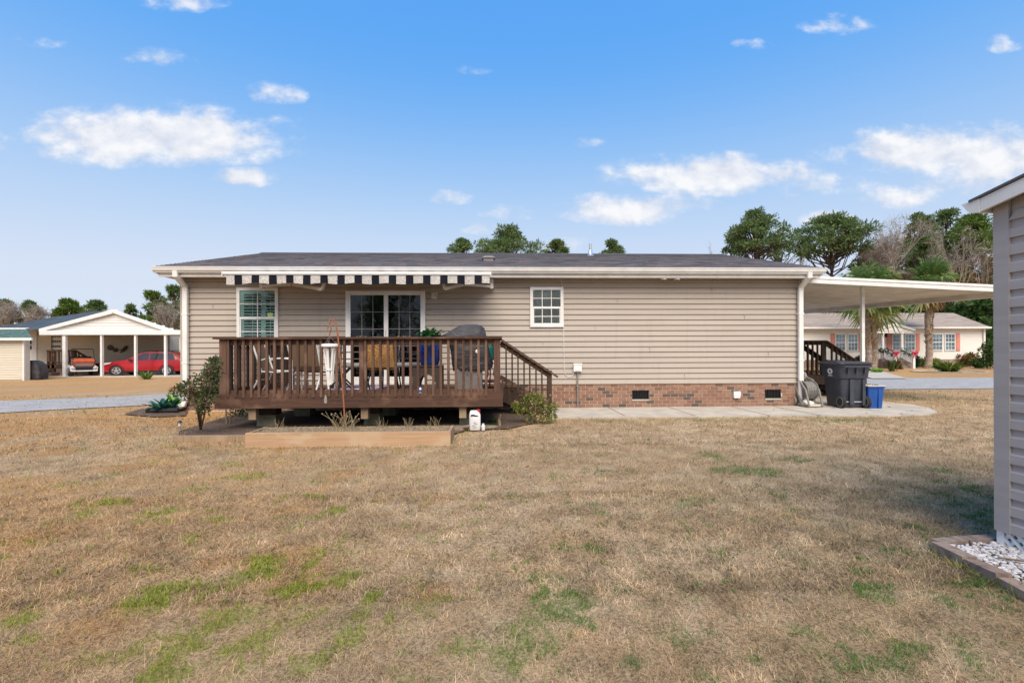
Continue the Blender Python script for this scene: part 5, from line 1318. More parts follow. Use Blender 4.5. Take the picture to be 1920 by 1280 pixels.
# ------------------------------------------------------------------ SHED at the right edge
TH = math.atan2(SDIR.x, -SDIR.y)
shed = thing('garden_shed', 'grey vinyl sided garden shed at the right edge with white eave and lattice skirt', 'shed', (SC0.x, SC0.y, 0), TH, local=True)
LX = Vector((math.cos(TH), math.sin(TH), 0)); LY = Vector((-math.sin(TH), math.cos(TH), 0))
def shp(px, py, xl):
    d = ray(px, py); o = Vector((SC0.x, SC0.y, 0))+LX*xl
    t = (o-CAM).dot(LX)/d.dot(LX); p = CAM+d*t-Vector((SC0.x, SC0.y, 0)); return (p.dot(LY), p.z)
OV = -.09
f0 = shp(1838, 372, OV); f1 = shp(1920, 332.5, OV); f2 = shp(1841, 396, OV); f3 = shp(1920, 359.5, OV)
slope = (f1[1]-f0[1])/(f0[0]-f1[0]); LEN = 2.5; ymid = -LEN/2
zR = f0[1]+slope*(f0[0]-ymid)
zb0_ = shp(1867, 989, 0)[1]; z_e = shp(1866, 388, 0)[1]
pitch = .104
def roofz(y): return f0[1]-.035+slope*(f0[0]-max(y, 2*ymid-y))-.10
mb = MB(); z = zb0_
while z < zR-.15:
    zt_ = z+pitch
    def yr(zz):
        if zz < roofz(-.07): return -.07
        return f0[0]-(zz+.135-f0[1])/slope
    zm = z+pitch*.50
    def q(za_, xa_, zb__, xb_):
        a0, a1 = yr(za_), yr(zb__)
        mb.quad((xa_, a0, za_), (xb_, a1, zb__), (xb_, 2*ymid-a1, zb__), (xa_, 2*ymid-a0, za_))
    if yr(zt_) > ymid+.02:
        q(z, -.016, zm, -.014); q(zm, -.014, zm+.010, -.003); q(zm+.010, -.003, zt_, -.001); q(z-.0005, .003, z, -.016)
    z = zt_
mb.box(.002, 2.4, -LEN, -.003, zb0_+.002, z_e+.03); mb.prism([(-.01, z_e), (ymid, zR-.16), (-LEN+.01, z_e)], 'x', .003, .02)
part('siding_wall', mb, M['shed_siding'], shed)
mb = MB(); mb.box(-.020, -.001, -.075, .008, zb0_-.005, z_e+.02); mb.box(-.001, .075, .001, .008, zb0_-.005, z_e+.02); part('corner_trim', mb, M['shed_siding'], shed)
# rake fascia, eave gutter, roof
mb = MB(); yA, yB_ = f0[0], ymid
def zt(y): return f0[1]+slope*(f0[0]-y)
dn = f0[1]-f2[1]
mb.prism([(yA, zt(yA)), (yB_, zt(yB_)), (2*ymid-yA, zt(yA)), (2*ymid-yA, zt(yA)-dn), (yB_, zt(yB_)-dn), (yA, zt(yA)-dn)], 'x', OV, OV+.02)
part('fascia', mb, M['white'], shed)
mb = MB(); pg = [shp(*p, OV) for p in ((1837.5, 372.5), (1837.5, 398), (1822, 399.5), (1814, 396), (1808, 389), (1804, 386), (1804.5, 383.5))]
mb.prism(pg, 'x', OV-.004, 2.5); part('gutter', mb, M['white'], shed)
mb = MB(); mb.box(OV+.02, 2.45, -.003, yA-.004, z_e+.0, z_e+.012); part('soffit', mb, M['soffit'], shed)
mb = MB(); e = .012
mb.prism([(yA+.06, zt(yA+.06)+.004), (ymid, zt(ymid)+.004), (2*ymid-yA-.06, zt(yA+.06)+.004), (2*ymid-yA-.06, zt(yA+.06)+.018), (ymid, zt(ymid)+.020), (yA+.06, zt(yA+.06)+.018)], 'x', OV-.012, 2.5, .12); part('roof', mb, M['mainroof'], shed)
# lattice skirt
mb = MB(); y0, y1, z0, z1 = -LEN, -.01, -.06, zb0_+.02; wl = .0145
for sgn, xx in ((1, .004), (-1, .011)):
    c_ = -4.0
    while c_ < 4:
        # line y = c_ + sgn*(z - z0)
        lo_z, hi_z = sorted((z0+(y0-c_)/sgn, z0+(y1-c_)/sgn)); za_, zb__ = max(z0, lo_z), min(z1, hi_z); ya, yb_ = c_+sgn*(za_-z0), c_+sgn*(zb__-z0)
        if zb__ > za_+.005: mb.quad((xx, ya-wl, za_), (xx, ya+wl, za_), (xx, yb_+wl, zb__), (xx, yb_-wl, zb__)); mb.quad((xx+.006, ya-wl, za_), (xx+.006, ya+wl, za_), (xx+.006, yb_+wl, zb__), (xx+.006, yb_-wl, zb__))
        c_ += .058
mb.box(-.002, .016, -.03, .008, z0, z1); part('lattice', mb, M['white'], shed)
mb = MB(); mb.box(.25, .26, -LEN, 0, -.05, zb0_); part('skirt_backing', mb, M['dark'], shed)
# gravel bed
PB = Vector((SC0.x, SC0.y, 0))
def bl(px, py, z=.07): p = gp(px, py, z); q = p-PB; return q.dot(LX), q.dot(LY)
e0 = bl(1744, 1012); e1 = bl(1920, 1099)
ed = thing('brick_edging', 'weathered brick edging round the white pebble bed by the shed', 'edging', (SC0.x, SC0.y, 0), TH, local=True)
dv = Vector((e1[0]-e0[0], e1[1]-e0[1], 0)); ln = dv.length; dv.normalize(); s = 0; k = 0
for k, lb in enumerate((.24, .21, .20, .22, .22, .22, .22, .22)):
    j = RNG.uniform(-.012, .012); a = Vector((e0[0], e0[1], 0))+dv*s+Vector((j+.04, 0, .0+RNG.uniform(-.012, .012))); b_ = a+dv*(lb-.012)+Vector((RNG.uniform(-.02, .02), 0, RNG.uniform(-.01, .01)))
    mb = MB(); mb.bar(a, b_, .08, .10); part('edging_brick', mb, M['edging'], ed); s += lb
b0_ = bl(1752, 1010); b1_ = bl(1885, 1012); xx = b0_[0]+.02
while xx < b1_[0]+.2:
    mb = MB(); mb.bar((xx, e0[1]+.02+RNG.uniform(-.01, .01), .012), (xx+.20, e0[1]+.02+RNG.uniform(-.01, .01), .014), .07, .09); part('edging_brick', mb, M['edging'], ed); xx += .212
mb = MB()
for i in range(5200):
    y = RNG.uniform(-1.7, e0[1]-.03); t_ = (y-e0[1])/(e1[1]-e0[1]); xl = e0[0]+(e1[0]-e0[0])*t_+.09; x = RNG.uniform(xl, .20)
    p = PB+LX*x+LY*y; rr = RNG.uniform(.006, .0135); mb.ball((p.x, p.y, .033+RNG.uniform(0, .016)), (rr*RNG.uniform(.8, 1.4), rr*RNG.uniform(.8, 1.3), rr*RNG.uniform(.55, .85)), 6, 4)
x_ = MB()
g = solo('pebbles', mb, M['pebble'], 'white pebbles filling the bed below the shed lattice', 'pebbles', kind='stuff')
mb = MB(); mb.add([tuple(PB+LX*x+LY*y+Vector((0, 0, .03))) for x, y in ((e0[0]+.05, e0[1]-.02), (.25, e0[1]-.02), (.25, -1.8), (e0[0]+.05, -1.8))], [(0, 1, 2, 3)]); struct('pebble_bed', mb, M['soil'])
tw = MB()
for k in range(3):
    p = [PB+LX*(-.28+.1*k+.10*i+RNG.uniform(-.02, .02))+LY*(-.22-.12*k-.07*i+RNG.uniform(-.04, .04))+Vector((0, 0, .062+.008*math.sin(i*2))) for i in range(5)]; tw.tube(p, [.006, .005, .005, .004, .002], 5)
solo('dry_twig', tw, M['stem'], 'dry twigs lying across the white pebbles', 'twigs', kind='stuff')
mb = MB()
for i in range(90):
    t_ = RNG.random(); x = e0[0]+(e1[0]-e0[0])*t_-RNG.uniform(-.01, .05); y = e0[1]+(e1[1]-e0[1])*t_; p = PB+LX*x+LY*y
    strapleaf(mb, (p.x, p.y, .0), RNG.random()*6.28, RNG.uniform(.03, .09), RNG.uniform(.03, .09), .4, .005, 3)
solo('edge_grass', mb, M['rose'], 'green grass tufts against the brick edging', 'grass', kind='stuff')
# ------------------------------------------------------------------ NEIGHBOUR ON THE LEFT: hipped house with gabled carport
YN = 27.5
def ln_(px, py, Y): p = at(px, py, Y); return p
gN = -.14
nh = thing('neighbour_house', 'cream vinyl sided house with a blue black shingle roof beyond the side street', 'house', (ax(60, YN+4, 690), YN+4, gN))
wxl, wxr = ax(-190, 33.4, 660), ax(318, 33.4, 660); YW = 33.4
ze = az(615, 30.0, 30)
YF2 = 33.25      # front wall of the left wing
XS = ax(96, YF2, 660)
mb = MB(); siding(mb, XS, wxr, gN+.45, ze+.1, YW, .16); mb.box(XS, wxr, YW+.02, YW+1, gN, ze+.1)
siding(mb, ax(-190, YF2, 660), XS, gN+.3, ze, YF2, .16); mb.box(ax(-190, YF2, 660), XS, YF2+.02, YW+1, gN, ze)
part('siding_wall', mb, M['cream'], nh)
mb = MB(); mb.box(XS, wxr+.01, YW-.03, YW+.005, gN, gN+.45); part('brick_base', mb, M['edging'], nh)
# hip roof
yf, ybk = 30.0, 37.0; xl_, xr_ = ax(-25, yf, 615), ax(250, ybk, 620); hr = az(583, 33.5, 213)
rx0, rx1 = ax(176, 33.5, 600), ax(200, 33.5, 600)
mb = MB(); n = 14
def strip(a0, a1, b0, b1, nn):
    a0, a1, b0, b1 = map(Vector, (a0, a1, b0, b1))
    for k in range(nn):
        m_ = 24
        for i in range(m_):
            f = lambda s, t: (a0.lerp(a1, s)).lerp(b0.lerp(b1, s), t)
            mb.quad(f(i/m_, k/nn), f((i+1)/m_, k/nn), f((i+1)/m_, (k+1)/nn), f(i/m_, (k+1)/nn))
ym = (yf+ybk)/2
strip((xl_, yf, ze), (xr_, yf, ze), (rx0, ym, hr), (rx1, ym, hr), 18); strip((xr_, yf, ze), (xr_, ybk, ze), (rx1, ym, hr), (rx1, ym, hr), 10)
strip((xl_, ybk, ze), (xl_, yf, ze), (rx0, ym, hr), (rx0, ym, hr), 10); strip((xr_, ybk, ze), (xl_, ybk, ze), (rx1, ym, hr), (rx0, ym, hr), 10)
# gable over the carport
A = at(213, 581, YN+.1); EL = at(76, 617, YN+.1); ER = at(330, 620.5, YN+.1); yback = ym-.5
GX, GY = -8.4, YN+.1+5.6
strip((EL.x, YN+.1, EL.z), (EL.x+GX, GY, EL.z), (A.x, YN+.1, A.z), (A.x+GX, GY, A.z), 12); strip((A.x, YN+.1, A.z), (A.x+GX, GY, A.z), (ER.x, YN+.1, ER.z), (ER.x+GX, GY, ER.z), 12)
nr_ = part('roof', mb, M['darkroof'], nh)
mb = MB(); mb.tube([ln_(29, 612, 31), ln_(29, 605, 31)], .06, 8); part('vent_pipe', mb, M['white'], nr_)
mb = MB(); th = .20
for (P, Q) in ((EL, A), (A, ER)): mb.add([(P.x, YN, P.z+.02), (Q.x, YN, Q.z+.02), (Q.x, YN, Q.z-th), (P.x, YN, P.z-th+.04), (P.x, YN+.14, P.z+.02), (Q.x, YN+.14, Q.z+.02), (Q.x, YN+.14, Q.z-th), (P.x, YN+.14, P.z-th+.04)], [(0, 1, 2, 3), (0, 4, 5, 1), (3, 2, 6, 7)])
mb.box(xl_, EL.x+.1, yf-.05, yf+.05, ze-.16, ze+.02); part('fascia', mb, M['white'], nh)
mb = MB(); z = EL.z-.10
while z < A.z-.08:
    zt_ = z+.15; t0 = (z-EL.z+.16)/(A.z-EL.z); xa = EL.x+(A.x-EL.x)*max(t0, .02); xb = ER.x+(A.x-ER.x)*max(t0, .02)
    mb.quad((xa, YN+.16, z), (xb, YN+.16, z), (xb, YN+.18, zt_), (xa, YN+.18, zt_)); z = zt_
part('gable_siding', mb, M['palewall'], nh)
zbm = az(627.5, YN, 200); mb = MB(); mb.box(ax(74, YN, 620), ax(341, YN, 620), YN-.02, YN+.25, zbm, az(619, YN, 200)); mb.prism([(EL.x+.2, YN+.25), (ER.x-.2, YN+.25), (max(wxr+.2, ER.x-.2), YW+.03), (XS-1.0, YW+.03)], 'z', zbm+.12, zbm+.16); part('carport_beam', mb, M['white'], nh)
for px, w_ in ((121.5, .085), (191, .05), (254.5, .05), (310.5, .05)):
    mb = MB(); x = ax(px, YN+.1, 660); mb.box(x-w_, x+w_, YN+.04, YN+.18, gN, zbm); part('carport_post', mb, M['white'], nh)
# carport slab, door, window, wall art
mb = MB(); mb.box(ax(75, YN, 700), ax(360, YN, 700), YN-.2, YW, gN-.1, gN+.05); part('carport_slab', mb, M['concrete'], nh)
mb = MB(); a, b_ = ax(40, YF2-.03, 650), ax(69, YF2-.03, 650); mb.box(a, b_, YF2-.05, YF2-.02, gN+.35, az(620, YF2, 55)); dr = part('door', mb, M['white'], nh)
for (pa, pb, qa, qb) in ((48, 52, 638, 645), (54, 59, 638, 645), (48, 52, 648, 655), (54, 59, 648, 655)):
    mb = MB(); mb.box(ax(pa, YF2-.06, 650), ax(pb, YF2-.06, 650), YF2-.062, YF2-.052, az(qb, YF2-.06, 55), az(qa, YF2-.06, 55)); part('pane', mb, M['dark'], dr)
mb = MB(); yy = YW-.06; a, b_ = ax(94, yy, 640), ax(118, yy, 640); z0, z1 = az(655, yy, 106), az(625, yy, 106)
mb.box(a, b_, yy, yy+.05, z0, z1); wn = part('window', mb, M['white'], nh)
mb = MB(); mb.box(a+.12, b_-.12, yy-.01, yy-.002, z0+.12, z1-.12); part('pane', mb, M['shutter'], wn)
mb = MB()
for r_ in range(3):
    for c_ in range(4): x = a+.2+c_*(b_-a-.4)/3; z = z0+.2+r_*(z1-z0-.4)/2; mb.box(x-.06, x+.06, yy-.014, yy-.011, z-.05, z+.06)
part('curtain_pattern', mb, M['dark'], wn)
def walldisc(px, py, rp, label):
    y = YW-.06; p = at(px, py, y); k = rp*y/F; mb = MB()
    mb.lathe([(k*.75, -.02), (k*.75, .02)], (p.x, y, p.z), 18, axis='y')
    for i in range(14): th = 2*pi*i/14; mb.bar((p.x+k*.7*math.cos(th), y, p.z+k*.7*math.sin(th)), (p.x+k*1.15*math.cos(th), y, p.z+k*1.15*math.sin(th)), .03, .08)
    solo('wall_ornament', mb, M['bronze'], label, 'wall ornament')
walldisc(206.5, 651.5, 4.2, 'larger round bronze sun ornament on the neighbour carport wall'); walldisc(216.5, 656, 3, 'smaller round bronze sun ornament between the larger sun and the gecko')
y = YW-.06; mb = MB(); G = lambda px, py: tuple(at(px, py, y))
mb.tube([G(225, 661), G(228, 658.5), G(231, 656), G(234, 653), G(236, 650)], [.02, .05, .09, .10, .06], 8); mb.ball(G(237, 650), (.1, .03, .09), 8, 6)
for (p_, q_) in ((G(230, 656.5), G(226, 654)), (G(231.5, 656), G(234.5, 658.5)), (G(234.5, 652), G(238.5, 654.5)), (G(234, 652.5), G(233, 649.5))): mb.tube([p_, q_], .03, 6)
solo('wall_ornament', mb, M['bronze'], 'bronze gecko ornament climbing the neighbour carport wall', 'wall ornament')
# neighbour's deck
r = thing('neighbour_deck', 'small red brown wooden deck at the neighbour house inside the carport', 'deck', (ax(115, 30.5, 690), 30.5, gN))
yd = 30.0; d0, d1 = ax(88, yd, 690), ax(141, yd, 690); zd = az(683, yd, 110); zrl = az(656, yd, 110)
mb = MB(); mb.box(d0, d1, yd, YW-.1, zd-.25, zd); part('deck_floor', mb, M['wood_x'], r)
mb = MB(); mb.box(d0, d1, yd-.05, yd+.1, zrl-.08, zrl); part('cap_rail', mb, M['wood_x'], r)
mb = MB(); mb.box(d0, d1, yd, yd+.05, zd+.05, zd+.15); part('lower_rail', mb, M['wood_x'], r)
for x in (d0+.08, ax(99, yd, 690), d1-.08): mb = MB(); mb.box(x-.08, x+.08, yd, yd+.12, gN, zrl-.08); part('post', mb, M['wood_z'], r)
x = d0+.3
while x < d1-.1: mb = MB(); mb.box(x-.03, x+.03, yd-.02, yd+.03, zd+.03, zrl-.08); part('baluster', mb, M['wood_z'], r); x += .2
mb = MB(); mb.box(d0+.02, ax(99, yd, 690), yd+.05, yd+.08, zd+.1, zrl-.1); part('privacy_board', mb, M['wood_z'], r)
mb = MB(); mb.bar((d1, yd+.02, zrl-.04), (ax(178, yd, 680), yd+.02, az(678, yd, 178)), .1, .08); mb.bar((d1, yd+.02, zrl-.65), (ax(178, yd, 680), yd+.02, az(697, yd, 178)), .06, .08); part('handrail', mb, M['wood_x'], r)
x = d1+.2
while x < ax(176, yd, 680): mb = MB(); t_ = (x-d1)/(ax(178, yd, 680)-d1); mb.box(x-.03, x+.03, yd, yd+.04, zrl-.65-(zrl-az(678, yd, 178))*t_, zrl-.04-(zrl-az(678, yd, 178))*t_); part('baluster', mb, M['wood_z'], r); x += .22
for k in range(4): mb = MB(); mb.box(d1+k*.32, d1+k*.32+.34, yd+.1, yd+1.2, gN, zd-.2*(k+1)+.02); part('step', mb, M['wood_x'], r)
# covered grill, brick steps by the left shed
c = gp(60, 707); r = thing('covered_grill', 'black covered grill standing beside the cream shed across the side street', 'grill', (c.x, c.y+.3, gN), local=True)
k = (c.y+.3)/F; hp_ = 35*k
mb = MB(); mb.loft([rrect(22*k, .6, .1, .04), rrect(23*k, .65, .12, hp_*.5), rrect(21*k, .6, .12, hp_*.78, -.04), rrect(15*k, .5, .15, hp_*.94, -.12), rrect(10*k, .3, .1, hp_, -.16)], .5); shadesmooth(part('cover', mb, M['cover'], r), 50)
for s in (-1, 1): mb = MB(); mb.lathe([(.07, -.03), (.07, .03)], (s*.3, -.1, .07), 12, axis='x'); part('wheel', mb, M['tyre'], r)
mb = MB(); x = ax(78, 29.0, 700)
for k_ in range(3): mb.box(x-.6+.0, x+.6-.35*k_, 28.9+.2*k_, 29.5, gN+.2*k_, gN+.2*(k_+1))
solo('brick_step', mb, M['edging'], 'brick steps below the white door of the neighbour house', 'steps')
# cream shed at the far left
ysh = gp(20, 708).y; r = thing('storage_shed', 'cream storage shed with a green shingle roof at the far left edge', 'shed', (ax(0, ysh, 700), ysh+1.5, gN))
a, b_ = ax(-110, ysh, 690), ax(45.5, ysh, 690); zt_ = az(637, ysh, 20)
mb = MB(); siding(mb, a, b_, gN+.05, zt_, ysh, .12); mb.box(a, b_, ysh+.02, ysh+.3, gN, zt_); mb.box(a, ax(36, ysh+3, 690), ysh+.3, ysh+3, gN, zt_); part('siding_wall', mb, M['cream'], r)
mb = MB(); zlo, zhi = az(634, ysh-.2, 20), az(617, ysh+1.5, 20); xr1, xr2 = ax(60.5, ysh-.2, 634), ax(46, ysh+1.5, 617)+.1
for k in range(10):
    for i in range(30):
        t0, t1 = k/10, (k+1)/10; ya, yb_ = ysh-.2+1.7*t0, ysh-.2+1.7*t1; X0a, X0b = a-.3, xr1+(xr2-xr1)*t0; X1b = xr1+(xr2-xr1)*t1
        f = lambda s, t: (X0a+((xr1+(xr2-xr1)*t)-X0a)*s, ysh-.2+1.7*t, zlo+(zhi-zlo)*t)
        mb.quad(f(i/30, t0), f((i+1)/30, t0), f((i+1)/30, t1), f(i/30, t1))
mb.add([(a-.3, ysh+1.5, zhi), (xr2, ysh+1.5, zhi), (ax(36, ysh+3.0, 640), ysh+3.0, zlo), (a-.3, ysh+3.0, zlo)], [(0, 1, 2, 3)]); part('roof', mb, M['greenroof'], r)
mb = MB(); mb.box(a-.3, xr1, ysh-.24, ysh-.16, az(638, ysh-.2, 20), zlo+.02); part('fascia', mb, M['white'], r)
mb = MB(); mb.box(b_-.06, b_+.01, ysh-.03, ysh+.05, gN, zt_); part('corner_trim', mb, M['palewall'], r)
# house glimpsed behind the neighbour's carport end
r = thing('far_house', 'pale house gable glimpsed between bare trunks left of the main house downspout', 'house', (ax(335, 45, 670), 46, gN))
mb = MB(); a, b_ = ax(322, 45, 650), ax(372, 45, 650); mb.box(a, b_, 45, 50, gN, az(636, 45, 335)); mb.prism([(a, az(636, 45, 335)), ((a+b_)/2, az(615, 45, 335)), (b_, az(636, 45, 335))], 'y', 45.002, 50); part('siding_wall', mb, M['palewall'], r)
mb = MB(); mb.box(ax(330, 45, 650), ax(336, 45, 650), 44.95, 45, az(662, 45, 335), az(650, 45, 335)); part('window', mb, M['teal'], r)

# ------------------------------------------------------------------ red car and golf cart
def suv(loc, rz):
    r = thing('parked_car', 'red hatchback SUV parked under the neighbour carport', 'car', loc, rz, local=True)
    # x: front is -x ; lengths in metres
    def sec(x, w, z0, z1, wt):     # rounded cross-section
        return [(x, -w, z0+.08), (x, -w*.97, z0), (x, w*.97, z0), (x, w, z0+.08), (x, w*1.0, z0+(z1-z0)*.6), (x, wt, z1), (x, wt*.6, z1+.02), (x, -wt*.6, z1+.02), (x, -wt, z1), (x, -w*1.0, z0+(z1-z0)*.6)]
    mb = MB(); mb.loft([sec(-2.28, .62, .32, .72, .55), sec(-2.2, .78, .26, .82, .68), sec(-1.9, .86, .24, .94, .76), sec(-1.2, .88, .24, 1.03, .80), sec(-.9, .88, .24, 1.06, .82), sec(.2, .89, .24, 1.07, .83), sec(1.3, .89, .24, 1.10, .83), sec(1.95, .87, .28, 1.12, .80), sec(2.2, .82, .34, 1.08, .74), sec(2.28, .74, .42, .9, .66)], .5)
    body = part('body', mb, M['carred'], r); shadesmooth(body, 45)
    def cab(x, wb, zb, wt, zt): return [(x, -wb, zb), (x, wb, zb), (x, wt, zt), (x, wt*.7, zt+.03), (x, -wt*.7, zt+.03), (x, -wt, zt)]
    mb = MB(); mb.loft([cab(-1.0, .80, 1.04, .76, 1.06), cab(-.15, .82, 1.05, .66, 1.60), cab(.3, .82, 1.05, .65, 1.67), cab(1.2, .82, 1.07, .64, 1.66), cab(1.85, .80, 1.08, .62, 1.55), cab(2.18, .74, 1.08, .68, 1.14)], .5)
    shadesmooth(part('cabin', mb, M['carred'], r), 40)
    for s in (-1, 1):
        def sp_(x, t): wb, wt = .826, .655; w_ = wb+(wt-wb)*t; return (x, s*(w_+.012), 1.07+.55*t)
        for (xa, xb, xc_, xd) in ((-.62, .28, .28, -.04), (.36, 1.12, 1.10, .36), (1.22, 1.75, 1.55, 1.22)):
            mb = MB(); mb.quad(sp_(xa, .04), sp_(xb, .04), sp_(xc_, .86), sp_(xd, .86)); part('side_window', mb, M['carglass'], r)
        mb = MB(); mb.ball((-.62, s*.98, 1.10), (.1, .1, .08), 8, 6); part('wing_mirror', mb, M['black'], r)
        mb = MB(); mb.prism([(-2.26, .74), (-2.05, .88), (-1.62, .93), (-1.75, .82), (-2.1, .72)], 'y', s*.64, s*.885) ; part('headlight', mb, M['lamp'], r)
        mb = MB(); mb.box(2.02, 2.26, s*.60-.13, s*.60+.2 if s > 0 else s*.60+.13, .92, 1.05); part('tail_light', mb, M['red'], r)
        mb = MB(); mb.box(-1.05, 1.05, s*.875, s*.905, .24, .34); part('sill_trim', mb, M['black'], r)
        for xw in (-1.38, 1.32):
            mb = MB(); mb.lathe([(.20, -.1), (.33, -.1), (.345, -.07), (.345, .07), (.33, .1), (.20, .1)], (xw, s*.80, .345), 24, axis='y'); w_ = part('wheel', mb, M['tyre'], r)
            mb = MB()
            for k in range(5): th = 2*pi*k/5+.3; mb.bar((xw, s*.895, .345), (xw+.21*math.cos(th), s*.90, .345+.21*math.sin(th)), .075, .02, up=(0, 1, 0))
            mb.lathe([(.205, -.008), (.24, -.008), (.24, .012), (.205, .012)], (xw, s*.895, .345), 24, axis='y', cap=False); mb.lathe([(.05, -.01), (.05, .02)], (xw, s*.895, .345), 12, axis='y'); part('rim', mb, M['alloy'], w_)
            mb = MB(); mb.lathe([(.36, -.012), (.41, -.012), (.41, .018), (.36, .018)], (xw, s*.878, .36), 24, axis='y', cap=False); part('wheel_arch', mb, M['black'], r)
    mb = MB(); mb.prism([(-.55, .80), (.55, .80), (.45, .55), (-.45, .55)], 'x', -2.30, -2.15); mb.prism([(-.7, .46), (.7, .46), (.62, .30), (-.62, .30)], 'x', -2.295, -2.1); part('grille', mb, M['black'], r)
    mb = MB(); mb.quad((-.97, -.72, 1.08), (-.97, .72, 1.08), (-.2, .60, 1.585), (-.2, -.60, 1.585)); part('windscreen', mb, M['carglass'], r)
    mb = MB()
    for s in (-1, 1): mb.tube([(-.1, s*.58, 1.66), (.2, s*.58, 1.74), (1.4, s*.58, 1.73), (1.6, s*.58, 1.66)], .02, 6)
    part('roof_rail', mb, M['black'], r)
    return r
ycar = 29.25; car_ = suv((ax(282, ycar, 690), ycar, gN+.05), rad(8)); car_.scale = (.96, .94, .82)
c = gp(150, 706); yc_ = 28.6; r = thing('golf_cart', 'orange and white golf cart parked beside the left carport post', 'golf cart', (ax(153, yc_, 700), yc_, gN+.05), rad(46), local=True)
mb = MB(); mb.loft([[(x, y, z) for (x, z) in ((-.58, .28), (-.60, .50), (-.45, .62), (.45, .62), (.60, .50), (.58, .28))] for y in (-1.0, -.9, -.2, 1.1)], .5); part('chassis', mb, M['white'], r)
mb = MB(); mb.loft([[(-.42, -1.06, .48), (.42, -1.06, .48), (.42, -1.04, .66), (-.42, -1.04, .66)], [(-.5, -.95, .46), (.5, -.95, .46), (.48, -.9, .92), (-.48, -.9, .92)], [(-.52, -.35, .45), (.52, -.35, .45), (.5, -.35, 1.02), (-.5, -.35, 1.02)]], .5); part('cowl', mb, M['cartred'], r)
mb = MB(); mb.prism([(-.46, .80), (.46, .80), (.42, .98), (-.36, 1.0)], 'y', -1.0, -.5); part('hood', mb, M['orange'], r)
mb = MB(); mb.box(-.36, .36, -1.09, -1.05, .60, .64); mb.box(-.36, .36, -1.09, -1.05, .54, .56); part('grille', mb, M['steel'], r)
mb = MB(); mb.box(-.36, .36, -1.085, -1.05, .34, .52); part('bumper_opening', mb, M['black'], r)
mb = MB(); mb.box(-.55, .55, -1.13, -1.06, .27, .33); part('bumper', mb, M['white'], r)
for s in (-1, 1):
    mb = MB(); mb.ball((s*.46, -1.03, .47), (.09, .05, .06), 10, 6); part('headlight', mb, M['lamp'], r)
    for yy in (-.72, .8):
        mb = MB(); mb.lathe([(.1, -.1), (.22, -.1), (.235, -.07), (.235, .07), (.22, .1), (.1, .1)], (s*.52, yy, .235), 18, axis='x'); w_ = part('wheel', mb, M['tyre'], r)
        mb = MB(); mb.lathe([(.02, -.105), (.11, -.105), (.11, .105), (.02, .105)], (s*.52, yy, .235), 14, axis='x'); part('rim', mb, M['grey'], w_)
    mb = MB(); mb.tube([(s*.50, -.55, .62), (s*.50, -.42, 1.1), (s*.47, -.35, 1.5), (s*.42, -.33, 1.53)], .022, 8); part('windshield_post', mb, M['blackmetal'], r)
mb = MB(); mb.tube([(-.43, -.33, 1.53), (.43, -.33, 1.53)], .022, 8); part('windshield_bar', mb, M['blackmetal'], r)
mb = MB(); mb.loft([rrect(1.0, .5, .06, .62, 0, .25), rrect(1.02, .52, .08, .76, 0, .25)]); mb.box(-.5, .5, .5, .6, .72, 1.1); part('seat', mb, M['black'], r)
mb = MB(); n = 18; mb.tube([(-.22+.17*math.cos(2*pi*i/n), -.18+.05*math.sin(2*pi*i/n), 1.02+.16*math.sin(2*pi*i/n)) for i in range(n+1)], .014, 6, cap=False); part('steering_wheel', mb, M['black'], r)

# ------------------------------------------------------------------ NEIGHBOUR ON THE RIGHT
YR2 = 33.0
rh = thing('neighbour_house', 'white house with coral shutters and tan shingle roof across the street', 'house', (ax(1680, YR2, 690), YR2+4, 0))
a, b_ = ax(1380, YR2, 660), ax(1847, YR2, 660); ze = az(615, YR2, 1700)
mb = MB(); siding(mb, a, b_, .55, ze, YR2, .13); mb.box(a, b_, YR2+.02, YR2+9, 0, ze); part('siding_wall', mb, M['palewall'], rh)
mb = MB(); mb.box(a, b_+.01, YR2-.03, YR2+.01, 0, .55); part('brick_base', mb, M['edging'], rh)
yR = YR2+4.5; xr_e = ax(1858, YR2-.4, 615); xr_r = ax(1787, yR, 587); zr_ = az(586.5, yR, 1700); zee = az(613.5, YR2-.4, 1700)
mb = MB(); strip((a-1, YR2-.4, zee), (xr_e, YR2-.4, zee), (a-1, yR, zr_), (xr_r, yR, zr_), 22); strip((xr_e, YR2-.4, zee), (xr_e, yR+4.9, zee), (xr_r, yR, zr_), (xr_r, yR, zr_), 12)
mb.add([(a-1, yR+4.9, zee), (xr_e, yR+4.9, zee), (xr_r, yR, zr_), (a-1, yR, zr_)], [(0, 1, 2, 3)]); part('roof', mb, M['tanroof'], rh)
mb = MB(); mb.box(a-1, xr_e, YR2-.46, YR2-.38, ze-.05, zee+.03); mb.box(xr_e-.06, xr_e, YR2-.38, yR+4.8, ze-.05, zee+.02); mb.box(a-1, xr_e-.06, YR2-.38, YR2, ze-.04, ze-.01); part('gutter', mb, M['white'], rh)
mb = MB(); x = ax(1846, YR2-.1, 650); mb.box(x-.06, x+.06, YR2-.12, YR2-.035, .05, ze); part('downspout', mb, M['white'], rh)
z0, z1 = az(656, YR2, 1700), az(627, YR2, 1700)
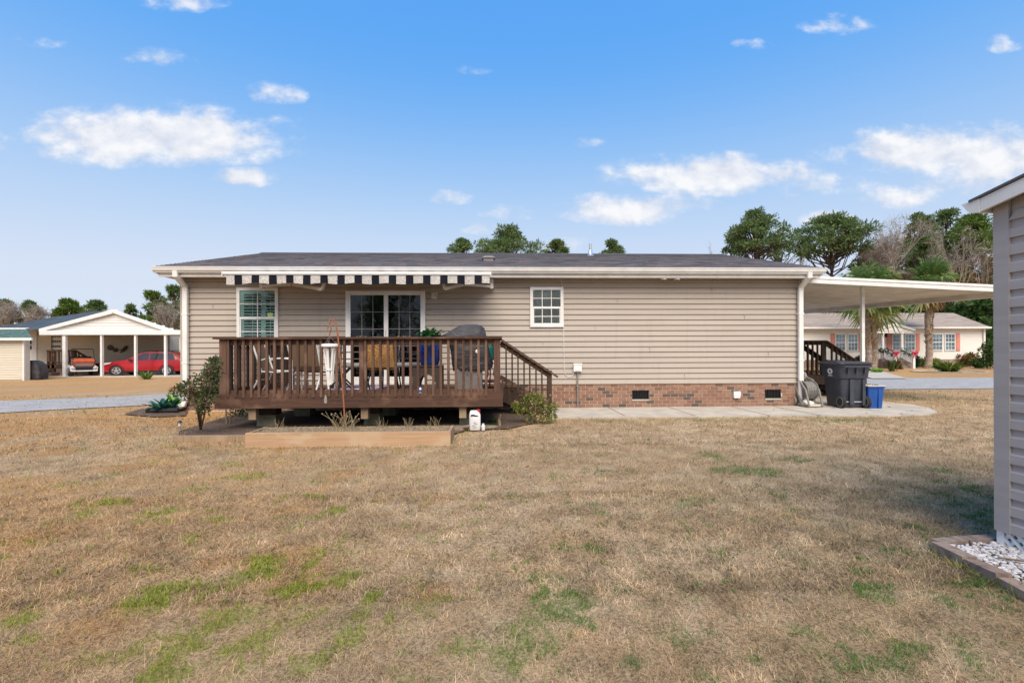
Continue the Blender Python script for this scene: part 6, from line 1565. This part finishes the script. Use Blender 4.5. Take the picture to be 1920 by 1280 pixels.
for (pa, pb) in ((1566.5, 1583), (1589.5, 1606.5), (1673, 1690), (1696.5, 1713.5), (1748, 1765), (1771.5, 1788.5)):
    xa, xb = ax(pa, YR2, 640), ax(pb, YR2, 640)
    mb = MB(); mb.box(xa, xb, YR2-.04, YR2-.018, z0, z1); wn = part('window', mb, M['nglass'], rh)
    mb = MB(); t_ = .06
    for (p, q_, s, u) in ((xa-t_, xa, z0-t_, z1+t_), (xb, xb+t_, z0-t_, z1+t_), (xa, xb, z1, z1+t_), (xa, xb, z0-t_, z0)): mb.box(p, q_, YR2-.07, YR2-.016, s, u)
    for i in (1, 2): xx = xa+(xb-xa)*i/3; mb.box(xx-.011, xx+.011, YR2-.055, YR2-.041, z0, z1)
    for i in (1, 2, 3): zz = z0+(z1-z0)*i/4; h_ = .03 if i == 2 else .011; mb.box(xa, xb, YR2-.058, YR2-.0412, zz-h_, zz+h_)
    part('window_frame', mb, M['white'], wn)
for (pa, pb) in ((1557, 1564.5), (1609, 1617.5), (1662, 1670.5), (1716, 1723.5), (1739, 1745), (1791.5, 1799)):
    xa, xb = ax(pa, YR2, 640), ax(pb, YR2, 640); mb = MB(); mb.box(xa, xb, YR2-.05, YR2-.016, z0-.08, z1+.08)
    for (s, u) in ((z0, (z0+z1)/2-.06), ((z0+z1)/2+.06, z1)): mb.box(xa+.05, xb-.05, YR2-.06, YR2-.0505, s, u)
    part('shutter', mb, M['coral'], rh)
mb = MB(); xa, xb = ax(1642, YR2, 640), ax(1650, YR2, 640); zp_ = az(671, YR2-.6, 1660); mb.box(xa, xb, YR2-.05, YR2-.016, zp_, z1+.12); part('door', mb, M['white'], rh)
mb = MB(); mb.box(ax(1638.5, YR2, 640), xa, YR2-.05, YR2-.016, zp_, z1+.12); part('storm_door', mb, M['dark'], rh)
# porch
yp = YR2-1.3; pa_, pb_ = ax(1639, yp, 640), ax(1707, yp, 640); zpt_ = az(617, yp, 1670)
mb = MB(); ap = at(1678, 604.5, yp); ea = at(1640, 615.5, yp); eb = at(1716, 616.5, yp)
mb.add([(ea.x, yp, ea.z), (ap.x, yp, ap.z), (eb.x, yp, eb.z), (eb.x, YR2+3, eb.z), (ap.x, YR2+3, ap.z), (ea.x, YR2+3, ea.z)], [(0, 1, 4, 5), (1, 2, 3, 4)], .5); part('porch_roof', mb, M['tanroof'], rh)
mb = MB(); mb.prism([(ea.x, ea.z-.16), (ea.x, ea.z-.01), (ap.x, ap.z-.01), (eb.x, eb.z-.01), (eb.x, eb.z-.16), (ap.x, ap.z-.2)], 'y', yp-.04, yp); mb.prism([(ea.x+.3, ea.z-.17), (ap.x, ap.z-.19), (eb.x-.3, eb.z-.17)], 'y', yp+.02, yp+.05); mb.box(ea.x+.1, eb.x-.1, yp+.05, yp+.2, ea.z-.32, ea.z-.165); part('porch_gable', mb, M['white'], rh)
for px in (1655.5, 1691.5): mb = MB(); x = ax(px, yp+.1, 640); mb.lathe([(.13, zp_), (.13, zp_+.12), (.09, zp_+.14), (.08, ea.z-.4), (.12, ea.z-.36), (.12, ea.z-.3)], (x, yp+.12, 0), 14); part('porch_column', mb, M['white'], rh)
mb = MB(); mb.box(ax(1640, yp, 670), ax(1694, yp, 670), yp, YR2-.03, 0, zp_); part('porch_base', mb, M['edging'], rh)
mb = MB(); xs0_, xs1_ = ax(1664, yp-.7, 680), ax(1702, yp-.7, 680)
for k in range(5): mb.box(xs0_-.0+.04*k, xs1_+.0+.05*k, yp-.28*(k+1), yp-.28*k, 0, zp_-.14*(k+1)+.08)
part('porch_steps', mb, M['edging'], rh)
def railing(p, q, n):
    mb = MB(); mb.bar((p[0], p[1], p[2]), (q[0], q[1], q[2]), .08, .07); mb.bar((p[0], p[1], p[2]-.62), (q[0], q[1], q[2]-.62), .06, .06)
    for i in range(1, n): t_ = i/n; x, y, z = (p[j]+(q[j]-p[j])*t_ for j in range(3)); mb.box(x-.025, x+.025, y-.025, y+.025, z-.62, z)
    part('porch_railing', mb, M['white'], rh)
zrp = az(655.5, yp, 1670); ys_ = yp-1.45; zs_ = az(664, ys_, 1700)
R0 = (ax(1640, yp, 660), yp+.03, zrp); R1 = (ax(1660.5, yp, 660), yp+.03, zrp); R2 = (ax(1677.5, ys_, 664), ys_, zs_)
R3 = (ax(1692, yp, 660), yp+.03, zrp); R4 = (ax(1712.5, ys_, 664), ys_, zs_)
railing(R0, R1, 7); railing(R1, R2, 9); railing(R3, R4, 9)
mb = MB(); mb.bar((ax(1660, YR2-.1, 658), YR2-.08, zrp), (ax(1692, YR2-.1, 658), YR2-.08, zrp), .06, .06)
for P in (R2, R4): mb = MB(); mb.box(P[0]-.07, P[0]+.07, P[1]-.07, P[1]+.07, 0, P[2]+.12); part('newel_post', mb, M['white'], rh)
for nm, (P, Q), lab in (('garland', (R0, R2), 'evergreen garland with red bow on the left porch railing'), ('garland', (R3, R4), 'evergreen garland with red bow on the right porch railing')):
    mb = MB(); g_ = thing('garland', lab, 'garland', Q)
    pts_ = [R0, R1, R2] if P == R0 else [R3, R4]
    for i in range(len(pts_)-1):
        for k in range(9):
            t_ = (k+.5)/9; c_ = [pts_[i][j]+(pts_[i+1][j]-pts_[i][j])*t_ for j in range(3)]; c_[2] += .04-.14*math.sin(pi*((t_*2) % 1)); c_[1] -= .06
            clump(mb, c_, (.14, .1, .08), 26, .14, .04)
    part('greenery', mb, M['garland'], g_)
    mb = MB(); 
    for s in (-1, 1): mb.ball((Q[0]+s*.12, Q[1]-.12, Q[2]+.12), (.13, .06, .09), 8, 6); mb.bar((Q[0], Q[1]-.12, Q[2]+.1), (Q[0]+s*.1, Q[1]-.12, Q[2]-.25), .05, .02)
    part('bow', mb, mat('red bow', (.55, .02, .06)), g_)
mb = MB(); x = ax(1661, YR2-.1, 630); mb.lathe([(.05, -.12), (.09, -.1), (.10, .08), (.04, .16)], (x, YR2-.12, az(629, YR2, 1661)), 10); part('porch_lantern', mb, M['blackmetal'], rh)
# ------------------------------------------------------------------ TREES
def pine(label, px, top, wpx, bot, Y, leaf='pine', n=46, per=120, seed=1, lean=0, trunks=1, group=None, name='pine_tree', L=.42, W=.12, tight=1.0):
    rg = random.Random(seed); c = at(px, 658, Y); top -= 5; zt, zb = az(top, Y, px), az(bot, Y, px); hw = wpx*Y/F/2
    g0 = float(gz(c.x, Y)); r = thing(name, label, 'tree', (c.x+lean, Y, g0), group=group)
    tr = MB(); cr = MB()
    top_p = Vector((c.x, Y, zt-.5)); base = Vector((c.x+lean, Y, g0-.1))
    def tp(t): return base.lerp(top_p, t)+Vector((math.sin(t*4+seed)*.25, math.cos(t*3+seed)*.2, 0))*(t*(1-t)*3)
    h = zt-g0; r0 = .16+h*.008
    tr.tube([tp(i/9) for i in range(10)], [r0*(1-.82*i/9) for i in range(10)], 8)
    for i in range(n):
        u = rg.random()**.8; z = zb+(zt-zb)*(1-u*.97) if i > 4 else zt-.4*rg.random()*(zt-zb)*.3
        tt = (z-zb)/(zt-zb); prof = (1-abs(2*tt-.75)**2.2*.55) if tt < .9 else .55
        prof = max(.15, min(1, prof*(1.05-.65*max(0, tt-.55)/.45)))
        a = rg.random()*2*pi; lob = max(.5, min(1.12, .82+.24*math.sin(2*a+seed*1.7)+.2*math.sin(3*a+z*.9+seed)+rg.gauss(0, .07))); q = hw*prof*lob*(.35+.65*rg.random()**.5)
        p = Vector((c.x+q*math.cos(a), Y+q*.8*math.sin(a), z))
        s = hw*rg.uniform(.10, .23)*tight
        clump(cr, p, (s*1.15, s*1.1, s*.62), int(per*rg.uniform(.6, 1.25)), L, W, .0, 1, .35, .55)
        ts = max(.25, min(.97, (z-1.0-rg.random()*.1*h-g0)/h)); q0 = tp(ts); md = q0.lerp(p, .55)+Vector((rg.gauss(0, .2), rg.gauss(0, .2), -.15*hw*rg.random()))
        tr.tube([q0, md, p], [r0*.38*(1-ts*.5), r0*.22, .03], 5)
    part('trunk', tr, M['bark'], r); part('crown', cr, M[leaf], r); return r
def bare(label, px, top, wpx, Y, seed=1, m='twig', depth=5, twigs=500, group=None, low=.3, fork=3, thick=1.0, tl=.8, tw=.028):
    rg = random.Random(seed); c = at(px, 658, Y); g0 = float(gz(c.x, Y)); zt = az(top, Y, px); h = zt-g0; hw = wpx*Y/F/2
    r = thing('bare_tree', label, 'tree', (c.x, Y, g0), group=group); tr = MB(); br = MB(); ends = []
    def grow(p, d, ln, rd, k, mb):
        q = p+d*ln*.5+Vector((rg.gauss(0, .04), rg.gauss(0, .04), 0))*ln; e = p+d*ln+Vector((rg.gauss(0, .07), rg.gauss(0, .07), .03))*ln
        mb.tube([p, q, e], [rd, rd*.85, rd*.68], 5 if k > 2 else 4, cap=False)
        if k == 0: ends.append((e, d)); return
        for i in range(fork if k > 1 else 2):
            dd = (d+Vector((rg.gauss(0, .42)*hw/h*2.6, rg.gauss(0, .42)*hw/h*2.6, rg.gauss(.10, .16)))).normalized()
            grow(e if i < 2 else q.lerp(e, .4), dd, ln*rg.uniform(.62, .88), rd*rg.uniform(.55, .7), k-1, br)
    l0 = h*low; grow(Vector((c.x, Y, g0-.1)), Vector((rg.gauss(0, .05), 0, 1)).normalized(), l0, (.07+h*.009)*thick, depth, tr)
    # rescale to the wanted height
    V = np.array(tr.v+br.v); s = h/(V[:, 2].max()-g0); ext = max(abs(V[:, 0]-c.x).max(), .1); sxy = min(1.6, hw/ext) if ext > hw else 1
    def fix(P): P = np.array(P, float); P[:, 2] = g0+(P[:, 2]-g0)*s; P[:, :2] = np.array((c.x, Y))+(P[:, :2]-np.array((c.x, Y)))*sxy; return P
    tr.v = [tuple(x) for x in fix(tr.v)]; br.v = [tuple(x) for x in fix(br.v)]
    if twigs:
        E = fix([e for e, d in ends]); idx = NP.integers(0, len(E), twigs); D = rdirs(twigs, .35)
        br.quads(leafquads(E[idx]-D*.15, D, tl*(.5+NP.random(twigs)), tw), NP.random(twigs))
    part('trunk', tr, M['greybark'] if m == 'twig' else M[m], r); part('branches', br, M[m], r); return r
def bushtree(label, px, top, wpx, bot, Y, leaf, n=40, per=110, seed=1, name='tree', L=.34, W=.2, group=None, cat='tree', trunkmat='bark'):
    rg = random.Random(seed); c = at(px, 658, Y); g0 = float(gz(c.x, Y)); zt, zb = az(top, Y, px), max(az(bot, Y, px), g0+.1); hw = wpx*Y/F/2
    r = thing(name, label, cat, (c.x, Y, g0), group=group); tr, cr = MB(), MB(); base = Vector((c.x, Y, g0-.05)); h = zt-zb
    tr.tube([base, base.lerp(Vector((c.x, Y, zt)), .5), Vector((c.x, Y, zt-.15*h))], [.05+.012*h, .04+.006*h, .02], 7)
    for i in range(n):
        a = rg.random()*2*pi; t = rg.random(); q = hw*math.sqrt(max(.05, 1-(2*t-.85)**2*.85))*rg.random()**.45
        p = Vector((c.x+q*math.cos(a), Y+q*.7*math.sin(a), zb+h*(.08+.86*t))); s = min(hw, h)*rg.uniform(.2, .36)
        lo = rg.uniform(0, .45); clump(cr, p, (s, s, s*.75), int(per*rg.uniform(.5, 1.3)), L, W, lo, lo+.55, .2, .4)
        tr.tube([base.lerp(Vector((c.x, Y, zt)), .2+.5*t), p], [.03+.004*h, .012], 4)
    part('trunk', tr, M[trunkmat], r); part('crown', cr, M[leaf], r); return r
# pines seen over the roof of the house
pine('small pine crown peeking over the roof ridge, left of the wide pine', 870, 457, 74, 500, 62, n=40, seed=3)
pine('wide pine crown rising over the middle of the roof ridge', 952, 433, 132, 520, 60, n=90, per=120, seed=8)
pine('low round pine crown just above the roof ridge, right of the wide pine', 1045, 460, 56, 500, 63, n=34, seed=12)
pine('thin pine crown above the ridge right of the roof vent pipe', 1148, 459, 62, 505, 61, n=36, per=90, seed=14)
# right hand group
pine('tall rounded pine standing above the right end of the roof', 1418, 403, 128, 478, 56, n=80, per=110, seed=21, tight=.85)
pine('small low pine tuft left below the tall rounded pine', 1372, 455, 46, 480, 60, n=12, per=80, seed=22)
pine('broad spreading pine between the roof end and the grey bare tree', 1556, 411, 175, 480, 54, n=95, per=115, seed=25, lean=.3, tight=.85)
pine('lower pine branches at the left of the broad spreading pine', 1462, 462, 80, 490, 62, n=22, per=80, seed=27)
pine('slim dark pine behind the grey bare tree', 1728, 408, 90, 500, 62, n=46, seed=31)
pine('bright yellow green pine at the far right beside the shed eave', 1822, 410, 120, 480, 58, leaf='pineyellow', n=60, seed=33)
pine('dark pine with high crown behind the pale bare trees', 1775, 400, 110, 500, 64, n=52, seed=34)
pine('short yellow green pine above the right palm', 1742, 452, 62, 510, 50, leaf='pineyellow', n=36, seed=36)
pine('small green pine below the grey bare tree, left of the twin palm', 1625, 470, 60, 520, 58, n=26, seed=38)
bare('dense grey bare tree between the broad pine and the slim dark pine', 1668, 415, 150, 52, seed=41, depth=6, twigs=6500, low=.18, tl=1.1, tw=.022)
bare('leafless bushy tree left of the dense grey one', 1640, 440, 70, 56, seed=42, depth=5, twigs=1200, m='twigdark')
bare('tall pale bare tree with forked white trunk', 1782, 420, 80, 46, seed=43, depth=5, twigs=500, low=.36, thick=.8)
bare('slim pale bare tree left of the forked white trunk', 1752, 428, 50, 47, seed=44, depth=5, twigs=400, low=.38, thick=.7)
bare('pale bare tree close to the shed corner post', 1848, 442, 70, 45, seed=46, depth=5, twigs=500, low=.30, thick=.8)
bare('bare tree with brown twigs behind the right palm', 1800, 470, 110, 54, seed=47, depth=6, twigs=2200, m='twigdark', low=.2)
bare('brown leafless thicket tree behind the tan roof', 1720, 470, 100, 56, seed=48, depth=6, twigs=2000, m='twigdark', low=.2)
bare('thin bare sapling tip above the roof end', 1334, 455, 24, 58, seed=49, depth=4, twigs=60)
bare('bare twiggy tree between the tall pine and the broad pine', 1500, 470, 60, 60, seed=50, depth=5, twigs=300, m='twigdark')
for i, (px, top, w, bot, Y, lf, lab) in enumerate(((1700, 520, 130, 668, 50, 'autumn', 'rusty autumn tree behind the tan roof, left of the right palm'), (1790, 500, 130, 670, 52, 'autumn', 'orange brown autumn tree behind the ridge of the white house'), (1850, 520, 100, 680, 48, 'autumn', 'autumn tree at the gable end of the white house'),
        (1835, 560, 70, 690, 44, 'broad', 'green bush tree against the right end of the white house'), (1640, 520, 120, 668, 54, 'broad', 'green tree behind the twin palm'), (1580, 540, 120, 668, 58, 'autumn', 'brown leaved tree low behind the carport'), (1760, 540, 90, 670, 47, 'broad', 'green tree low behind the ridge of the white house'), (1890, 480, 120, 690, 56, 'autumn', 'tall autumn tree half hidden by the shed'))):
    bushtree(lab, px, top, w, bot, Y, lf, n=46, per=120, seed=60+i, L=.5, W=.24)
for i, (px, top, w, Y, lf, lab) in enumerate(((1845, 428, 90, 68, 'autumn', 'tall brown woodland tree behind the pale bare trees by the shed'), (1795, 446, 90, 70, 'broad', 'tall green woodland tree behind the forked white trunk'), (1700, 440, 110, 70, 'autumn', 'tall brown woodland tree right of the dense grey bare tree'), (1655, 462, 90, 72, 'broad', 'green woodland tree low behind the dense grey bare tree'))):
    bushtree(lab, px, top, w, 640, Y, lf, n=60, per=90, seed=110+i, L=.6, W=.26)
mbw = MB()
for i in range(260):
    x = RNG.uniform(24, 90); y = RNG.uniform(66, 80); s = RNG.uniform(.8, 2.0); clump(mbw, (x, y, RNG.uniform(.3, 5.5)), (s, s, s), 60, .7, .35, RNG.uniform(0, .4), RNG.uniform(.5, 1))
solo('woods', mbw, M['autumn'], 'far brown and green woodland beyond the white house', 'woods', kind='stuff')
mbw = MB()
for i in range(240):
    x = RNG.uniform(-115, -22); y = RNG.uniform(78, 95); s = RNG.uniform(1, 2.4); clump(mbw, (x, y, RNG.uniform(.3, 6.5)), (s, s, s), 55, .8, .4, RNG.uniform(0, .4), RNG.uniform(.5, 1))
solo('woods', mbw, M['autumn'], 'far woodland behind the left neighbour house', 'woods', kind='stuff')
# left group behind the neighbour
bare('grey twiggy tree at the left edge behind the cream shed', 18, 568, 70, 60, seed=71, depth=6, twigs=2600, low=.22)
bare('grey twiggy tree right of the left edge one', 78, 573, 56, 58, seed=72, depth=6, twigs=2200, low=.22)
bare('pale branching bare tree close to the house corner', 320, 562, 50, 44, seed=73, depth=6, twigs=700, low=.28, thick=.8)
bare('leaning bare trunk behind the parked red car', 338, 600, 40, 40, seed=74, depth=5, twigs=300, low=.3)
pine('olive pine crown at the far left edge', 8, 572, 50, 606, 66, n=30, seed=75)
pine('dark pine with sparse crown behind the grey twiggy trees', 55, 574, 54, 606, 68, n=30, seed=79)
pine('green pine crown above the left slope of the neighbour roof', 128, 571, 62, 602, 60, leaf='pineyellow', n=34, seed=76)
pine('dark pine crown left of the neighbour gable peak', 178, 573, 60, 606, 64, n=34, seed=77)
pine('small dark pine right of the neighbour gable peak', 245, 580, 34, 612, 62, n=18, seed=78)
pine('bright green pine above the right rake of the neighbour gable', 288, 556, 66, 612, 54, leaf='pineyellow', n=44, seed=80)
pine('tall dark pine beside the house corner', 326, 546, 58, 615, 58, n=44, seed=81)
bushtree('brown green understorey tree behind the neighbour gable end', 310, 596, 66, 680, 50, 'autumn', n=34, per=100, seed=82, L=.45, W=.2)
# the trees across the lawn behind the viewer, mirrored in the glass door
proto = pine('tall pine behind the lawn, out of the photograph', 960, 300, 300, 560, 24, n=40, per=90, seed=90, group='pines behind the lawn')
proto.location = (-4, -40, 0)
for i, (x, y) in enumerate(((5.5, -43), (-14, -44), (-22, -39), (13, -46), (-9.5, -50), (23, -42), (0, -52), (-31, -47), (-18, -54), (9, -55))): dup(proto, (x, y, 0), rotz=i*.9)
# ------------------------------------------------------------------ PALMS
def fan(mb, c, az_, el, L, nseg=18, fr=.75, r=None):
    r = RNG.random()*.8 if r is None else r
    d = Vector((math.cos(az_)*math.cos(el), math.sin(az_)*math.cos(el), math.sin(el))); s = Vector((-math.sin(az_), math.cos(az_), 0)); n = s.cross(d)*-1
    h = Vector(c)+d*L*.5; rr = L*fr
    mb.quad(Vector(c)-s*.02, Vector(c)+s*.02, h+s*.015, h-s*.015, r)
    for k in range(nseg):
        t = (k/(nseg-1)-.5)*2; a = t*rad(104); dd = d*math.cos(a)+s*math.sin(a)+n*(.30*abs(t))+Vector((RNG.gauss(0, .06), RNG.gauss(0, .06), RNG.gauss(0, .06))); dd.normalize()
        l_ = rr*(1-.25*abs(t))*RNG.uniform(.85, 1.1); m_ = h+dd*l_*.6; e = m_+dd*l_*.35+Vector((0, 0, -1))*l_*RNG.uniform(.15, .38)
        w = s*math.cos(a)*.036*L-d*math.sin(a)*.036*L; rk = min(1, max(0, r+RNG.uniform(-.12, .2)))
        mb.quad(h-w*.3, h+w*.3, m_+w, m_-w, rk); mb.add((m_-w, m_+w, e), ((0, 1, 2),), rk)
def palm(label, base, top, rt, L, n, skirt=0, boots=False, seed=1, crown=True):
    RNG.seed(seed); r = thing('palm_tree', label, 'tree', (base[0], base[1], float(gz(base[0], base[1]))))
    b_, t_ = Vector(base), Vector(top); mb = MB(); k = 26
    mb.tube([b_.lerp(t_, i/k)+Vector((.06*math.sin(i*.3), 0, 0)) for i in range(k+1)], [rt*(1.35 if i == 0 else 1.12 if i < 3 else 1)*(1+.09*(i % 2))*(1 if i < k*.6 else 1.1) for i in range(k+1)], 12)
    part('trunk', mb, M['palmbark'], r)
    if boots:
        mb = MB()
        for i in range(150):
            tt = RNG.uniform(.30, 1); a = RNG.random()*2*pi; p = b_.lerp(t_, tt); d = Vector((math.cos(a), math.sin(a), 0)); s = Vector((-d.y, d.x, 0))
            q = p+d*rt*.95; e = q+d*.10+Vector((0, 0, .2)); mb.quad(q-s*.06, q+s*.06, e+s*.025, e-s*.025); mb.quad(q-s*.06+Vector((0, 0, .03)), e-s*.025, e+s*.025, q+s*.06+Vector((0, 0, .03)))
        part('frond_bases', mb, M['boots'], r)
    mb = MB()
    for i in range(n):
        u = (i+.5)/n; el = rad(82)-rad(128)*u**1.0+RNG.gauss(0, .12); fan(mb, t_+Vector((0, 0, .25*(1-u))), i*2.4+RNG.gauss(0, .25), el, L*RNG.uniform(.8, 1.1), r=RNG.uniform(.1, .8) if el > 0 else RNG.uniform(.35, 1))
    part('crown', mb, M['palmleaf'], r)
    if skirt:
        mb = MB()
        for i in range(skirt): fan(mb, t_-Vector((0, 0, .15)), RNG.random()*6.28, rad(RNG.uniform(-78, -45)), L*.72, nseg=10, fr=.6)
        part('dead_fronds', mb, M['deadleaf'], r)
    return r
Yp = 28.5
palm('taller trunk of the twin palm with a wide green crown behind the carport post', tuple(gp(1627, 697)-Vector((0, 0, 0)))[:2]+(0,), tuple(at(1629, 562, gp(1627, 697).y)), .15, 2.0, 38, boots=True, seed=5)
b1 = gp(1637, 692); palm('shorter leaning trunk of the twin palm, nearer the porch', (b1.x, b1.y, 0), tuple(at(1642, 572, b1.y)), .165, 1.8, 28, boots=True, seed=6)
b1 = gp(1740, 690); palm('single palm with brown frond skirt in front of the white house', (b1.x, b1.y, 0), tuple(at(1744, 541, b1.y)), .19, 1.85, 28, skirt=26, boots=True, seed=7)
RNG.seed(77)
# ------------------------------------------------------------------ planting in front of the white house
def clumpplant(label, px, py, w, h, leaf, blade=False, n=60, cat='shrub', L=.2, W=.07, name='shrub'):
    c = gp(px, py); k = c.y/F; mb = MB(); g0 = float(gz(c.x, c.y))
    if blade:
        for i in range(n): strapleaf(mb, (c.x+RNG.gauss(0, w*k*.12), c.y+RNG.gauss(0, w*k*.12), g0), RNG.random()*6.28, w*k*RNG.uniform(.35, .6), h*k*RNG.uniform(.7, 1.2), RNG.uniform(.1, .7), W, 4)
    else:
        for i in range(16): clump(mb, (c.x+RNG.gauss(0, w*k*.22), c.y+RNG.gauss(0, w*k*.15), g0+h*k*RNG.uniform(.15, .85)), (w*k*.2, w*k*.2, h*k*.2), n, L, W)
    return solo(name, mb, M[leaf], label, cat)
clumpplant('big spiky green cycad on the lawn right of the single palm', 1778, 697, 48, 22, 'pineyellow', True, 150, L=.3, W=.10, name='cycad')
clumpplant('red leaved shrub at the foot of the porch steps', 1672, 696, 22, 24, 'nandina', True, 50, W=.07)
clumpplant('small dark red round shrub right of the spiky red one', 1682, 692, 12, 13, 'nandina', n=40)
clumpplant('low golden grass mound beside the concrete drive', 1645, 699, 22, 10, 'lime', True, 120, W=.05, name='grass_mound')
clumpplant('yellow green shrub left of the single palm base', 1727, 688, 22, 16, 'rose', n=50)
clumpplant('yellow shrub right of the single palm base', 1753, 688, 18, 14, 'rose', n=40)
clumpplant('dark rounded shrub right of the porch steps', 1716, 690, 12, 24, 'darkshrub', n=50)
clumpplant('tan and green shrub by the right house corner', 1818, 688, 20, 26, 'autumn', n=50)
clumpplant('low green shrub at the right downspout of the white house', 1834, 690, 18, 16, 'broad', n=50)
clumpplant('dark shrub behind the side steps', 1611, 690, 14, 22, 'darkshrub', n=50)
clumpplant('tall green hedge shrub at the right end of the white house', 1858, 692, 26, 60, 'broad', n=90)
clumpplant('spiky yellow green sago palm on the lawn in front of the red car', 273, 706, 26, 16, 'pineyellow', True, 40, W=.07, name='sago_palm')
mb = MB(); c = gp(1778, 697.5); mb.lathe([(1.6, .0), (1.62, .05), (1.5, .06), (1.48, .0)], (c.x, c.y, 0), 28, cap=False); solo('edging_ring', mb, M['concrete'], 'pale stone ring edging round the spiky cycad bed', 'edging')
bpy.context.view_layer.update()
